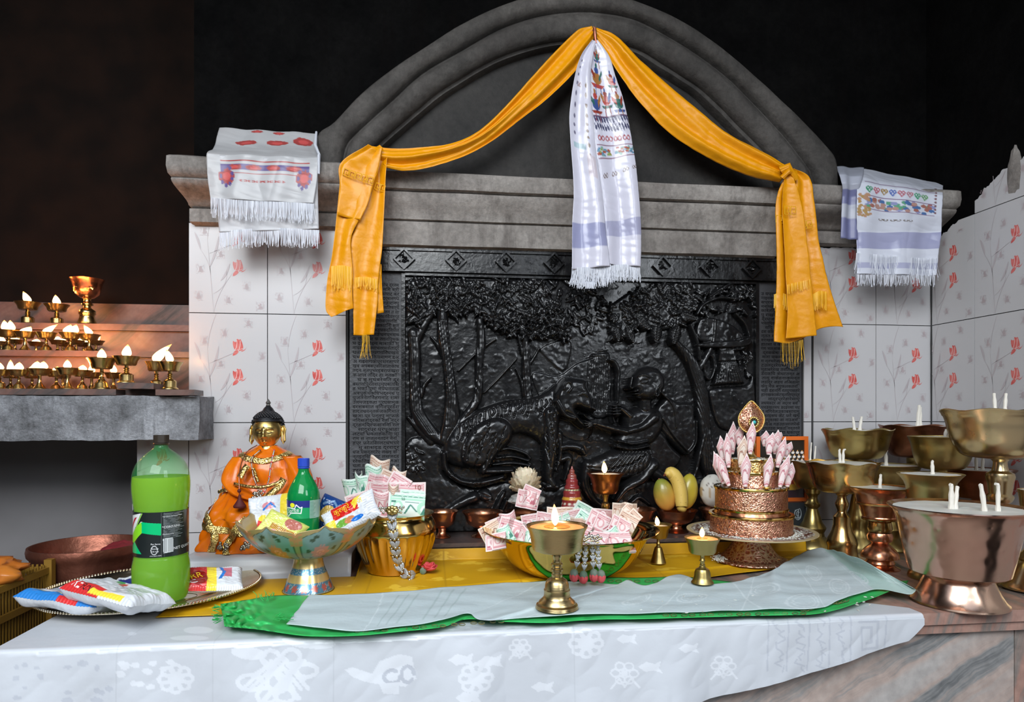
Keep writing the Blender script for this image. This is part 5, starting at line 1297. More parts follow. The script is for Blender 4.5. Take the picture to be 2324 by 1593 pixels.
bigbowl(2270, 1.34, 140, 929, 1040, 'largest brass bowl lamp, highest in the group, engraved floral medallion on its side', 'brass_pale', [(2255,930,2252,888,4.5),(2284,930,2287,888,4.5)], wy=934, wav=7,
        stem=[(1,1314),(22,1314),(22,1310),(22,1300),(22,1290),(22,1280),(26,1250),(28,1220),(20,1190),(24,1160),(20,1142),(27,1137),(30,1132),(32,1126),(26,1120),(28,1112),(30,1096),(34,1082),(32,1074),(20,1068),(17,1058),(16,1048),(22,1042),(20,1036)])
bigbowl(2351, 1.240, 42, 1111, 1190, 'brass lamp at the right edge of the photo, standing behind the hammered copper lamp', 'brass_pale', [], sb=40,
        stem=[(1,1334),(84,1334),(84,1328),(76,1318),(58,1295),(48,1278),(38,1270),(44,1268),(40,1262),(28,1250),(20,1230),(18,1200),(20,1188)])
# copper lamp with brass bands
sp = Spot(1997, COUNTER, Y=1.46)
r_ = lamp(sp, 'butter_lamp', 'copper butter lamp with brass bands around its tapered cup and a short curved wick',
     [(30,1176),(40,1176),(41,1173),(40,1171),(50,1145),(52,1142),(53,1139),(57,1122),(66,1112),(77,1106),(75,1104.5),(62,1110),(1,1112)],
     [(1,1290),(46,1290),(46,1287),(38,1284),(32,1280),(34,1276),(30,1268),(44,1264),(43,1256),(36,1246),(24,1236),(18,1232),(28,1226),(30,1216),(26,1208),(14,1204),(13,1200),(23,1194),(25,1186),(22,1180),(26,1176)],
     M['copper'], M['copper'], waxy=1107, wax_r=68, wicks=[(1997,1108,1999,1078,4,0,-1)], group=G_R)
b = MB(); k = sp.pr([(50,1141),(55,1140),(55,1144),(50,1143)]); b.lathe(k+[k[0]], 48, cap=False); k = sp.pr([(38,1177),(43,1175.5),(42,1179),(36,1179)]); b.lathe(k+[k[0]], 48, cap=False); k = sp.pr([(73,1107),(78.5,1105.5),(76,1103.5),(72,1105)]); b.lathe(k+[k[0]], 48, cap=False)
b.build('brass_band', M['brass'], r_)
b = MB(); b.lathe(sp.pr([(12,1205),(26,1206),(29,1199),(26,1184),(20,1180)]), 40); b.build('knop', M['brass'], r_)
# big hammered copper lamp
sp = Spot(2175, COUNTER, by=1368)
r_ = lamp(sp, 'butter_lamp', 'big hammered copper lamp with four white wicks, at the front right of the counter',
     [(60,1299),(110,1299),(115,1296),(117,1288),(124,1262),(135,1215),(143,1180),(150,1163),(160,1154),(166,1150),(164,1148),(158,1150),(148,1156),(1,1157)],
     [(1,1368),(110,1368),(113,1366),(112,1362),(104,1356),(93,1340),(82,1318),(74,1300),(70,1297)],
     M['copper_hammered'], waxy=1153, wax_r=152, wicks=[(2146,1155,2146,1100,6.5,-10,-4),(2157,1156,2163,1105,5.5,-10,1),(2196,1163,2186,1104,6,-60,-3),(2234,1164,2234,1104,5.5,-60,-8)], seg=80, group=G_R)
# --- medallions engraved on two bowls
def medallion(sp, cx, cy, r, rad_px, m, parent):
    mb = MB(); off = (cx-sp.cx)/rad_px; a = math.asin(max(-1, min(1, off))); R0 = sp.r(rad_px)*1.008
    def Q(x_, z_): w = a+x_/R0; return (R0*math.sin(w), -R0*math.cos(w), sp.h(cy)+z_)
    rr_ = r*sp.k
    for q in range(3):
        mb.tube([Q(rr_*(1-.3*q)*math.cos(t)*(1+.1*math.cos(6*t)), rr_*(1-.3*q)*math.sin(t)*(1+.1*math.cos(6*t))) for t in np.linspace(0, 6.283, 36)], .0009, 5)
    for k in range(6):
        t = k*math.pi/3; mb.tube([Q(rr_*.3*math.cos(t), rr_*.3*math.sin(t)), Q(rr_*.75*math.cos(t+.3), rr_*.75*math.sin(t+.3))], .0008, 5)
    return mb.build('medallion', m, parent)
# ------------------------------------------------------------------ burning lamps on the shelf
G_S = 'small burning butter lamps on the stepped shelf'
def small_lamp(H_, Rc, m, kind=0):
    """unit lamp built once per kind: height H_, cup radius Rc (metres)"""
    r = empty('butter_lamp', (0, 0, 0), 0, None, 'lamp', G_S)
    h = H_
    cup = [(Rc*.25, h*.66), (Rc*.62, h*.66), (Rc*.70, h*.70), (Rc*.78, h*.84), (Rc*1.0, h), (Rc*.95, h*.995), (Rc*.74, h*.90), (.0004, h*.90)]
    if kind == 0: stem = [(.0004, 0), (Rc*.62, 0), (Rc*.62, h*.03), (Rc*.52, h*.07), (Rc*.46, h*.18), (Rc*.26, h*.28), (Rc*.15, h*.36), (Rc*.17, h*.39), (Rc*.12, h*.42), (Rc*.12, h*.52), (Rc*.17, h*.55), (Rc*.12, h*.58), (Rc*.14, h*.67)]
    elif kind == 1: stem = [(.0004, 0), (Rc*.66, 0), (Rc*.64, h*.03), (Rc*.5, h*.08), (Rc*.50, h*.30), (Rc*.40, h*.34), (Rc*.16, h*.38), (Rc*.22, h*.41), (Rc*.14, h*.44), (Rc*.22, h*.48), (Rc*.14, h*.51), (Rc*.22, h*.55), (Rc*.14, h*.58), (Rc*.16, h*.67)]
    else: stem = [(.0004, 0), (Rc*.60, 0), (Rc*.60, h*.02), (Rc*.50, h*.05), (Rc*.35, h*.16), (Rc*.22, h*.26), (Rc*.14, h*.36), (Rc*.14, h*.60), (Rc*.18, h*.67)]
    MB().lathe(cup, 28).build('cup', m, r, ang=40); MB().lathe(stem, 24).build('stem', m, r, ang=40)
    MB().lathe([(Rc*.80, h*.93), (.0004, h*.935)], 24, cap=False).build('wax', M['wax_melt'], r)
    return r
HL = .0575
protos = [small_lamp(HL, .0275, M['brass'], k) for k in (0, 1, 2)]
used_p = [False]*3
def put_lamp(kind, cx, tier, hs, rs, fl, label, lean=(0, 0), energy=0, nf=1, dy=0, loc_only=None):
    """hs/rs: scale; fl: flame height in px, width px"""
    Yv, z = {1: (1.745, z1), 2: (1.925, z2), 3: (2.10, z3)}[tier]; Yv += dy
    sp = Spot(cx, z, Y=Yv)
    if not used_p[kind]: o = protos[kind]; used_p[kind] = True
    else: o = copy_tree_l(protos[kind])
    o.location = sp.loc+Vector((0, 0, .0006)); o.scale = (rs, rs, hs); o['label'] = label
    for q in range(nf):
        ox = (q-(nf-1)/2)*.014
        f = flame_bm(fl[0]*sp.k, fl[1]*sp.k, lean); fo = f.build('flame', [M['flame'], M['flame_tip']], o, loc=(ox, 0, HL*.94)); fo.scale = (1/rs, 1/rs, 1/hs)
        w_ = MB(); w_.tube([(0, 0, -.003), (0, 0, fl[0]*sp.k*.15)], .0009, 5); wo = w_.build('wick', M['char'], o, loc=(ox, 0, HL*.94)); wo.scale = (1/rs, 1/rs, 1/hs)
        if energy:
            l = bpy.data.lights.new('flame_light', 'POINT'); l.energy = energy; l.color = (1, .34, .08); l.shadow_soft_size = .010
            lo_ = bpy.data.objects.new('flame_light', l); col.objects.link(lo_); lo_.parent = fo; lo_.location = (0, 0, fl[0]*sp.k*.5)
    return o
def copy_tree_l(o):
    """copy of the lamp and its cup, stem and wax (flames are made per lamp)"""
    c = o.copy(); col.objects.link(c)
    for ch in list(o.children):
        if ch.name.split('.')[0] in ('cup', 'stem', 'wax'):
            d = ch.copy(); d.parent = c; col.objects.link(d)
    return c
EN = 2.6
S_ = 1.0
# top tier
put_lamp(1, 63, 3, 1.13, 1.24, (28, 8), 'burning lamp on the top step, left of the two, flame leaning left', (-.35, 0), EN, dy=.0)
put_lamp(1, 129, 3, 1.04, 1.22, (25, 8), 'burning lamp on the top step, right of the two, beside the copper chalice', (-.12, 0), EN)
# middle tier: front row and rear row
for cx, kd, hs, rs, fl, ln, nf, lab in ((19,0,.94,1.02,(26,8),(-.1,0),2,'leftmost lamp in the front row of the middle step'),
        (57,2,.88,.98,(15,11),(.8,0),1,'second lamp in the front row of the middle step, flame blown right'),
        (105,0,.86,1.0,(22,9),(1.1,0),1,'third lamp in the front row of the middle step, flame blown to the right'),
        (160,0,.86,1.0,(22,10),(.3,0),2,'fourth lamp in the front row of the middle step, below the copper chalice'),
        (203,2,.80,1.0,(24,8),(-.5,0),1,'rightmost lamp in the front row of the middle step, flame leaning left')):
    put_lamp(kd, cx, 2, hs, rs, fl, lab, ln, EN, nf, -.02)
for i_, (cx, kd, fl, ln, lab) in enumerate(((4,2,(14,7),(0,0),'lamp at the left end of the rear row on the middle step'),(34,2,(12,8),(.3,0),'rear lamp on the middle step, in the gap after the leftmost front lamp'),
        (82,2,(9,8),(.2,0),'rear lamp on the middle step with a small low flame'),(131,2,(11,7),(0,0),'rear lamp on the middle step, left of the chalice foot'),
        (142,0,(12,7),(.2,0),'rear lamp on the middle step, crowded behind the third front lamp'),(173,2,(10,8),(.2,0),'rear lamp on the middle step, below the chalice foot'),
        (190,2,(14,9),(0,0),'rear lamp on the middle step with a round flame'),(218,2,(12,6),(.8,0),'rear lamp at the right end of the middle step'))):
    put_lamp(kd, cx, 2, .62, .80, fl, lab, ln, 0, 1, .040 if i_ % 2 else .095)
# bottom tier
for cx, kd, hs, rs, fl, ln, nf, dy, lab in ((-2,1,.82,.92,(20,9),(0,0),1,0,'lamp cut by the left edge of the photo, bottom step'),
        (24,0,.78,.82,(31,7),(0,0),1,.07,'rear lamp on the bottom step with the tallest flame at the left'),
        (43,0,.82,.92,(20,9),(.05,0),1,0,'front lamp on the bottom step with a round flame, second from the left'),
        (73,0,.78,.82,(18,9),(0,0),1,.07,'rear lamp on the bottom step between the second and third front lamps'),
        (90,2,.86,1.0,(20,10),(.1,0),2,-.01,'front lamp on the bottom step with twin flames and a thick stem'),
        (128,0,.82,.90,(12,9),(.2,0),1,.028,'front lamp on the bottom step with a squat flame'),
        (143,2,.80,.84,(14,9),(.1,0),1,.088,'rear lamp on the bottom step with a squat flame'),
        (153,2,.88,.98,(22,8),(0,0),1,-.026,'front lamp on the bottom step, in the middle of its row'),
        (187,0,.82,.90,(15,9),(.1,0),1,0,'front lamp on the bottom step, left of the two raised flames'),
        (208,2,.80,.86,(20,7),(0,0),1,.07,'rear lamp on the bottom step behind the taller green-gold lamp'),
        (258,2,.78,.84,(22,7),(-.05,0),1,.06,'rear lamp on the bottom step between the two taller lamps')):
    put_lamp(kd, cx, 1, hs, rs, fl, lab, ln, EN*.7 if dy < .04 else 0, nf, dy)
put_lamp(0, 231, 1, 1.30, 1.20, (27, 9.5), 'taller brass lamp on the bottom step, conical foot, left of the offcut', (0, 0), EN, 1, -.025)
def raised(kind, cx, Yv, z, hs, rs, fl, label, ln):
    o = put_lamp(kind, cx, 1, hs, rs, fl, label, ln, .5, 1, Yv-1.745); o.location.z = z; return o
raised(1, 287, 1.722, z1+.0165, 1.12, 1.15, (31, 10), 'tall brass lamp standing on the loose marble offcut', (.1, 0))
raised(1, 355, 1.775, z1+.0005, 1.26, 1.0, (44, 12), 'brass lamp with a big flame blown up to the right, second from the right end', (.75, 0))
raised(1, 386, 1.712, z1+.0006, 1.16, 1.08, (33, 8.5), 'ribbed brass lamp at the right end of the concrete beam', (-.25, 0))
# the copper chalice
sp = Spot(198, z3, Y=2.10)
ch = empty('chalice', sp.loc, 0, 'unlit copper chalice with round medallions, on the top step of the lamp shelf', 'chalice')
MB().lathe(sp.pr([(8,676),(16,676),(27,668),(32,655),(34,645),(38,637),(40,634),(38,634),(33,642),(28,660),(1,664)]), 40).build('cup', M['copper'], ch, ang=50)
MB().lathe(sp.pr([(1,735),(21,735),(22,732),(18,722),(17,716),(20,712),(19,706),(14,702),(9,699),(9,695),(14,692),(14,690),(9,687),(8,680),(11,677),(10,674)]), 36).build('stem', M['brass'], ch, ang=50)
medallion(sp, 178, 656, 8.5, 31, M['brass_gold'], ch); medallion(sp, 216, 654, 8, 31, M['brass_gold'], ch)
# ------------------------------------------------------------------ banknotes
PK, PW, PD = (0.66, 0.36, 0.37), (0.78, 0.66, 0.64), (0.48, 0.14, 0.18)
GN, GW, GD = (0.40, 0.66, 0.50), (0.70, 0.78, 0.72), (0.06, 0.22, 0.16)
BR, BW_, BD = (0.60, 0.40, 0.30), (0.74, 0.64, 0.54), (0.32, 0.14, 0.09)
def note_ops(kind):
    a, w, d = {'pink': (PK, PW, PD), 'green': (GN, GW, GD), 'brown': (BR, BW_, BD)}[kind]
    o = [('rect', 0, 0, 1, 1, w), ('rect', .03, .06, .97, .94, a), ('rect', .05, .14, .95, .86, w), ('rect', .05, .76, .95, .83, a), ('rect', .05, .16, .95, .20, a),
         ('ell', .18, .5, .10, .24, a), ('ell', .18, .5, .06, .16, w), ('ell', .70, .50, .17, .27, a), ('ell', .70, .46, .10, .18, w)]
    o += [('line', [(.30+.01*k, .3), (.40+.01*k, .62), (.52+.01*k, .40)], .008, d) for k in range(3)]
    o += [('poly', [(.60, .30), (.66, .55), (.70, .48), (.76, .66), (.82, .30)], d), ('line', [(.05, .88), (.95, .88)], .012, d), ('line', [(.05, .11), (.95, .11)], .012, d),
          ('rect', .06, .66, .14, .74, d), ('rect', .86, .20, .94, .28, d), ('line', [(.32, .70), (.56, .70)], .014, d)]
    o += [('line', [(.05+.1*k, .89), (.10+.1*k, .94), (.15+.1*k, .89)], .008, w) for k in range(9)]
    return w, o
NOTE = {}
def note_mesh(shape, kind, seed):
    """small library of folded, rolled and curled notes; each is one sheet of paper"""
    key = (shape, kind, seed)
    if key in NOTE: return NOTE[key]
    W, Hh = .130, .068; rd = random.Random(seed); c1, c2, c3 = rd.uniform(-1, 1), rd.uniform(-1, 1), rd.uniform(-1, 1)
    if shape == 'cone':
        W_, H_ = .085, .070
        def P(u, v):
            th = (u-.5)*2*math.pi*1.25; rr = .0045+.0085*(v**.8)-.001*abs(u-.5)
            top = .027*(1-min(1, abs(th)/1.15))-.006*max(0, abs(th)-1.15)
            zz = v*(H_*.66+top); lap = .0010*math.sin(min(1, max(0, (v-.55)/.2))*math.pi)*(abs(th) < 1.2)
            rr += lap; rr *= 1-.35*max(0, zz-H_*.66)/.027
            return Vector((rr*math.sin(th)*1.0, -rr*math.cos(th)*(.75), zz))
        nu, nv = 56, 40
    elif shape == 'flat':
        def P(u, v):
            x_ = (u-.5)*W; b = .010*c1*math.sin(u*3.1)+.006*c2*math.sin(v*3+u*5)
            return Vector((x_, b, v*Hh+.0015*c3*math.sin(u*9)))
        nu, nv = 84, 44
    elif shape == 'half':
        W = .074
        def P(u, v):
            s = (u-.5)*.130; x_ = (s if s < .02*c1+.005 else (.04*c1+.01)-s*1.0)
            ex = abs(s-(.02*c1+.005)); return Vector((x_, (.006 if s > .02*c1+.005 else 0)+.010*math.sin(ex*30+c2)*.5+.0045*c2*math.sin(v*4), v*Hh))
        nu, nv = 84, 44
    elif shape == 'fan':
        def P(u, v):
            x_ = (u-.5)*W*.62; return Vector((x_, .009*(abs(((u*4) % 2)-1)*2-1)*(.5+.7*v)+.004*c1*math.sin(v*3), v*Hh*(1-.1*abs(u-.5))))
        nu, nv = 84, 40
    else:  # 'curl'
        W = .1
        def P(u, v):
            a = (u-.5)*3.0*(1+.3*c1); rr = .026+.006*c2*v
            return Vector((rr*math.sin(a), .018-rr*math.cos(a)*.8+.004*math.sin(v*5+c3), v*Hh+.012*(u-.5)*c1+.004*math.sin(u*8+c2)))
        nu, nv = 76, 44
    w, o = note_ops(kind)
    me = sheet('banknote', P, nu, nv, M['banknote'], None, w, o, thick=0)
    NOTE[key] = me.data; data = me.data; bpy.data.objects.remove(me)
    return data
def note(shape, kind, seed, loc, rot, s, label, group, sy=None):
    o = bpy.data.objects.new('banknote', note_mesh(shape, kind, seed)); col.objects.link(o)
    o.location = loc; o.rotation_euler = tuple(R(a) for a in rot); o.scale = (s, s, sy or s)
    return tag(o, label, 'banknote', group)
cam_rz = -7

# ------------------------------------------------------------------ fluted brass pot with notes and bead garland
sp = Spot(897, .9085, by=1293)
pot = empty('fluted_pot', sp.loc, 0, 'fluted golden brass pot stuffed with banknotes, a silver bead garland over its front', 'pot')
pp = cr_([(58,1304),(62,1298),(64,1288),(74,1268),(86,1240),(93,1215),(94,1198),(88,1180),(82,1170),(84,1165),(89,1163)], 64)
def flute(r, z, a):
    t = (z-sp.h(1285))/(sp.h(1205)-sp.h(1285))
    w = math.sin(max(0, min(1, t))*math.pi)**.5 if 0 < t < 1 else 0
    return r*(1-.045*w*(abs(math.cos(a*14))**.6)), z
pr_ = sp.pr([(1,1305)]+[tuple(q) for q in pp]+[(87,1162),(80,1165),(76,1172),(1,1185)]); pr_ = [(r, max(z, 0)) for r, z in pr_]
MB().lathe(pr_, 168, fn=flute).build('body', M['brass_gold'], pot, ang=180)
PN = 'banknotes stuffed in the fluted brass pot'
def in_pot(px, ytop, dd, sz, shape, kind, seed, rot, label, grp=PN, spot=None, Hh=.068):
    s_ = spot or sp; d = s_.d+dd; top = atd(px, ytop, d); k = sz
    o = note(shape, kind, seed, (0, 0, 0), rot, k, label, grp)
    m = Euler(tuple(R(a) for a in rot)).to_matrix(); o.location = top-m @ Vector((0, 0, Hh*k)); return o
in_pot(862, 1040, .055, .95, 'curl', 'brown', 3, (0, 8, cam_rz), 'brown rolled banknote, the topmost one in the fluted pot')
in_pot(845, 1056, .035, .95, 'curl', 'green', 4, (4, -4, cam_rz), 'pale green curled banknote left of the topmost brown note')
in_pot(872, 1078, .020, .92, 'fan', 'pink', 5, (0, 14, cam_rz), 'bright pink folded banknote in the middle of the fluted pot')
in_pot(802, 1082, .045, .88, 'curl', 'green', 6, (0, -14, cam_rz+30), 'greenish curled banknote leaning out at the left of the fluted pot')
in_pot(818, 1076, .030, .80, 'curl', 'green', 14, (0, 6, cam_rz-30), 'second greenish curled banknote at the left of the fluted pot')
in_pot(903, 1064, .045, .90, 'curl', 'brown', 7, (0, 14, cam_rz-20), 'pale rolled banknote right of the pink one, leaning right')
in_pot(915, 1082, .040, .80, 'half', 'brown', 24, (0, 24, cam_rz), 'small folded banknote at the right, behind the ten rupee note')
n10 = in_pot(902, 1093, .000, 1.0, 'flat', 'pink', 8, (4, 1, cam_rz), 'upright pink banknote marked 10 across the middle of the fluted pot')
in_pot(934, 1092, -.006, .75, 'half', 'pink', 9, (6, 30, cam_rz), 'pink banknote laid slantwise over the note marked 10')
in_pot(818, 1118, .010, .95, 'half', 'green', 10, (6, -34, cam_rz), 'grey green folded banknote sticking out at the far left of the pot')
in_pot(836, 1112, -.012, .90, 'half', 'pink', 11, (4, -16, cam_rz), 'pink banknote with a grey corner at the left front of the pot')
in_pot(866, 1114, -.030, .85, 'curl', 'pink', 12, (4, -4, cam_rz), 'curled pink banknote behind the bead garland')
in_pot(892, 1100, -.034, .80, 'curl', 'brown', 13, (0, 1, cam_rz), 'narrow rolled orange brown banknote at the centre front of the pot').scale[0] = .45
n50 = in_pot(944, 1121, -.045, .95, 'half', 'green', 15, (5, 3, cam_rz), 'bright green banknote marked 50 at the right front of the pot')
in_pot(966, 1116, -.028, .90, 'half', 'green', 16, (3, 5, cam_rz), 'green banknote just behind the one marked 50')
def note_text(o, items):
    mb = MB()
    for t, x_, z_, s in items: text_on(mb, t, s, lambda a, b: (x_+a, -.012, z_+b))
    q = mb.build('lettering', M['letter_dark'], o, False); return q
q = MB(); text_on(q, '10', .017, lambda a, b: (.038+a, -.0020, .050+b)); q.build('numeral', mat('note_ink', (0.30, 0.10, 0.07), .7), n10, False)
q = MB(); text_on(q, 'NEPAL RAS', .0055, lambda a, b: (-.004+a, -.0012, .042+b)); text_on(q, '50', .009, lambda a, b: (-.034+a, -.0012, .052+b)); q.build('lettering', mat('note_ink_green', (0.03, 0.14, 0.10), .7), n50, False)

def petal_garland(name, paths, label, r_spot, buds=None, cat='garland', scale=1.0):
    root = empty(name, Vector(paths[0][0]), 0, label, cat); mb = MB(); mp = MB()
    for pth in paths:
        q = cr_(pth, 200); seg = np.linalg.norm(np.diff(q, axis=0), axis=1); s = np.concatenate([[0], np.cumsum(seg)]); L_ = s[-1]; st = .0135*scale
        for i in range(int(L_/st)):
            c = np.array([np.interp(i*st+st*.5, s, q[:, k]) for k in range(3)]); t = np.array([np.interp(min(L_, i*st+st*.6), s, q[:, k]) for k in range(3)])-c
            t = Vector(t).normalized(); c = Vector(c)-root.location; rx = t.cross(Vector((-ST, -CT, .0))).normalized(); nrm = rx.cross(t)
            mb.ball(c-t*st*.5, .0026*scale, 8, 6)
            for sx in (-1, 1):
                mb.ball(c-t*st*.45+rx*sx*.0055*scale*(1 if len(paths) == 1 else .35), .0021*scale, 8, 6)
                for k in range(2):
                    mt = Matrix((rx, t, nrm)).transposed() @ Matrix.Rotation(sx*(.45-.2*k), 3, 'Z')
                    w_ = 1 if len(paths) == 1 else .75
                    mp.ball(c+rx*sx*(.0040-.0022*k)*scale*w_+t*(.001+.002*k), (.0026*scale*w_, .0062*scale, .0016*scale), 8, 6, mat=mt)
            if len(paths) > 1: mp.ball(c+t*.002, (.0026*scale, .0026*scale, .0060*scale), 8, 6)
    mb.build('beads', M['silver_bead'], root); mp.build('petals', M['silver_petal'], root)
    return root
M['silver_bead'] = mat('silver_bead', (0.62, 0.60, 0.55), .22, 1.0)
M['silver_petal'] = mat('silver_petal', (0.33, 0.34, 0.35), .42, .35, bump=.6, bscale=180, color2=(.46, .47, .48), vscale=90)
def on_pot(px, py, off=.006):
    """point on the pot's front side seen at this pixel"""
    yy = [q[1] for q in pp][::-1]; rr_ = [q[0] for q in pp][::-1]; r = float(np.interp(py, yy, rr_)) if py > 1160 else 84
    x_ = px-sp.cx; dd = math.sqrt(max(r*r-x_*x_, 0))*sp.kr; return atd(px, py, sp.d-dd-off)
g = [on_pot(892, 1160, .002)]+[on_pot(x_, y_) for x_, y_ in ((889,1180),(891,1200),(895,1225),(898,1250),(902,1270),(908,1288))]
g += [onZ(918, 1302, .918), onZ(930, 1306, .916), onZ(946, 1301, .916)]
gr = petal_garland('bead_garland', [g], 'silver bead and petal garland hanging over the front of the fluted brass pot', sp, scale=1.55)
mb = MB()
for i, (x_, y_) in enumerate([(a, 1153+3*math.sin(a*.8)) for a in range(848, 918, 4)]): mb.ball(on_pot(x_, y_, .004)-gr.location, .0029, 8, 6)
for i, (x_, y_) in enumerate([(a, 1161+3*math.sin(a*.5)) for a in range(850, 914, 5)]): mb.ball(on_pot(x_, y_, .007)-gr.location, .0029, 8, 6)
mb.build('bead_string', M['silver_bead'], gr)
mb = MB()
for k in range(8): mb.ball(on_pot(890+9*math.cos(k*.785), 1158+6*math.sin(k*.785), .012)-gr.location, (.006, .003, .005), 8, 6)
mb.ball(on_pot(890, 1158, .014)-gr.location, .006, 10, 8); mb.build('clasp', M['brass_dull'], gr)
M['petal_red'] = mat('petal_red', (0.50, 0.035, 0.045), .6, color2=(0.62, 0.10, 0.10), vscale=40)
M['sepal'] = mat('sepal', (0.10, 0.16, 0.10), .6, color2=(0.22, 0.24, 0.20), vscale=40)
def cloth_flower(c, r, m, label, n=9, green=None):
    t_ = empty('cloth_flower', c, 0, label, 'flower'); mb = MB()
    for k in range(n):
        a = k*2.4; rr_ = r*(.35+.65*k/n)
        mt = Matrix.Rotation(a, 3, 'Z') @ Matrix.Rotation(R(25+50*k/n), 3, 'Y')
        mb.ball((rr_*.5*math.cos(a), rr_*.5*math.sin(a), r*.45+r*.25*(1-k/n)), (r*.16, r*.5, r*.55), 10, 8, mat=mt)
    mb.build('petals', m, t_)
    if green:
        mb = MB()
        for k in range(3): mb.ball((-r*.7, -r*.3+k*.006, r*.3), (r*.35, r*.15, r*.4), 8, 6, mat=Matrix.Rotation(k*.7, 3, 'Z'))
        mb.build('leaf', M['sepal'], t_)
    return t_
cloth_flower(onZ(975, 1300, .9085), .021, M['petal_red'], 'red cloth flower with a green leaf on the yellow cloth beside the fluted pot', 11, True)

# ------------------------------------------------------------------ brass basin of banknotes
sp = Spot(1294, .9095, by=1296); spb = sp
bas = empty('basin', sp.loc, 0, 'wide polished golden brass basin heaped with pink banknotes', 'basin')
prf = sm([(88,1296),(108,1290),(136,1272),(155,1250),(167,1229),(175,1211),(181,1204)], 40)
MB().lathe([(r, max(z, 0)) for r, z in sp.pr([(1,1296)]+prf+[(192,1202),(199,1199),(199,1197),(190,1199),(178,1201),(172,1210),(160,1228),(128,1262),(1,1272)])], 96).build('bowl', M['brass_mirror'] if 'brass_mirror' in M else mat('brass_mirror', (0.74, 0.52, 0.14), .07, 1.0), bas, ang=60)
BN = 'banknotes heaped in the brass basin'
# bed of paper under the visible notes
rd = random.Random(21)
bn = [  # px, top y, dd, size, shape, kind, rot, label
 (1290,1151,.070,.80,'flat','brown',(0,0),'long brown banknote marked 10 standing along the back rim of the basin'),
 (1362,1153,.066,.80,'flat','pink',(6,4),'long pink banknote along the back rim, beside the one marked 10'),
 (1203,1112,.050,.66,'fan','pink',(0,12),'pink banknote folded into a box against the white butter flower'),
 (1226,1112,.046,.58,'half','pink',(0,24),'second pink banknote leaning on the white butter flower'),
 (1222,1164,.050,.68,'half','pink',(0,-10),'pale pink banknote behind the front lamp, left of its flame'),
 (1151,1163,.015,.66,'curl','pink',(-8,-14),'curled pink banknote rising at the left of the basin'),
 (1171,1178,-.03,.80,'fan','pink',(-10,20),'folded pink banknote with a strong red frame at the left front'),
 (1120,1180,.005,.66,'half','brown',(-14,-30),'pale banknote leaning over the left rim of the basin'),
 (1138,1196,-.06,.62,'curl','green',(-30,-30),'green tinged curled banknote at the left front of the basin'),
 (1133,1172,.03,.60,'half','pink',(0,-24),'banknote standing at the far left of the basin'),
 (1193,1196,-.07,.62,'curl','pink',(-20,10),'rose banknote just left of the front lamp'),
 (1155,1204,-.08,.60,'half','pink',(-40,-8),'flat lying pink banknote on the left front rim'),
 (1210,1206,-.09,.55,'curl','green',(-40,12),'small green banknote at the rim beside the front lamp'),
 (1286,1163,.02,.55,'half','green',(0,-24),'yellow green banknote just right of the front flame'),
 (1312,1154,.030,.66,'half','pink',(0,-12),'pink banknote with a white centre behind the silver tassels'),
 (1348,1154,.040,.62,'half','green',(0,28),'upper yellow green banknote in the middle of the heap'),
 (1352,1176,.010,.62,'half','green',(-8,34),'lower yellow green banknote in the middle of the heap'),
 (1318,1176,-.02,.62,'fan','brown',(0,8),'narrow brown banknote above the silver tassels'),
 (1332,1190,-.07,.60,'fan','pink',(0,20),'dark rolled banknote pointing down to the silver tassels'),
 (1375,1166,.022,.58,'curl','pink',(0,24),'curled pink banknote right of the green ones'),
 (1395,1180,-.02,.66,'half','pink',(-8,30),'pink banknote slanting right in the middle of the heap'),
 (1420,1140,.015,.72,'fan','brown',(0,3),'pale orange banknote folded upright with a pointed corner, the tallest of the heap'),
 (1434,1150,.035,.60,'curl','pink',(0,14),'pink banknote behind the pointed pale orange one'),
 (1405,1196,-.05,.55,'curl','green',(-20,10),'rolled blue green banknote near the right front'),
 (1383,1200,-.06,.55,'curl','green',(-20,-30),'second rolled green banknote near the right front'),
 (1375,1208,-.10,.75,'half','pink',(-50,12),'pink banknote lying flat on the right front rim'),
 (1420,1206,-.085,.80,'half','pink',(-50,6),'rose banknote lying flat along the right front rim'),
 (1450,1176,.00,.66,'half','brown',(-10,30),'brown framed banknote at the right of the heap'),
 (1466,1180,.00,.60,'half','brown',(-10,44),'rolled banknote sticking out over the right rim'),
 (1440,1192,-.04,.60,'half','pink',(-20,34),'pink banknote tucked under the brown framed one'),
 (1255,1166,.040,.60,'half','pink',(0,8),'pale pink banknote behind the front flame'),
 (1245,1196,-.03,.60,'curl','pink',(-20,0),'pink banknote hidden behind the front lamp cup')]
for i, (px, yt, dd, s_, shp, kd, (rx, ry), lb) in enumerate(bn):
    in_pot(px, yt, dd, s_, shp, kd, 30+i % 9, (rx, ry, cam_rz+rd.uniform(-18, 18)), lb, BN, sp)
for i in range(16):     # lower layer: fills the bowl under the ones above
    a = rd.uniform(0, 6.28); rr_ = rd.uniform(.02, .125); c = sp.loc+Vector((rr_*math.cos(a), rr_*math.sin(a), sp.h(1212)+rd.uniform(-.004, .006)))
    note(rd.choice(['half', 'curl', 'fan']), rd.choice(['pink', 'pink', 'brown', 'green']), 30+i % 9, c, (-80+rd.uniform(-15, 15), rd.uniform(-30, 30), rd.uniform(0, 360)), .62, 'banknote lying in the lower layer of the heap in the basin', BN)
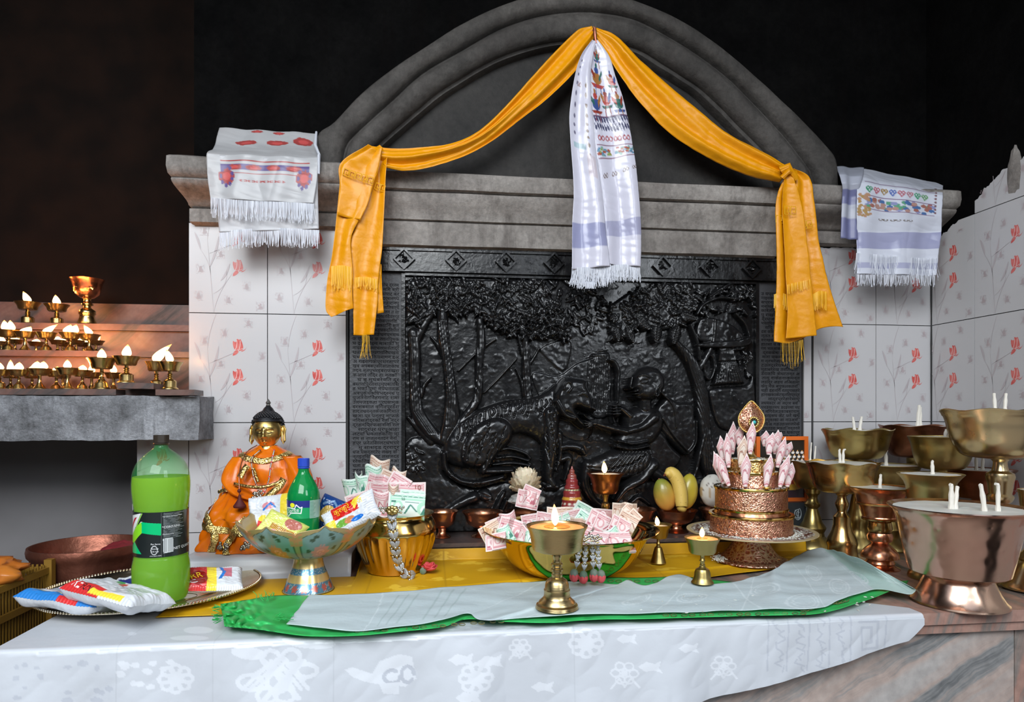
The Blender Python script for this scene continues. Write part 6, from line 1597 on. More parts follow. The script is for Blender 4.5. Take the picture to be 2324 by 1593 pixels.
# silver tassels with red buds over the basin's front
def on_bas(px, py, off=.006):
    yy = [1197, 1204, 1229, 1250, 1272, 1290, 1296]; rr_ = [199, 190, 167, 155, 136, 108, 88]; r = float(np.interp(py, yy, rr_)); x_ = px-1294
    return atd(px, py, spb.d-math.sqrt(max(r*r-x_*x_, 0))*spb.kr*.999-off)
dt = spb.d-.152
ends = [(1306,1300),(1325,1304),(1347,1300),(1361,1302)]; tops = [(1318,1226),(1330,1232),(1344,1226),(1356,1230)]
zb_ = .915
paths = []
for (ex, ey), (tx, ty) in zip(ends, tops):
    e_ = atd(ex, ey, dt-.026); b_ = atd(tx, ty, dt-.026); m_ = b_.lerp(e_, .5)+Vector((0, 0, .0))
    paths.append([b_, b_.lerp(e_, .33), b_.lerp(e_, .66), e_])
tg = petal_garland('bead_tassel', paths, 'silver bead tassel of four strings ending in red buds, over the basin front', sp, scale=1.0)
mb = MB()
for pth in paths: mb.tube([p-tg.location for p in pth], .0009, 5)
for k in range(12): mb.ball(atd(1318+k*4.2, 1224+3*math.sin(k), dt-.018)-tg.location, .0030, 8, 6)
for k in range(6): mb.ball(atd(1322+k*7, 1218+2*math.sin(k*2), dt-.012)-tg.location, (.0036, .003, .005), 8, 6)
mb.tube([atd(1335, 1219, dt-.012)-tg.location, atd(1338, 1208, dt-.002)-tg.location, atd(1345, 1204, dt-.012)-tg.location], .0022, 6)
mb.build('bead_string', M['silver_bead'], tg)
for i, (ex, ey) in enumerate(ends):
    c = atd(ex-3+i*2, ey+7, dt-.026)-tg.location; b1, b2 = MB(), MB()
    b1.ball(c+Vector((0, 0, .005)), (.0085, .0085, .0095), 14, 10)
    for k in range(6):
        a = k*1.047; b2.ball(c+Vector((.0042*math.cos(a), .0042*math.sin(a), -.0035)), (.0052, .0052, .0088), 10, 8, mat=Matrix.Rotation(.35, 3, Vector((-math.sin(a), math.cos(a), 0))))
    b1.build('sepals', M['sepal'], tg); b2.build('bud', M['petal_red'], tg)

# ------------------------------------------------------------------ painted offering bowl with snacks and the small bottle
sp = Spot(700, .9085, by=1337); spo = sp
ob_ = empty('pedestal_bowl', sp.loc, 0, 'brass pedestal bowl with lobed rim, enamelled with flowers on pale blue, full of snack packets', 'bowl')
prf = cr_([(30,1262),(48,1260),(80,1251),(112,1235),(138,1212),(152,1192),(157,1180)], 60)
seg = 240; vs = []; inner_ = cr_([(152,1181),(146,1192),(130,1211),(104,1232),(70,1246),(1,1250)], 30)
allp = [tuple(q) for q in prf]+[tuple(q) for q in inner_]; nP = len(allp)
colr = []
TEAL, GLD, PNK, DGR, ORG = (0.20, 0.30, 0.27), (0.38, 0.27, 0.11), (0.62, 0.26, 0.22), (0.05, 0.08, 0.04), (0.55, 0.22, 0.10)
for i, (r, y) in enumerate(allp):
    t = max(0, min(1, (1235-y)/55))
    for k in range(seg):
        a = 2*math.pi*k/seg; ph = (a*8/(2*math.pi)) % 1; lb = abs(math.sin(a*4))**.45     # eight lobes
        rr_ = sp.r(r)*(1+.03*(lb-.6)*t); z = sp.h(y)+(.011*(lb-.7)+.006*math.exp(-((ph-.5)/.06)**2))*t**2
        vs.append((rr_*math.cos(a), rr_*math.sin(a), z))
        c = GLD
        if i < 60:
            f = i/59; w = .44*math.sin(min(1, (f+.22)/.9)*math.pi*.62)*(1 if f < .80 else max(0, 1-(f-.80)/.16))
            dq = abs(ph-.5)
            if .12 < f < .97 and dq < w: c = TEAL
            if .12 < f < .97 and abs(dq-w) < .016: c = DGR
            e_ = math.hypot((ph-.5)/.19, (f-.50)/.14)
            if e_ < 1+.14*math.sin(11*math.atan2(f-.5, ph-.5)): c = PNK if (int(a*8/(2*math.pi)) % 2 == 0) else ORG
            if e_ < .5 and math.sin(18*e_) > .5: c = tuple(min(1, q*1.35) for q in PNK)
            for (lx, ly) in ((.30,.74),(.68,.76),(.36,.80),(.62,.82),(.22,.55),(.78,.58),(.30,.34),(.70,.36)):
                if math.hypot((ph-lx)/.05, (f-ly)/.035) < 1: c = DGR
            if f > .66 and dq > .38: c = ORG if math.sin(ph*60)+math.sin(f*50) > -.4 else GLD
        colr.append(c)
fs = [(i*seg+k, i*seg+(k+1) % seg, (i+1)*seg+(k+1) % seg, (i+1)*seg+k) for i in range(nP-1) for k in range(seg)]
o = mesh('bowl', vs, fs, M['enamel_brass'] if 'enamel_brass' in M else painted('enamel_brass', .34, .35, .3), ob_, ang=180); setcol(o.data, np.array(colr))
prf = cr_([(58,1350),(59,1345),(56,1332),(50,1318),(44,1302),(38,1288),(34,1274),(33,1262)], 60); vs = []; colr = []; sg = 200
for i, (r, y) in enumerate(prf):
    for k in range(sg):
        a = 2*math.pi*k/sg; vs.append((sp.r(r)*math.cos(a), sp.r(r)*math.sin(a), max(0, sp.h(y))))
        c = (.62, .44, .17); BLU = (0.09, 0.23, 0.33)
        if 1313 < y < 1336 or 1284 < y < 1298: c = BLU
        ph = (a*14/(2*math.pi)) % 1
        if 1313 < y < 1336:
            if math.hypot((ph-.5)/.30, (y-1325)/7) < 1+.25*math.cos(6*math.atan2(y-1325, (ph-.5)*20)): c = (.50, .12, .09)
            elif abs(math.sin(ph*12+y*.5)) < .16: c = (.6, .6, .55)
        if 1284 < y < 1298 and abs((ph-.5)*16-5*math.sin(y)) < 1.2: c = (.5, .5, .45)
        colr.append(c)
o = mesh('foot', vs, grid_faces(sg, 60, True)[:], painted('enamel_foot', .25, .55, .3), ob_, ang=180); setcol(o.data, np.array(colr))
# packets
def packet(name, c, w, h, t, rot, base, ops, label, cat='packet', texts=(), mt='foil', pin=.10):
    """crimped foil pillow packet; rot in degrees; c = centre"""
    nu, nv = 110, 80; rt = empty(name, c, 0, label, cat); rt.rotation_euler = tuple(R(a) for a in rot)
    sd = hash(name+label) % 97 if False else sum(ord(q) for q in label) % 97
    def H_(u, v):
        e = min(1, max(0, min(v, 1-v)/.16)); f = min(1, max(0, min(u, 1-u)/.10)); q = math.sin(e*math.pi/2)**.8*math.sin(f*math.pi/2)**.55
        return t*q*(1+.25*noise.noise(Vector((u*4, v*4, sd))))
    def surf(sgn):
        def P(u, v):
            x_, y_ = (u-.5)*w*(1-.05*math.sin(math.pi*v)), (v-.5)*h
            e = min(v, 1-v)
            z = sgn*H_(u, v)*.5 + .004*noise.noise(Vector((u*3, v*3, sd+5))) + (.0007*math.sin(u*150) if e < .07 else 0)
            cr2 = .0022*abs(noise.noise(Vector((u*9, v*14, sd+2*sgn))))*(1 if e > .07 else 0)
            return Vector((x_, y_, z-sgn*cr2))
        return P
    sheet('front', surf(1), nu, nv, M[mt], rt, base, ops); sheet('back', surf(-1), nu//2, nv//2, M[mt], rt, base, [])
    if texts:
        mb = MB(); mm = []
        for (tx, u, v, s, m, rz) in texts:
            F_ = surf(1)
            def fn(a, b):
                ca, sa = math.cos(R(rz)), math.sin(R(rz)); x_, y_ = a*ca-b*sa, a*sa+b*ca
                p = F_(min(.98, max(.02, u+x_/w)), min(.98, max(.02, v+y_/h))); return (p.x, p.y, p.z+.0009)
            q = MB(); text_on(q, tx, s, fn); q.build('lettering', M[m], rt, False)
    return rt
M['ink_white'] = mat('ink_white', (0.75, 0.75, 0.75), .5); M['ink_yellow'] = mat('ink_yellow', (0.85, 0.55, 0.02), .5); M['ink_red'] = mat('ink_red', (0.60, 0.03, 0.03), .5)
M['ink_grey'] = mat('ink_grey', (0.12, 0.13, 0.15), .5); M['ink_blue'] = mat('ink_blue', (0.03, 0.10, 0.42), .5); M['ink_black'] = mat('ink_black', (0.01, 0.01, 0.012), .4)
SW, RD, YL, BLc, GR = (0.62, 0.64, 0.67), (0.58, 0.03, 0.03), (0.80, 0.62, 0.05), (0.02, 0.16, 0.50), (0.10, 0.42, 0.10)
def pk(px, py, dd): return atd(px, py, spo.d+dd)
packet('snack_packet', pk(618, 1168, .048), .105, .085, .022, (72, -8, -10), SW, [('rect', .72, 0, 1, 1, YL), ('ell', .46, .72, .13, .10, L('c7828a')), ('line', [(.36, .62), (.50, .78), (.60, .66)], .022, BLc), ('ell', .36, .28, .14, .20, RD), ('ell', .34, .42, .10, .08, YL), ('line', [(.16, .10), (.42, .30)], .03, BLc)], 'white snack packet with a blue wave mark, upright at the left of the pedestal bowl')
packet('biscuit_packet', pk(640, 1200, -.060), .090, .055, .020, (50, 22, -20), L('d6d67a'), [('rect', 0, .55, 1, 1, L('c9cf6a')), ('ell', .72, .75, .22, .2, L('b06a5c')), ('poly', [(.28, .30), (1, .30), (1, .50), (.28, .50)], L('7a2218'))]+[('rect', .30+.036*k, .30, .318+.036*k, .50, L('e8c25a')) for k in range(19)]+[('ell', .42, .18, .12, .12, L('d9a0a0')), ('ell', .66, .14, .10, .08, L('5faa7a'))], 'yellow green biscuit packet with a red and cream striped band, in the pedestal bowl', texts=())
packet('biscuit_packet', pk(598, 1188, .055), .050, .035, .018, (60, -20, 0), L('c8a02a'), [('rect', .1, .3, .9, .7, L('9a1a12')), ('ell', .5, .5, .3, .1, YL)], 'small red and gold packet at the far left inside the pedestal bowl')
packet('snack_packet', pk(744, 1172, .052), .060, .085, .022, (70, 20, -20), L('123a78'), [('ell', .5, .55, .28, .22, L('c9a44e')), ('ell', .55, .52, .18, .14, L('dcc27a')), ('rect', .1, .1, .9, .2, L('3f7fc0')), ('line', [(.2, .75), (.5, .9), (.8, .78)], .03, L('6a8ab0'))], 'dark blue snack packet with a golden disc, right of the small green bottle')
packet('snack_packet', pk(768, 1184, .065), .050, .045, .016, (60, 0, -20), L('5a2a1e'), [('rect', .1, .4, .9, .6, L('8a4a30'))], 'brown wrapper tucked behind the blue and the red packets')
packet('noodle_packet', pk(796, 1168, -.010), .120, .062, .018, (62, -28, -8), SW, [('rect', .20, .50, .70, .95, L('c41a12')), ('poly', [(.62, .55), (.82, .98), (.70, 1), (.60, .8)], YL), ('rect', 0, .0, .22, .55, YL), ('ell', .35, .30, .14, .14, L('6aa03a')), ('ell', .48, .30, .10, .12, L('c07a50')), ('ell', .62, .22, .12, .09, L('1a6ac0'))]+[('line', [(.80, .15+.09*k), (.97, .18+.09*k)], .006, L('9a9aa2')) for k in range(8)], 'red, yellow and white packet sticking out over the right rim of the pedestal bowl', texts=(('कुरकुरे चीज', .24, .66, .016, 'ink_yellow', 0),))

# ------------------------------------------------------------------ bottles
def glassy(name, c, rough, a, tint=None):
    m, n, l, b = nt(name); b.inputs['Base Color'].default_value = (*c, 1); b.inputs['Roughness'].default_value = rough; b.inputs['Coat Weight'].default_value = .6; b.inputs['Coat Roughness'].default_value = .05
    t = n.new('ShaderNodeBsdfTransparent'); t.inputs['Color'].default_value = (*(tint or c), 1); mx = n.new('ShaderNodeMixShader'); mx.inputs[0].default_value = a
    l.new(b.outputs[0], mx.inputs[1]); l.new(t.outputs[0], mx.inputs[2]); l.new(mx.outputs[0], n['Material Output'].inputs[0]); return m
def liquid(name, c, c2, rough=.12, tr=.5, see=.25):
    m, n, l, b = nt(name); b.inputs['Base Color'].default_value = (*c, 1); b.inputs['Roughness'].default_value = rough
    t = n.new('ShaderNodeBsdfTranslucent'); t.inputs['Color'].default_value = (*c2, 1); mx = n.new('ShaderNodeMixShader'); mx.inputs[0].default_value = tr
    q = n.new('ShaderNodeBsdfTransparent'); q.inputs['Color'].default_value = (*c2, 1); m2 = n.new('ShaderNodeMixShader'); m2.inputs[0].default_value = see
    l.new(b.outputs[0], mx.inputs[1]); l.new(t.outputs[0], mx.inputs[2]); l.new(mx.outputs[0], m2.inputs[1]); l.new(q.outputs[0], m2.inputs[2]); l.new(m2.outputs[0], n['Material Output'].inputs[0]); return m
M['pet_green'] = glassy('pet_green', (0.05, 0.42, 0.14), .06, .80, (0.90, 0.98, 0.84))
M['pet_dark_green'] = glassy('pet_dark_green', (0.01, 0.36, 0.10), .06, .55, (0.12, 0.80, 0.36))
M['liquid_lime'] = liquid('liquid_lime', (0.38, 0.56, 0.0), (0.85, 1.0, 0.02), tr=.5, see=.08)
M['liquid_green'] = liquid('liquid_green', (0.005, 0.30, 0.09), (0.05, 0.75, 0.28), tr=.5, see=.3)
M['cap_dark'] = mat('cap_dark', (0.03, 0.022, 0.016), .4); M['cap_blue'] = mat('cap_blue', (0.02, 0.06, 0.42), .35)
def bottle(sp, name, label, prof, neck_y, fill, cap, mats, lab, ridges=0):
    rt = empty(name, sp.loc, 0, label, 'bottle'); p = cr_(prof, 90)
    sh_ = lambda y: max(0, sp.h(y))
    def fn(r, z, a): return (r*(1+(.02*abs(math.cos(a*2.5))-.02)*max(0, 1-z/.03)), z)
    b = MB(); b.lathe([(.001, .006)]+[(sp.r(r), sh_(y)) for r, y in p], 64, fn=fn, cap=False); b.build('shell', M[mats[0]], rt, ang=180)
    li = [(sp.r(r)-.0012, max(.004, sp.h(y))) for r, y in p if y >= fill]; b = MB(); b.lathe([(.001, .008)]+li+[(.0005, li[-1][1])], 64, fn=fn, cap=False); b.build('liquid', M[mats[1]], rt, ang=60)
    b = MB(); b.lathe([(sp.r(cap[0])*1.0, sp.h(cap[2])), (sp.r(cap[0]), sp.h(cap[1])+.0015), (sp.r(cap[0])*.93, sp.h(cap[1])), (.0005, sp.h(cap[1]))], 48, fn=lambda r, z, a: (r*(1+.02*math.cos(a*40)), z)); b.build('cap', M[mats[2]], rt, ang=50)
    b = MB(); b.lathe([(sp.r(cap[0]*.93), sp.h(cap[2]+1)), (sp.r(cap[0])*1.04, sp.h(cap[2]+3)), (sp.r(cap[0]*.93), sp.h(cap[2]+5))], 40); b.build('neck_ring', M[mats[2] if name == 'soda_bottle' else mats[0]], rt)
    # label wrapped on the body
    y0_, y1_, rl, base, ops = lab; nu, nv = 420, 170; vs = []
    UU = np.linspace(-math.pi, math.pi, nu); VV_ = np.linspace(0, 1, nv); pr_ = lambda y: float(np.interp(y, p[::-1, 1], p[::-1, 0]))
    for v in VV_:
        y = y1_+(y0_-y1_)*v; rr_ = sp.r(max(rl, pr_(y)))+.0007
        for u in UU: vs.append((rr_*math.sin(u), -rr_*math.cos(u), sp.h(y)))
    o = mesh('label', vs, grid_faces(nu, nv), M['painted_gloss'], rt, ang=180)
    U, V = np.meshgrid(UU*(sp.r(rl)/sp.k), VV_*(y1_-y0_)); setcol(o.data, paint(U, V, base, ops).reshape(-1, 3))
    R0 = sp.r(rl)+.0016
    def put_text(txt, px, py, size, m, rot=0, sk=0):
        """px, py: photo pixels of the lower left corner; size in px"""
        b = MB()
        def fn(a, c):
            ca, sa = math.cos(R(rot)), math.sin(R(rot)); x_, z_ = a*ca-c*sa+sk*c, a*sa+c*ca; w = x_/R0
            t0 = (px-sp.cx)*sp.k/R0; t0 = math.asin(max(-.99, min(.99, t0))); return (R0*math.sin(t0+w), -R0*math.cos(t0+w), sp.h(py)+z_)
        text_on(b, txt, size*sp.k, fn); b.build('lettering', M[m], o, False)
    return rt, put_text
M['painted_gloss'] = painted('painted_gloss', .3, coat=.3)
# large soda bottle standing on the tray. Label drawn in px: u = 0 at the centre line, v = px above the lower edge
TZ_ = COUNTER+.0150
sp = Spot(366, TZ_, by=1362)
DK, LG, EM = (0.012, 0.016, 0.016), (0.22, 0.60, 0.02), (0.0, 0.42, 0.14)
def lbl(pts): return [((math.asin(max(-.99, min(.99, (x_-366)/62)))*62), 1254-y) for x_, y in pts]
ops = [('poly', lbl([(308,1230),(344,1192),(347,1175),(344,1175),(310,1222)]), (0.6,0.6,0.6)), ('poly', lbl([(308,1215),(345,1176),(346,1200),(322,1225),(306,1220)]), LG), ('poly', lbl([(345,1176),(386,1180),(386,1206),(346,1200)]), EM),
       ('poly', lbl([(308,1246),(325,1220),(345,1246)]), EM), ('poly', lbl([(300,1170),(344,1157),(330,1186),(310,1222),(303,1228)]), (0.7,0.72,0.7)), ('poly', lbl([(303,1176),(316,1172),(312,1190),(326,1168),(333,1166),(311,1204),(304,1206)]), (0.45, 0.01, 0.03)),
       ('line', lbl([(306,1228),(330,1190),(346,1158)]), 1.2, (0.3,.6,.1)), ('poly', lbl([(389,1214),(406,1212),(407,1244),(390,1246)]), (0.55, 0.57, 0.57)), ('rect', 26, 0, 27, 99, (0.05,.06,.06)),
       ('ring', 6.5, 16, 7, 10, .84, (0.6, 0.6, 0.6)), ('line', lbl([(386,1157),(386,1254)]), .5, (.1, .1, .1))]
for k in range(9): ops.append(('line', lbl([(391+2*k, 1215), (391+2*k, 1243)]), .35, (0.05, .05, .05)))
for k in range(19): ops.append(('line', lbl([(390, 1159+3*k), (423-(k*7) % 11, 1158+3*k)]), .5, (0.22, .24, .24)))
bt, tx = bottle(sp, 'soda_bottle', 'large green soda bottle with a black label, standing on the silver tray',
    [(30,1366),(52,1362),(61,1350),(65,1330),(66,1305),(66,1285),(62,1262),(61,1254),(61,1200),(61,1155),(63,1140),(66,1112),(66,1088),(62,1066),(52,1046),(36,1030),(22,1020),(16,1014),(15,1006)], 1010, 1080, (18, 989, 1004), ('pet_green', 'liquid_lime', 'cap_dark'), (1155, 1254, 61, DK, ops))
tx('TN', 302, 1156, 22, 'ink_white', 6); tx('*CONTAINS', 388, 1191, 7, 'ink_white', 2); tx('NET QUANTITY', 407, 1240, 8.5, 'ink_white', 3); tx('Per Serve', 366, 1226, 5, 'ink_white'); tx('Energy', 368, 1236, 5, 'ink_white'); tx('125 kcal', 367, 1242, 4.5, 'ink_white'); tx('of an adult’s GDA', 364, 1251, 3.2, 'ink_white')
tx('Ingredients: Carbonated Water', 389, 1166, 3.4, 'ink_white', 1); tx('Manufactured by', 389, 1205, 3.4, 'ink_white', 1)
# small green bottle in the pedestal bowl
sp = Spot(689, spo.loc.z+spo.h(1240), d=spo.d)
spx = lambda pts: [((math.asin(max(-.99, min(.99, (x_-689)/37)))*37), 1172-y) for x_, y in pts]
NAVY, LG2 = (0.02, 0.03, 0.20), (0.01, 0.30, 0.10)
ops = [('poly', spx([(652,1130),(708,1132),(708,1148),(652,1146)]), NAVY), ('rect', 19.5, 0, 50, 50, (0.25, .42, .34)), ('line', spx([(655,1150),(664,1148),(676,1150),(680,1141),(688,1148),(692,1146),(690,1160),(682,1159),(668,1160),(660,1168),(656,1160)]), 1.1, (.75, .78, .78)),
       ('ell', spx([(671, 1142)])[0][0], spx([(671, 1142)])[0][1], 6.2, 5, (.75, .75, .03))]
for k in range(12): ops.append(('line', [(21, 3+3*k), (34-(k*5) % 7, 3+3*k)], .5, (0.05, .2, .14)))
bt2, tx = bottle(sp, 'soda_bottle', 'small green soda bottle with a blue cap, standing among the snack packets',
    [(26,sp.by),(34,sp.by-4),(37,sp.by-14),(36,1205),(36,1180),(36.5,1150),(37,1128),(35,1115),(29,1100),(21,1086),(14,1074),(12,1066),(12,1058)], 1066, 1112, (13.5, 1042, 1058), ('pet_dark_green', 'liquid_green', 'cap_blue'), (1132, 1172, 36, LG2, ops))
tx('Sprite', 660, 1160, 13, 'ink_white', 8, .1)

# ------------------------------------------------------------------ silver tray with packets
tc_ = Vector((-.556, 1.413, COUNTER+.0098)); ta = R(22)
tray = empty('serving_tray', tc_, ta, 'oval silver serving tray with a beaded rim, overhanging the left corner of the counter', 'tray')
M['tray_metal'] = mat('tray_metal', (0.66, 0.60, 0.48), .22, 1.0, color2=(0.60, 0.48, 0.28), vscale=9, rvar=.08)
vs = []; pr_ = [(.001, .004), (.70, .004), (.78, .0035), (.84, .008), (.88, .0105), (.955, .012), (.985, .0125), (1.0, .0125), (1.0, .0105), (.93, .008), (.86, .003), (.80, .0002), (.001, .0002)]
A_, B__ = .203, .188
for r, z in pr_:
    for k in range(96):
        a = 2*math.pi*k/96; vs.append((r*A_*math.cos(a), r*B__*math.sin(a), z))
mesh('dish', vs, grid_faces(96, len(pr_), True), M['tray_metal'], tray, ang=50)
mb = MB()
for k in range(200): a = 2*math.pi*k/200; mb.ball((A_*.997*math.cos(a), B__*.997*math.sin(a), .0125), .0026, 6, 4)
mb.build('beaded_rim', M['tray_metal'], tray)
mb = MB()
for r in (.66, .69): mb.tube([(r*A_*math.cos(a), r*B__*math.sin(a), .0042) for a in np.linspace(0, 6.283, 90)], .0008, 4)
for k in range(12):
    a = k*math.pi/6; mb.tube([((.5+.14*math.sin(t))*A_*math.cos(a+.2*math.cos(t)), (.5+.14*math.sin(t))*B__*math.sin(a+.2*math.cos(t)), .0042) for t in np.linspace(0, 6.28, 16)], .0006, 4)
mb.build('engraving', M['tray_metal'], tray)
zt2 = TZ_
def onT(px, py, z): return onZ(px, py, z)
packet('chips_packet', onT(160, 1364, zt2+.022), .155, .085, .028, (-14, 4, 30-46), SW, [('rect', 0, 0, 1, .22, L('2a78c0')), ('line', [(.15, .26), (.35, .36), (.60, .22)], .05, L('5aa040')), ('line', [(.0, .18), (.3, .27), (.7, .16), (1, .22)], .035, L('d8d2a0')), ('rect', .55, 0, .8, .08, RD), ('line', [(.04, .55), (.96, .42)], .010, L('b070a0')), ('ell', .45, .8, .4, .14, L('9aa0a8'))]+[('line', [(.38, .66-.05*k), (.8, .60-.05*k)], .007, L('8a8f98')) for k in range(3)],
       'white foil chips packet, blue and green along its lower edge, leftmost on the tray')
packet('chips_packet', onT(268, 1352, zt2+.038), .165, .098, .032, (-12, 6, -26), SW, [('rect', .02, 0, .55, .20, RD), ('rect', .40, .02, .85, .10, YL), ('rect', .16, .45, .40, .85, L('c8ccd2')), ('rect', .26, .72, .34, .86, L('3a8a4a')), ('rect', .34, .66, .42, .80, L('b04a3a'))]+[('line', [(.45, .62-.06*k), (.85, .56-.06*k)], .006, L('6a6f78')) for k in range(5)],
       'silver foil chips packet with a red lower band, right of the leftmost packet', texts=(('RE', .12, .05, .020, 'ink_white', -4), ('FUN', .26, .04, .012, 'ink_black', -4)))
packet('noodle_packet', onT(488, 1314, zt2+.024), .105, .075, .020, (24, 6, -6+26), SW, [('rect', 0, 0, .34, 1, RD), ('rect', .34, 0, .52, 1, YL), ('ell', .20, .4, .16, .3, L('8a1410')), ('rect', .62, .45, .80, .85, L('b86a78')), ('line', [(.58, .35), (.66, .6), (.60, .9)], .03, BLc)], 'white, yellow and red noodle packet right of the large soda bottle', texts=(('RR', .06, .35, .020, 'ink_yellow', 20), ('C', .06, .10, .022, 'ink_white', 20)))
packet('snack_packet', onT(302, 1322, zt2+.014), .060, .045, .014, (10, 0, 20), (0.02, 0.03, 0.16), [('rect', 0, .6, 1, 1, SW)], 'dark blue packet half hidden behind the large soda bottle')
# ------------------------------------------------------------------ fruit, butter flower, votive cone, rice ball
def fruit(name, c, r, tilt, m, label, stemx=None):
    o = empty(name, c, 0, label, name); o.rotation_euler = tilt; seg, rg = 40, 28; vs = []; 
    for i in range(rg+1):
        a = math.pi*i/rg
        for k in range(seg):
            w = 2*math.pi*k/seg; q = Vector((math.sin(a)*math.cos(w), math.sin(a)*math.sin(w), math.cos(a)))
            s = 1+.06*q.z*q.x+.02*noise.noise(q*2); vs.append((q.x*r[0]*s*(1-.10*q.z), q.y*r[1]*s, q.z*r[2]*s+.12*r[0]*q.x*q.x*0))
    fs = grid_faces(seg, rg+1, True); ob = mesh('skin', vs, fs, m, o, ang=180)
    return o, ob, vs, r
M['fruit_skin'] = painted('fruit_skin', .38, coat=.25, bump=.06, bscale=200)
def mango(px, py, dd, rx, rz, ty, c_top, c_bot, c_side, label):
    s = spm; o, ob, vs, r = fruit('mango', atd(px, py, s.d+dd), (rx*s.kr, rx*s.kr*.9, rz*s.kr), (0, R(ty), R(-7)), M['fruit_skin'], label)
    v = np.array(vs); t = np.clip((v[:, 2]/r[2]+1)/2, 0, 1)[:, None]; sx = np.clip((v[:, 0]/r[0]+1)/2, 0, 1)[:, None]
    n_ = np.array([noise.noise(Vector(q)*60) for q in vs])[:, None]
    c = np.array(c_bot)*(1-t)+np.array(c_top)*t; c = c*(1-.5*(1-sx)*t)+np.array(c_side)*.5*(1-sx)*t; setcol(ob.data, np.clip(c*(1+.12*n_), 0, 1))
    MB().tube([(0, 0, r[2]*.97), (.001, 0, r[2]*1.04)], [.003, .002], 8).build('stalk', M['copper_dark'], o); return o
mango(1508, 1122, -.006, 25, 38, -20, (0.20, 0.24, 0.03), (0.72, 0.30, 0.06), (0.14, 0.20, 0.03), 'green and orange mango leaning left in the copper bowl')
mango(1560, 1115, .022, 24, 42, 8, (0.44, 0.36, 0.03), (0.66, 0.44, 0.05), (0.30, 0.30, 0.03), 'yellow mango at the right, behind the banana')
pts = [(1510,1076),(1516,1074),(1524,1074),(1534,1084),(1542,1104),(1546,1130),(1547,1152),(1545,1160)]
q = cr_(pts, 26); ba = empty('banana', atd(1545, 1155, spm.d-.022), 0, 'spotted yellow banana standing upright between the two mangoes', 'banana')
rr_ = [4, 5, 6, 9, 12, 13.5, 14.5, 15, 15.5, 16, 16, 16, 16, 16, 16, 16, 16, 15.5, 15, 15, 14, 13, 12, 11, 9, 6]
mb = MB(); mb.tube([atd(p[0], p[1], spm.d-.028+.010*math.sin(i/6))-ba.location for i, p in enumerate(q)], [a*spm.kr for a in rr_], 10)
mb.build('peel', mat('banana_peel', (0.62, 0.44, 0.10), .5, color2=(0.36, 0.24, 0.06), vscale=160, detail=2), ba, ang=60); bb = MB(); bb.tube([atd(1510, 1076, spm.d-.028)-ba.location, atd(1506, 1080, spm.d-.028)-ba.location], [.004, .002], 8); bb.build('tip', M['copper_dark'], ba)
bpn = ba.children[0].data.materials[0].node_tree.nodes['Color Ramp'].color_ramp.elements; bpn[0].position, bpn[1].position = .62, .72
# butter flower
M['butter'] = mat('butter', (0.66, 0.55, 0.38), .4, sss=.12, color2=(0.76, 0.68, 0.52), vscale=30, coat=.3)
M['clear_film'] = glassy('clear_film', (0.55, 0.55, 0.52), .12, .50, (.9, .9, .88))
bf = empty('butter_flower', atd(1192, 1134, spf.d), 0, 'creamy white butter flower sculpture standing in a copper bowl', 'sculpture')
rd = random.Random(4); mb = MB(); c0 = Vector((0, 0, .045))
mb.ball(c0, (.030, .026, .034), 20, 14)
for k in range(26):
    a = k*2.4; el = -.9+1.9*(k/26); dr = Vector((math.cos(a)*math.cos(el), math.sin(a)*math.cos(el), math.sin(el)))
    t1 = dr.cross(Vector((0, 0, 1)));  t1 = t1.normalized() if t1.length > .01 else Vector((1, 0, 0)); t2 = -dr.cross(t1)
    vs = []
    for j in range(9):
        for i in range(13):
            u, v = i/12-.5, j/8; w_ = .046*(1-.35*(v-.6)**2*2)
            p = c0+dr*(.022+.020*v+.004*math.sin(u*30+k)*v)+t1*(u*w_)+t2*((v-.5)*.030+.002*math.sin(u*16+k)); p += dr*(-.6*u*u*.09); vs.append(p)
    mb.add(vs, grid_faces(13, 9))
mb.build('petals', M['butter'], bf, ang=180)
def crumple(name, c, r, m, seed, parent=None, sc_=1.0, flat_=1.0):
    mb = MB(); seg, rg = 44, 30; vs = []
    for i in range(rg+1):
        a = math.pi*i/rg
        for k in range(seg):
            w = 2*math.pi*k/seg; q = Vector((math.sin(a)*math.cos(w), math.sin(a)*math.sin(w), math.cos(a)))
            s = 1+.22*sc_*noise.noise(q*2.3+Vector((seed, 0, 0)))+.12*sc_*abs(noise.noise(q*6+Vector((0, seed, 0)))); vs.append((q.x*r[0]*s, q.y*r[1]*s, q.z*r[2]*s))
    return mesh(name, vs, grid_faces(seg, rg+1, True), m, parent, ang=180, loc=c), vs
cr1, _ = crumple('wrapping', (0, 0, 0), (.046, .036, .017), M['clear_film'], 3, bf); cr1.location = (0.004, 0, .0)
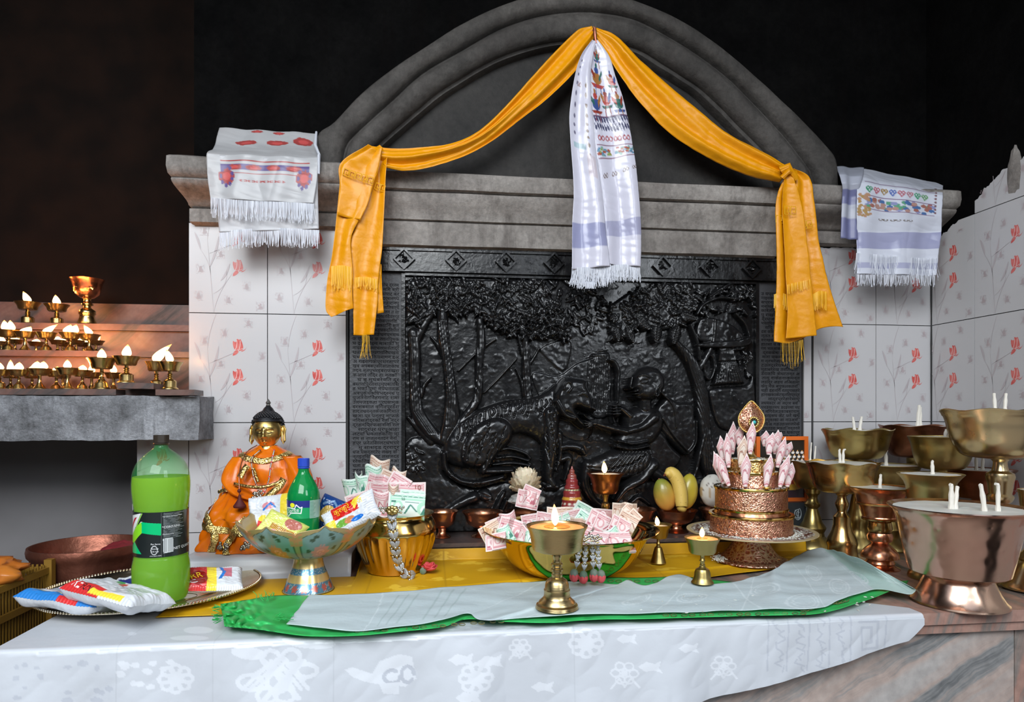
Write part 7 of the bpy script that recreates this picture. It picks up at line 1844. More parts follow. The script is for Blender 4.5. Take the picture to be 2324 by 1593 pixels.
# votive cone
sp = Spot(1298, sps.loc.z+sps.h(1188), d=sps.d)
vo = empty('votive_cone', sp.loc, 0, 'small red stepped votive cone with gold and white bands, wrapped in clear film', 'offering')
vp = [(26,sp.by),(27,1166),(25,1150),(23,1140),(23,1132),(20,1126),(20,1116),(17,1112),(17,1104),(14,1100),(14,1090),(11,1086),(10,1078),(6,1074),(6,1068),(3,1064),(1,1056)]
seg = 48; vs = []; cc = []
den = []
for (r0, y0), (r1, y1) in zip(vp, vp[1:]):
    for t in np.linspace(0, 1, 5)[:-1]: den.append((r0+(r1-r0)*t, y0+(y1-y0)*t))
for r, y in den:
    for k in range(seg):
        a = 2*math.pi*k/seg; vs.append((r*sp.kr*math.cos(a), r*sp.kr*math.sin(a), max(0, sp.h(y))))
        c = (0.22, 0.025, 0.025)
        if 1126 < y < 1134: c = (0.50, 0.26, 0.03)
        if 1138 < y < 1144 or 1148 < y < 1152: c = (0.6, 0.55, 0.45) if k % 4 < 2 else (0.25, 0.03, 0.03)
        if 1108 < y < 1113: c = (.45, .4, .2) if k % 3 else (.1, .1, .1)
        if y < 1086: c = (0.22, 0.05, 0.04)
        cc.append(c)
o = mesh('cone', vs, grid_faces(seg, len(den), True), painted('votive_paint', .3, coat=.6, bump=.4, bscale=160), vo, ang=60); setcol(o.data, np.array(cc))
fl, _ = crumple('clear_wrap', (0, 0, .030), (.031, .031, .036), M['clear_film'], 9, vo)
# wrapped rice ball behind the mandala
o, vs = crumple('wrapped_ball', atd(1617, 1114, spr.d), (30*spr.kr, 26*spr.kr, 38*spr.kr), M['painted'], 5, None, .3)
v = np.array(vs); c = np.empty((len(v), 3)); c[:] = (.62, .60, .54); ln = (np.abs(np.sin(v[:, 0]*260+v[:, 2]*140+np.sin(v[:, 2]*160)*2)) < .10) & (v[:, 2] > -.01); c[ln] = (.14, .11, .10); g_ = (v[:, 2] < .012) & (v[:, 2] > -.015) & (np.abs(np.sin(v[:, 0]*180)) < .35); c[g_] = (.42, .30, .16); setcol(o.data, c)
tag(o, 'round offering wrapped in white printed paper, in the bowl left of the mandala stand', 'offering')

# ------------------------------------------------------------------ tiered mandala stand
sp = Spot(1704, .9098, by=1272); spM = sp
man = empty('mandala_stand', sp.loc, 0, 'tiered embossed copper mandala stand on a pedestal plate with a teardrop finial', 'stand')
P_ = sp.pr
def emb(name, prof, m, ang=35, seg=96, par=man, fn=None):
    b = MB(); b.lathe(P_(prof), seg, fn=fn); return b.build(name, m, par, ang=ang)
M['emb_gilt'] = None
def embossed(name, c_lo, c_hi, scale):
    m, n, l, b = nt(name); t = n.new('ShaderNodeTexCoord'); w = n.new('ShaderNodeTexNoise'); w.inputs['Scale'].default_value = 40; l.new(t.outputs['Object'], w.inputs['Vector'])
    ad = n.new('ShaderNodeMixRGB'); ad.inputs[0].default_value = .02; l.new(t.outputs['Object'], ad.inputs[1]); l.new(w.outputs['Color'], ad.inputs[2])
    v = n.new('ShaderNodeTexVoronoi'); v.feature = 'DISTANCE_TO_EDGE'; v.inputs['Scale'].default_value = scale; l.new(ad.outputs[0], v.inputs['Vector'])
    r = n.new('ShaderNodeValToRGB'); r.color_ramp.elements[0].position = .04; r.color_ramp.elements[1].position = .22; r.color_ramp.elements[0].color = (*c_hi, 1); r.color_ramp.elements[1].color = (*c_lo, 1)
    l.new(v.outputs['Distance'], r.inputs[0]); l.new(r.outputs[0], b.inputs['Base Color']); b.inputs['Metallic'].default_value = 1; b.inputs['Roughness'].default_value = .34
    bp = n.new('ShaderNodeBump'); bp.inputs['Strength'].default_value = 1; bp.inputs['Distance'].default_value = .002; bp.invert = True; l.new(v.outputs['Distance'], bp.inputs['Height']); l.new(bp.outputs[0], b.inputs['Normal']); return m
M['emb'] = embossed('copper_scrollwork', (0.50, 0.20, 0.14), (0.80, 0.46, 0.30), 190)
M['emb_foot'] = embossed('copper_petalwork', (0.44, 0.17, 0.13), (0.78, 0.60, 0.48), 110)
M['emb_gilt'] = embossed('gilt_scrollwork', (0.45, 0.24, 0.08), (0.80, 0.56, 0.22), 140)
def ftf(r, z, a):
    t = max(0, min(1, z/sp.h(1215))); return r*(1+.03*abs(math.sin(a*9+t*2))*(1-t)), z
emb('foot', [(1,1272),(80,1272),(84,1270),(82,1267),(70,1264)]+sm([(70,1264),(56,1252),(46,1238),(40,1226),(38,1214)], 20)+[(30,1211)], M['emb_foot'], 60, 108, man, ftf)
seg = 140; rad = np.concatenate([np.linspace(1, 140, 60), [143, 146, 148, 148, 144, 110, 38]]); ys_ = list(np.interp(rad[:60], [1, 94, 140], [1208, 1207, 1203]))+[1202.5, 1202, 1202.5, 1204.5, 1206, 1211, 1213]
vs = []; cc = []
for i, (r, y) in enumerate(zip(rad, ys_)):
    for k in range(seg):
        a = 2*math.pi*k/seg; vs.append((r*sp.kr*math.cos(a), r*sp.kr*math.sin(a), sp.h(y)))
        pt = math.sin(a*22+r*.16)*math.sin(r*.34+math.sin(a*11)*2)
        cc.append((.62, .60, .52) if pt > .05 and 92 < r < 138 and i < 60 else ((.16, .07, .05) if i < 58 else (.55, .45, .26)))
o = mesh('plate', vs, grid_faces(seg, len(rad), True), painted('plate_enamel', .34, .35), man, ang=50); setcol(o.data, np.array(cc))
def tier(name, r, y0, y1, m, lip=5):
    o = emb(name, [(1,y1),(r,y1),(r*1.005,y1-3),(r*.985,y1-5),(r*.985,y0+lip+1),(1,y0+lip)], m, 35)
    b = MB(); b.lathe(P_([(r*.97,y0+lip+1.5),(r*1.01,y0+lip+1),(r*1.025,y0+lip*.5),(r*1.01,y0),(r*.93,y0+.5),(r*.93,y0+lip),(r*.97,y0+lip+1.5)]), 90, cap=False); b.build('brass_rim', M['brass_gold'], man, ang=40)
    return o
tier('tier', 95, 1163, 1207, M['emb']); emb('collar', [(60,1163),(84,1163),(82,1156),(60,1155)], M['copper']); tier('tier', 83, 1102, 1155, M['emb'])
b = MB(); b.lathe(P_([(80,1157),(84,1155.5),(84.5,1152),(82,1150)]), 90, cap=False); b.build('brass_rim', M['brass_gold'], man)
tier('tier', 62, 1068, 1104, M['emb']); tier('tier', 54, 1040, 1069, M['emb_gilt'])
# finial
fm = MB(); fm.lathe(P_([(14,1042),(14,1036),(8,1030),(6,1022),(10,1016),(12,1008),(8,1000),(5,992),(6,984)]), 24); fm.build('finial_stem', M['gold'], man)
def teard(s, y0=952, n=60):
    out = []
    for k in range(n):
        t = k/n*2*math.pi; r = 31*s; x_ = r*math.sin(t)*(1-.0*math.cos(t)); z = -r*math.cos(t)
        if math.cos(t) < 0: f = (-math.cos(t)); z = r*(f+.35*f**4); x_ *= (1-.35*f**3)
        out.append((x_*sp.kr, sp.h(y0)+z*sp.kr))
    return out
b = MB(); A_ = teard(1.0); n = len(A_)
b.add([(x_, -.004, z) for x_, z in A_]+[(x_, .004, z) for x_, z in A_]+[(0, -.007, sp.h(955)), (0, .006, sp.h(955))], [(k, (k+1) % n, n+(k+1) % n, n+k) for k in range(n)]+[((k+1) % n, k, 2*n) for k in range(n)]+[(n+k, n+(k+1) % n, 2*n+1) for k in range(n)])
b.build('finial', M['emb'], man, ang=180)
b = MB()
for x_, z in teard(1.04, 952, 66): b.ball((x_, -.003, z), .0024, 8, 6)
b.build('beaded_edge', M['brass_gold'], man)
b = MB(); 
for k in range(14): a = k*2*math.pi/14; b.ball((.0115*math.cos(a)+.004, -.0085, sp.h(958)+.0115*math.sin(a)), (.0032, .002, .0032), 8, 6)
b.build('rosette', M['gold'], man); b = MB()
for k in range(7): a = k*2*math.pi/7; b.ball((.0072*math.cos(a)+.004, -.0088, sp.h(958)+.0072*math.sin(a)), (.0026, .0018, .0026), 8, 6)
b.build('inlay', M['cap_dark'], man); b = MB(); b.ball((.004, -.010, sp.h(958)), (.0046, .003, .0046), 12, 8); b.build('turquoise', mat('turquoise', (0.05, 0.42, 0.42), .3), man)
# rice on the plate, tiers
rd = random.Random(6); mb = MB()
def grain(c, s=.0026):
    a = rd.uniform(0, 3.14); mb.ball(c, (s, .0011, .0011), 6, 4, mat=Matrix.Rotation(a, 3, 'Z'))
for k in range(520):
    a = rd.uniform(0, 6.283); r = (rd.uniform(96, 112) if k % 3 else rd.uniform(96, 138)); grain(sp.loc+Vector((r*sp.kr*math.cos(a), r*sp.kr*math.sin(a), sp.h(1206)+.0018)))
for (ri, ro, y, n) in ((60,80,1106,240),(52,60,1072,160),(12,50,1044,300)):
    for k in range(n):
        a = rd.uniform(0, 6.283); r = rd.uniform(ri, ro); grain(sp.loc+Vector((r*sp.kr*math.cos(a), r*sp.kr*math.sin(a), sp.h(y)+rd.uniform(.001, .004))))
for k in range(160):
    x_, y_ = rd.gauss(1634, 7), rd.gauss(1268, 4); p = onZ(x_, y_, .9185); grain(p+Vector((0, 0, rd.uniform(0, .003))))
tag(mb.build('rice_grains', M['wax']), 'white rice heaped on the plate and tiers of the mandala stand', 'rice', kind='stuff')
b = MB(); b.ball((0, 0, 0), (.010, .008, .005), 12, 8); tag(b.build('gilded_nut', M['gold'], loc=sp.loc+Vector((.002, -72*sp.kr, sp.h(1104)+.005))), 'small gilded seed on the rice at the front edge of the second tier', 'offering')
# rolled notes around the tiers
MN = 'rolled banknotes standing around the mandala tiers'
Z1 = lambda x_, y_: (1440+x_/3.32, 880+y_/3.32)
cones = [  # bottom, tip (zoom pixels), depth offset, label
 ((835,745),(838,490),-.078,'rolled pink banknote at the front, left of centre'),
 ((990,748),(1022,495),-.076,'rolled pink banknote at the front, right of centre'),
 ((1095,748),(1158,498),-.058,'rolled pink banknote leaning right at the front right'),
 ((1150,745),(1180,560),-.035,'rolled pink banknote behind the front right one'),
 ((712,738),(612,492),-.052,'rolled pink banknote leaning left at the front left'),
 ((672,722),(590,475),-.030,'pale grey rolled banknote at the far left'),
 ((735,500),(738,250),.030,'rolled banknote with a thin sharp tip, upper left'),
 ((710,600),(688,340),-.015,'rolled pink banknote left of the teardrop finial'),
 ((670,560),(640,356),.000,'rolled pink banknote at the upper left edge'),
 ((800,600),(822,358),-.045,'rolled orange tinted banknote in the middle, left of the tallest'),
 ((792,440),(782,288),.020,'rolled banknote tip just left of the teardrop finial'),
 ((872,500),(884,250),-.050,'tallest rolled banknote, in front of the teardrop finial'),
 ((1010,505),(1035,335),-.040,'rolled banknote with a yellowish tip right of the finial'),
 ((980,440),(985,318),.010,'rolled banknote half hidden right of the finial'),
 ((1075,600),(1130,368),-.010,'rolled pink banknote leaning right at the upper right'),
 ((1060,500),(1075,312),.025,'rolled banknote with a thin tip at the upper right'),
 ((1130,520),(1175,402),.010,'rolled banknote at the upper right edge'),
 ((1060,400),(1100,330),.040,'short rolled banknote at the back right')]
for i, (bt_, tp_, dd, lb) in enumerate(cones):
    a, c = Z1(*bt_), Z1(*tp_); p0 = atd(a[0], a[1], sp.d+dd); p1 = atd(c[0], c[1], sp.d+dd+(.004 if dd < 0 else -.004)); d_ = p1-p0
    rot = d_.to_track_quat('Z', 'Y').to_euler(); 
    o = bpy.data.objects.new('banknote', note_mesh('cone', 'brown' if 'orange' in lb else 'pink', 60+i % 4)); col.objects.link(o)
    s = d_.length/.072; o.rotation_mode = 'XYZ'
    zax = d_.normalized(); xax = Vector((CT, -ST, 0)); xax = (xax-zax*xax.dot(zax)).normalized(); yax = zax.cross(xax)
    mtx = Matrix((xax, yax, zax)).transposed(); o.rotation_euler = mtx.to_euler(); wx = .92 if i % 3 else 1.02
    o.scale = (wx, wx, s); o.location = p0; tag(o, lb, 'banknote', MN)

# ------------------------------------------------------------------ framed picture and dark box at the right end of the step
bxx0, bxx1 = onY(1768, 1160, 1.745).x, onY(1829, 1160, 1.745).x; bz = onY(1800, 1141, 1.745).z
b = MB(); b.box((bxx0, 1.745, STEP+.0004), (bxx1, 1.800, bz)); bo = b.build('box', mat('dark_card', (0.02, 0.024, 0.028), .5, color2=(.035, .04, .045), vscale=12), None, False)
tag(bo, 'small dark box with a pale scroll motif, under the orange framed picture', 'box')
mb = MB(); cx_, cz_ = onY(1811, 1166, 1.744).x, onY(1811, 1166, 1.744).z
for k in range(3): mb.tube([(cx_+(.006+.004*k)*math.cos(t)*(1 if k % 2 else .7), 1.7442, cz_+(.007+.005*k)*math.sin(t)) for t in np.linspace(.4+k, 5.4+k, 14)], .0012, 5)
mb.tube([(cx_, 1.7442, cz_-.014), (cx_+.002, 1.7442, cz_+.014)], .0012, 5)
mb.build('printed_motif', mat('pale_ink', (.35, .40, .42), .6), bo)
fr = empty('framed_picture', (0, 0, 0), 0, 'orange framed picture of white butter lamps, half hidden behind the mandala stand', 'picture')
fx0, fx1 = onY(1715, 1060, 1.775).x, onY(1832, 1060, 1.775).x; fz1 = onY(1832, 990, 1.775).z; fz0 = bz+.0006; ft = .0105
fr.location = ((fx0+fx1)/2, 1.775, fz0); w2, h2 = (fx1-fx0)/2, fz1-fz0
b = MB(); b.box((-w2, -.006, 0), (-w2+ft, .006, h2)); b.box((w2-ft, -.006, 0), (w2, .006, h2)); b.box((-w2+ft, -.006, 0), (w2-ft, .006, ft)); b.box((-w2+ft, -.006, h2-ft), (w2-ft, .006, h2))
b.build('frame', mat('orange_frame', (0.68, 0.14, 0.02), .4), fr, False)
ops = [('rect', 0, .45, 1, 1, (.02, .015, .012)), ('rect', 0, 0, 1, .45, (.05, .03, .04))]
for k in range(5):
    for j in range(4):
        x_, y_ = .55+.1*k+.03*(j % 2), .78-.07*j; ops += [('ell', x_, y_, .035, .022, (.75, .70, .65)), ('poly', [(x_-.012, y_+.02), (x_+.012, y_+.02), (x_, y_+.06)], (.85, .45, .15))]
ops += [('ell', .70, .30, .25, .14, (.55, .10, .06)), ('ell', .72, .18, .22, .05, (.6, .35, .05))]
sheet('picture', lambda u, v: Vector((-w2+ft+(2*w2-2*ft)*u, -.002, ft+(h2-2*ft)*v)), 90, 120, M['painted_gloss'], fr, (.03, .02, .02), ops)

# ------------------------------------------------------------------ robed statue
sp = Spot(608, STEP+.0045, d=1.615); spS = sp
st = empty('statue', sp.loc, 0, 'gilded seated statue with black curled hair, dressed in an orange satin robe', 'statue')
yk = (sp.by)  # base line
def Yb(y): return sp.by-(sp.by-y)
secs = [(1010,608,20,16,14),(1018,608,34,22,20),(1028,606,58,32,28),(1040,604,74,40,34),(1060,604,84,46,38),(1090,605,91,50,42),(1115,606,100,58,44),(1132,607,110,80,46),(1150,609,122,98,48),(1168,610,132,104,50),(1185,610,136,102,50),(1205,610,140,104,50),(1225,610,146,106,52),(sp.by,610,150,108,52)]
Sy = [s[0] for s in secs]
def sec(y):
    return [float(np.interp(y, Sy, [s[k] for s in secs])) for k in (1, 2, 3, 4)]
def fold_s(a, y):
    lower = 1 if y > 1165 else 0
    f = .05*math.sin(a*7+y*.05+math.sin(y*.04)*2)+.035*math.sin(a*13-y*.07)+.018*math.sin(a*27+y*.11)+.03*noise.noise(Vector((math.cos(a)*2.5, math.sin(a)*2.5, y*.035)))
    return 1+f*min(1, max(0, (y-1025)/40))*(.7+.5*lower)
def body_pt(a, y, off=0.0):
    """a = 0 faces the camera"""
    cx_, rx, rf, rb = sec(y); ry = rf if math.cos(a) > 0 else rb; f = fold_s(a, y)
    ca, sa = math.cos(a), math.sin(a); ca_ = math.copysign(abs(ca)**.8, ca); sa_ = math.copysign(abs(sa)**.8, sa)
    k = sp.kr; return Vector(((cx_-608)*k+rx*k*sa_*f+off*sa, -(ry*k*ca_*f)-off*ca, max(0, sp.h(y))))
NA_, NY = 150, 110; vs = []
ys2 = np.linspace(1010, sp.by, NY)
for y in ys2:
    for k in range(NA_): vs.append(body_pt(2*math.pi*k/NA_, y))
fs = grid_faces(NA_, NY, True); fs.append(tuple(range(NA_)))
M['satin_orange'] = mat('satin_orange', (0.56, 0.105, 0.001), .27, color2=(0.70, 0.17, 0.003), vscale=18, bump=.5, bscale=40)
mesh('robe', vs, fs, M['satin_orange'], st, ang=180)
# sleeves falling from the arms
def loft(name, rings, m, seg=30, fld=.06, seed=0):
    vs = []; q = cr_([(*r[0], r[1], r[2]) for r in rings], 36)
    for i, r in enumerate(q):
        for k in range(seg):
            a = 2*math.pi*k/seg; f = 1+fld*math.sin(a*5+i*.22+seed)+.05*noise.noise(Vector((math.cos(a)*2, math.sin(a)*2, i*.12+seed)))
            p = atd(r[0], r[1], sp.d+r[2])-st.location; vs.append(p+Vector((r[3]*sp.kr*math.cos(a)*f, -r[4]*sp.kr*math.sin(a)*f, 0)))
    return mesh(name, vs, grid_faces(seg, 36, True)+[tuple(range(seg)), tuple(35*seg+k for k in range(seg))], m, st, ang=180)
loft('sleeve', [((552,1036,-.020),22,20),((538,1062,-.030),27,26),((530,1092,-.045),27,26),((548,1118,-.062),26,26),((576,1132,-.082),20,18),((596,1138,-.094),10,10)], M['satin_orange'])
loft('sleeve', [((660,1034,-.018),22,20),((676,1060,-.028),26,26),((684,1092,-.045),28,26),((668,1118,-.065),28,26),((640,1134,-.084),22,18),((616,1140,-.094),12,10)], M['satin_orange'], seed=3)
# gold brocade trim laid on the robe
def front(px, py, off=.003):
    best = None; lo_, hi_ = -1.45, 1.45
    for _ in range(26):
        m_ = (lo_+hi_)/2
        if body_pt(m_, py).x/sp.kr+608 < px: lo_ = m_
        else: hi_ = m_
    return body_pt((lo_+hi_)/2, py, off)
M['brocade_gold'] = embossed('brocade_gold', (0.48, 0.30, 0.08), (0.86, 0.66, 0.26), 210)
def trim(name, pts, w, m=None, n=40, extra=0.0):
    c = cr_(pts, n); vs = []
    for i in range(n):
        a, b_ = c[max(0, i-1)], c[min(n-1, i+1)]; dx, dy = b_[0]-a[0], b_[1]-a[1]; q = math.hypot(dx, dy) or 1
        for s in (-1, -.33, .33, 1):
            px, py = c[i][0]-dy/q*w*s, c[i][1]+dx/q*w*s
            p = front(px, min(py, sp.by-1), .0035+extra+(.0012 if abs(s) < .5 else 0)+.0006*math.sin(i*2.4)); vs.append(p)
    return mesh(name, vs, grid_faces(4, n), m or M['brocade_gold'], st, ang=180)
trim('brocade_trim', [(552,1028),(575,1038),(608,1043),(640,1036),(662,1024)], 6)
trim('brocade_trim', [(474,1181),(520,1186),(570,1190),(620,1188),(660,1184)], 7)
trim('brocade_trim', [(488,1126),(492,1150),(506,1175),(520,1200),(512,1222),(508,1246)], 8, extra=.004)
trim('brocade_trim', [(512,1112),(530,1106),(548,1104),(566,1108)], 3.5, extra=.006)
trim('brocade_trim', [(556,1200),(545,1222),(556,1246)], 7, extra=.004); trim('brocade_trim', [(590,1160),(570,1180),(556,1204)], 8, extra=.004)
def band(name, pts, w):
    c = cr_(pts, 34); vs = []
    for i in range(34):
        a, b_ = c[max(0, i-1)], c[min(33, i+1)]; dx, dy = b_[0]-a[0], b_[1]-a[1]; q = math.hypot(dx, dy) or 1
        for s in (-1, 0, 1): p = atd(c[i][0]-dy/q*w*s, c[i][1]+dx/q*w*s, sp.d+c[i][2]-.002*(s == 0)); vs.append(p-st.location)
    o = mesh(name, vs, grid_faces(3, 34), M['brocade_gold'], st, ang=180); md = o.modifiers.new('thickness', 'SOLIDIFY'); md.thickness = .0012; return o
band('brocade_trim', [(644,1086,-.085),(634,1104,-.098),(614,1122,-.112),(592,1142,-.122)], 8)
band('brocade_trim', [(530,1098,-.080),(560,1104,-.098),(590,1106,-.104),(620,1100,-.100),(642,1090,-.090)], 4)
band('brocade_trim', [(562,1056,-.066),(552,1070,-.074),(544,1084,-.080)], 7)
band('brocade_trim', [(574,1062,-.062),(580,1080,-.070),(586,1094,-.078)], 4)
# head
HC = Vector((.0, -.006, sp.h(979))); RX, RYf, RZ = 33*sp.kr, 34*sp.kr, 39*sp.kr
seg, rg = 120, 100; vs = []
def g2(x_, z, cx_, cz_, sx, sz): return math.exp(-((x_-cx_)/sx)**2-((z-cz_)/sz)**2)
def head_pt(q):
    jaw = 1-.20*max(0, -q.z)**1.5; x_, y_, z = q.x*RX*jaw, q.y*RYf*(1-.1*max(0, -q.z)), q.z*RZ
    if q.y < 0.2:
        ux, uz = q.x, q.z; f = 0
        f += .0060*g2(ux, uz, 0, -.12, .10, .26)+.0042*g2(ux, uz, 0, -.30, .15, .08)+.0020*g2(ux, uz, -.11, -.31, .07, .06)+.0020*g2(ux, uz, .11, -.31, .07, .06)
        for s in (-1, 1):
            f -= .0032*g2(ux, uz, s*.36, .02, .20, .11); f += .0028*g2(ux, uz, s*.36, -.02, .15, .065); f += .0022*g2(ux, uz, s*.36, .17, .24, .045); f += .0014*g2(ux, uz, s*.45, -.30, .2, .2)
        f += .0030*g2(ux, uz, 0, -.47, .17, .05)+.0034*g2(ux, uz, 0, -.58, .13, .055)-.0018*g2(ux, uz, 0, -.525, .19, .018)+.0024*g2(ux, uz, 0, -.80, .16, .10)
        y_ -= f*1.35
    return Vector((x_, y_, z))
for i in range(rg+1):
    a = math.pi*i/rg
    for k in range(seg):
        w = 2*math.pi*k/seg; vs.append(HC+head_pt(Vector((math.sin(a)*math.cos(w), math.sin(a)*math.sin(w), math.cos(a)))))
head = mesh('head', vs, grid_faces(seg, rg+1, True), M['gold'], st, ang=180)
b = MB(); b.lathe(P2 := [(20*sp.kr, sp.h(1024)), (18*sp.kr, sp.h(1016)), (16.5*sp.kr, sp.h(1012)), (17*sp.kr, sp.h(1008)), (16*sp.kr, sp.h(1004)), (17*sp.kr, sp.h(998))], 30, org=(0, -.004, 0)); b.build('neck', M['gold'], st)
def face(ux, uz, off=.0006):
    uy = -math.sqrt(max(0, 1-ux*ux-uz*uz)); q = Vector((ux, uy, uz)); return HC+head_pt(q)+q*off
b = MB()
for s in (-1, 1):
    b.tube([face(s*x_, z) for x_, z in ((.10,.13),(.22,.22),(.38,.235),(.54,.19),(.64,.10))], [.0004,.0007,.0007,.0006,.0003], 5)
    b.tube([face(s*x_, z) for x_, z in ((.18,-.03),(.28,-.06),(.38,-.075),(.48,-.055),(.56,-.01))], [.0004,.0008,.0009,.0007,.0003], 5)
b.tube([face(x_, z) for x_, z in ((-.16,-.515),(-.07,-.53),(0,-.522),(.07,-.53),(.16,-.515))], .0005, 5)
b.build('painted_lines', M['char'], head)
b = MB(); b.ball(face(0, .27, .001), .0016, 8, 6); b.build('forehead_mark', M['cap_dark'], head)
for s in (-1, 1):
    b = MB(); x0_ = s*31*sp.kr
    b.tube([(x0_, -.002, sp.h(968)), (x0_+s*.006, -.001, sp.h(966)), (x0_+s*.009, 0, sp.h(974)), (x0_+s*.008, -.002, sp.h(986)), (x0_+s*.009, -.003, sp.h(1000)), (x0_+s*.006, -.004, sp.h(1006)), (x0_+s*.002, -.004, sp.h(998)), (x0_+s*.002, -.003, sp.h(984)), (x0_, -.002, sp.h(974))], [.002, .0026, .003, .0028, .0030, .0030, .0026, .0022, .002], 8)
    b.ball((x0_+s*.003, 0, sp.h(978)), (.004, .003, .011), 10, 8)
    b.build('ear', M['gold'], st)
# hair: cap, topknot, curls
M['hair_black'] = mat('hair_black', (0.006, 0.006, 0.008), .45, bump=.3, bscale=200)
b = MB(); rd = random.Random(2)
b.ball(HC+Vector((0, .004, .010)), (RX*1.10, RYf*1.06, RZ*.98), 40, 24)
b.v = [v if (v[2] > HC.z+RZ*.60 or v[1] > HC.y+.006) else (v[0]*.93, max(v[1], HC.y+.005), v[2]) for v in b.v]
b.lathe([(22*sp.kr, sp.h(950)), (20*sp.kr, sp.h(943)), (15*sp.kr, sp.h(934)), (10*sp.kr, sp.h(926)), (5*sp.kr, sp.h(921))], 30, org=(0, .004, 0))
for i in range(11):
    el = .30+i*.11; rr0 = math.cos(el)
    nC = int(30*rr0)+3
    for k in range(nC):
        a = 2*math.pi*(k+.5*(i % 2))/nC; q = Vector((rr0*math.sin(a), -rr0*math.cos(a), math.sin(el)))
        if q.y < 0 and q.z < .62-.10*abs(q.x): continue
        b.ball(HC+Vector((q.x*RX*1.12, q.y*RYf*1.08+.004, q.z*RZ*.98+.010)), .0034, 8, 6)
for i in range(5):
    r = (21-4*i)*sp.kr; y = 946-5.2*i; nC = max(6, int(20-3*i))
    for k in range(nC): a = 2*math.pi*k/nC; b.ball((r*math.sin(a), .004-r*math.cos(a), sp.h(y)), .0032, 8, 6)
for s in (-1, 1):
    for z_ in (965, 972, 979): b.ball((s*34*sp.kr, .006, sp.h(z_)), .0045, 8, 6)
b.build('hair', M['hair_black'], st)
b = MB(); b.lathe([(3*sp.kr, sp.h(923)), (6*sp.kr, sp.h(920)), (4*sp.kr, sp.h(917.5)), (6.5*sp.kr, sp.h(914)), (4.5*sp.kr, sp.h(911)), (.0004, sp.h(905))], 14, org=(0, .004, 0)); b.build('finial', mat('pewter', (.30, .29, .27), .35, .9), st)
# necklaces
def strand(name, pts, r, m, n, m2=None):
    c = cr_(pts, n); b = MB()
    for i, p in enumerate(c): b.ball(atd(p[0], p[1], sp.d+p[2])-st.location, r*(1.3 if i % 6 == 0 else 1), 8, 6, m=(i % 6 == 0) if m2 else 0)
    return b.build(name, [M[m], M[m2]] if m2 else M[m], st)
strand('necklace', [(590,1022,-.036),(572,1040,-.052),(572,1062,-.068),(576,1084,-.082),(584,1106,-.098),(588,1126,-.112)], .0020, 'silver_bead', 42, 'copper_dark')
strand('necklace', [(622,1022,-.036),(618,1040,-.052),(614,1060,-.066),(611,1084,-.080),(604,1108,-.100),(592,1128,-.112)], .0022, 'silver_bead', 42, 'petal_red')
b = MB(); cd = [(584,1010,-.030),(562,1024,-.036),(549,1048,-.060),(543,1080,-.082),(543,1110,-.094)]
b.tube([atd(p[0], p[1], sp.d+p[2])-st.location for p in cr_(cd, 30)], .0013, 6); b.build('cord', M['copper_dark'], st)
b = MB(); b.lathe([(.0004, .030), (.003, .028), (.004, .020), (.014, .004), (.013, 0), (.0004, 0)], 20, org=tuple(atd(544, 1152, sp.d-.110)-st.location)); b.ball(atd(543, 1114, sp.d-.100)-st.location, .0045, 10, 8); b.tube([atd(543, 1114, sp.d-.100)-st.location, atd(544, 1132, sp.d-.108)-st.location], .0012, 6)
b.build('tassel', mat('maroon', (.08, .008, .008), .7), st)
b = MB(); rd = random.Random(1)
for k in range(20): b.ball(atd(584+rd.uniform(-11, 11), 1126+rd.uniform(-12, 6), sp.d-.118+rd.uniform(-.004, .004))-st.location, .0034, 8, 6)
b.build('pendant', M['silver_bead'], st)
tm_ = mat('tinsel', (.18, .16, .13), .35, .9)
for x_ in (500, 512, 552, 564, 590):
    b = MB()
    for k in range(7): b.ball(atd(x_+rd.uniform(-5, 5), 1240+rd.uniform(-8, 8), sp.d-.118)-st.location, .0040, 7, 5)
    b.build('tinsel', tm_, st)

# ------------------------------------------------------------------ things to the left of the counter
b = MB(); b.box((-1.6, 1.60, 0), (XCL-.02, 2.075, .835)); struct('trim_plinth', b, mat('dark_plinth', (.05, .035, .03), .8), smooth=False)
sp = Spot(200, .8355, d=1.60)
ca = empty('cauldron', sp.loc, 0, 'broad dark copper cauldron at the left, behind the silver tray', 'cauldron')
emb('dish', [(1,sp.by),(88,sp.by),(104,sp.by-10),(116,1300),(122,1272),(125,1258),(131,1252),(133,1242),(131,1233),(126,1233),(122,1246),(116,1270),(108,1300),(86,sp.by-14),(1,sp.by-10)], M['copper_dark'], 40, 80, ca) if False else None
b = MB(); b.lathe(sp.pr([(1,sp.by),(88,sp.by),(104,sp.by-10),(116,1300),(122,1272),(125,1258),(131,1252),(133,1242),(131,1233),(126,1233),(122,1246),(116,1270),(108,1300),(86,sp.by-14),(1,sp.by-10)]), 80); b.build('dish', M['copper_dark'], ca, ang=40)
o, _ = crumple('red_cloth', sp.loc+Vector((.070, .02, .088)), (.052, .045, .028), mat('red_cloth', (.16, .008, .012), .8), 2, None); tag(o, 'dark red cloth crumpled inside the copper cauldron', 'cloth')
# fill so the cloth rests on something: withered petals in the pot
b = MB(); rd = random.Random(8)
for k in range(500):
    a = rd.uniform(0, 6.283); r = .112*math.sqrt(rd.random()); b.ball(sp.loc+Vector((r*math.cos(a), r*math.sin(a), .022+rd.uniform(0, .040))), (.010, .008, .006), 5, 4, mat=Matrix.Rotation(rd.uniform(0, 3), 3, Vector((rd.random(), rd.random(), rd.random())).normalized()))
tag(b.build('petals', mat('withered', (.05, .012, .010), .9)), 'dark withered petals filling the bottom of the copper cauldron', 'petals', kind='stuff')
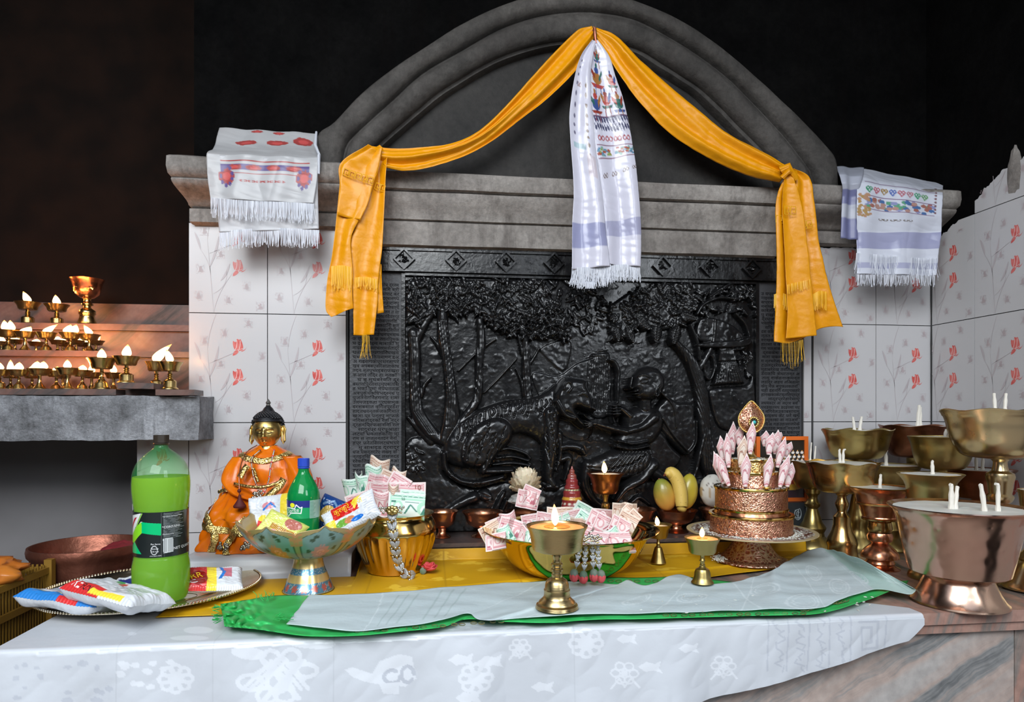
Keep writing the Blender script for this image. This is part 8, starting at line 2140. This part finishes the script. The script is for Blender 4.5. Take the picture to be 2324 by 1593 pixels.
# slatted yellow crate with an orange cloth bundle
cr_o = atd(5, 1290, 1.36); ct_ = cr_o.z; cx_, cy_ = cr_o.x-.095, cr_o.y-.015
b = MB(); b.box((cx_-.20, cy_-.14, 0), (cx_+.135, cy_+.16, ct_-.285)); struct('trim_block', b, M['grey_wall'], smooth=False)
cr_t = empty('crate', (cx_, cy_, ct_-.285+.0005), 0, 'yellow slatted plastic crate at the left edge, holding an orange bundle', 'crate')
wx, wy, hh = .130, .12, .28; mb = MB()
for sx in (-1, 1):
    for sy in (-1, 1): mb.box((sx*wx-.008, sy*wy-.008, 0), (sx*wx+.008, sy*wy+.008, hh))
for z_ in (0, .06, .125, .19, .25):
    for sy in (-1, 1): mb.box((-wx, sy*wy-.003, z_), (wx, sy*wy+.003, z_+.014))
    for sx in (-1, 1): mb.box((sx*wx-.003, -wy, z_), (sx*wx+.003, wy, z_+.014))
for k in range(28):
    x_ = -wx+2*wx*(k+.5)/28
    for sy in (-1, 1): mb.box((x_-.002, sy*(wy-.004)-.001, 0), (x_+.002, sy*(wy-.004)+.001, hh-.01))
for k in range(24):
    y_ = -wy+2*wy*(k+.5)/24
    for sx in (-1, 1): mb.box((sx*(wx-.004)-.001, y_-.002, 0), (sx*(wx-.004)+.001, y_+.002, hh-.01))
mb.build('lattice', mat('crate_yellow', (.17, .085, .008), .55, color2=(.25, .14, .015), vscale=8), cr_t, False)
mb = MB(); mb.box((-wx+.006, -wy+.006, .001), (wx-.006, wy-.006, .006)); mb.build('bottom', mat('crate_inside', (.05, .03, .008), .8), cr_t, False)
b = MB(); b.box((-wx+.010, -wy+.010, .008), (wx-.010, wy-.010, .235)); tag(b.build('folded_sacks', mat('sacking', (.035, .022, .012), .9, color2=(.06, .04, .02), vscale=20), None, False, loc=cr_t.location), 'dark folded sacking filling the yellow crate', 'sack')
o, _ = crumple('orange_bundle', cr_t.location+Vector((.03, -.01, .278)), (.105, .085, .036), mat('orange_bundle', (.42, .10, .01), .4, color2=(.50, .16, .02), vscale=12, coat=.3), 7, None, 1.5); tag(o, 'crumpled orange bundle lying on top of the yellow crate', 'bundle')
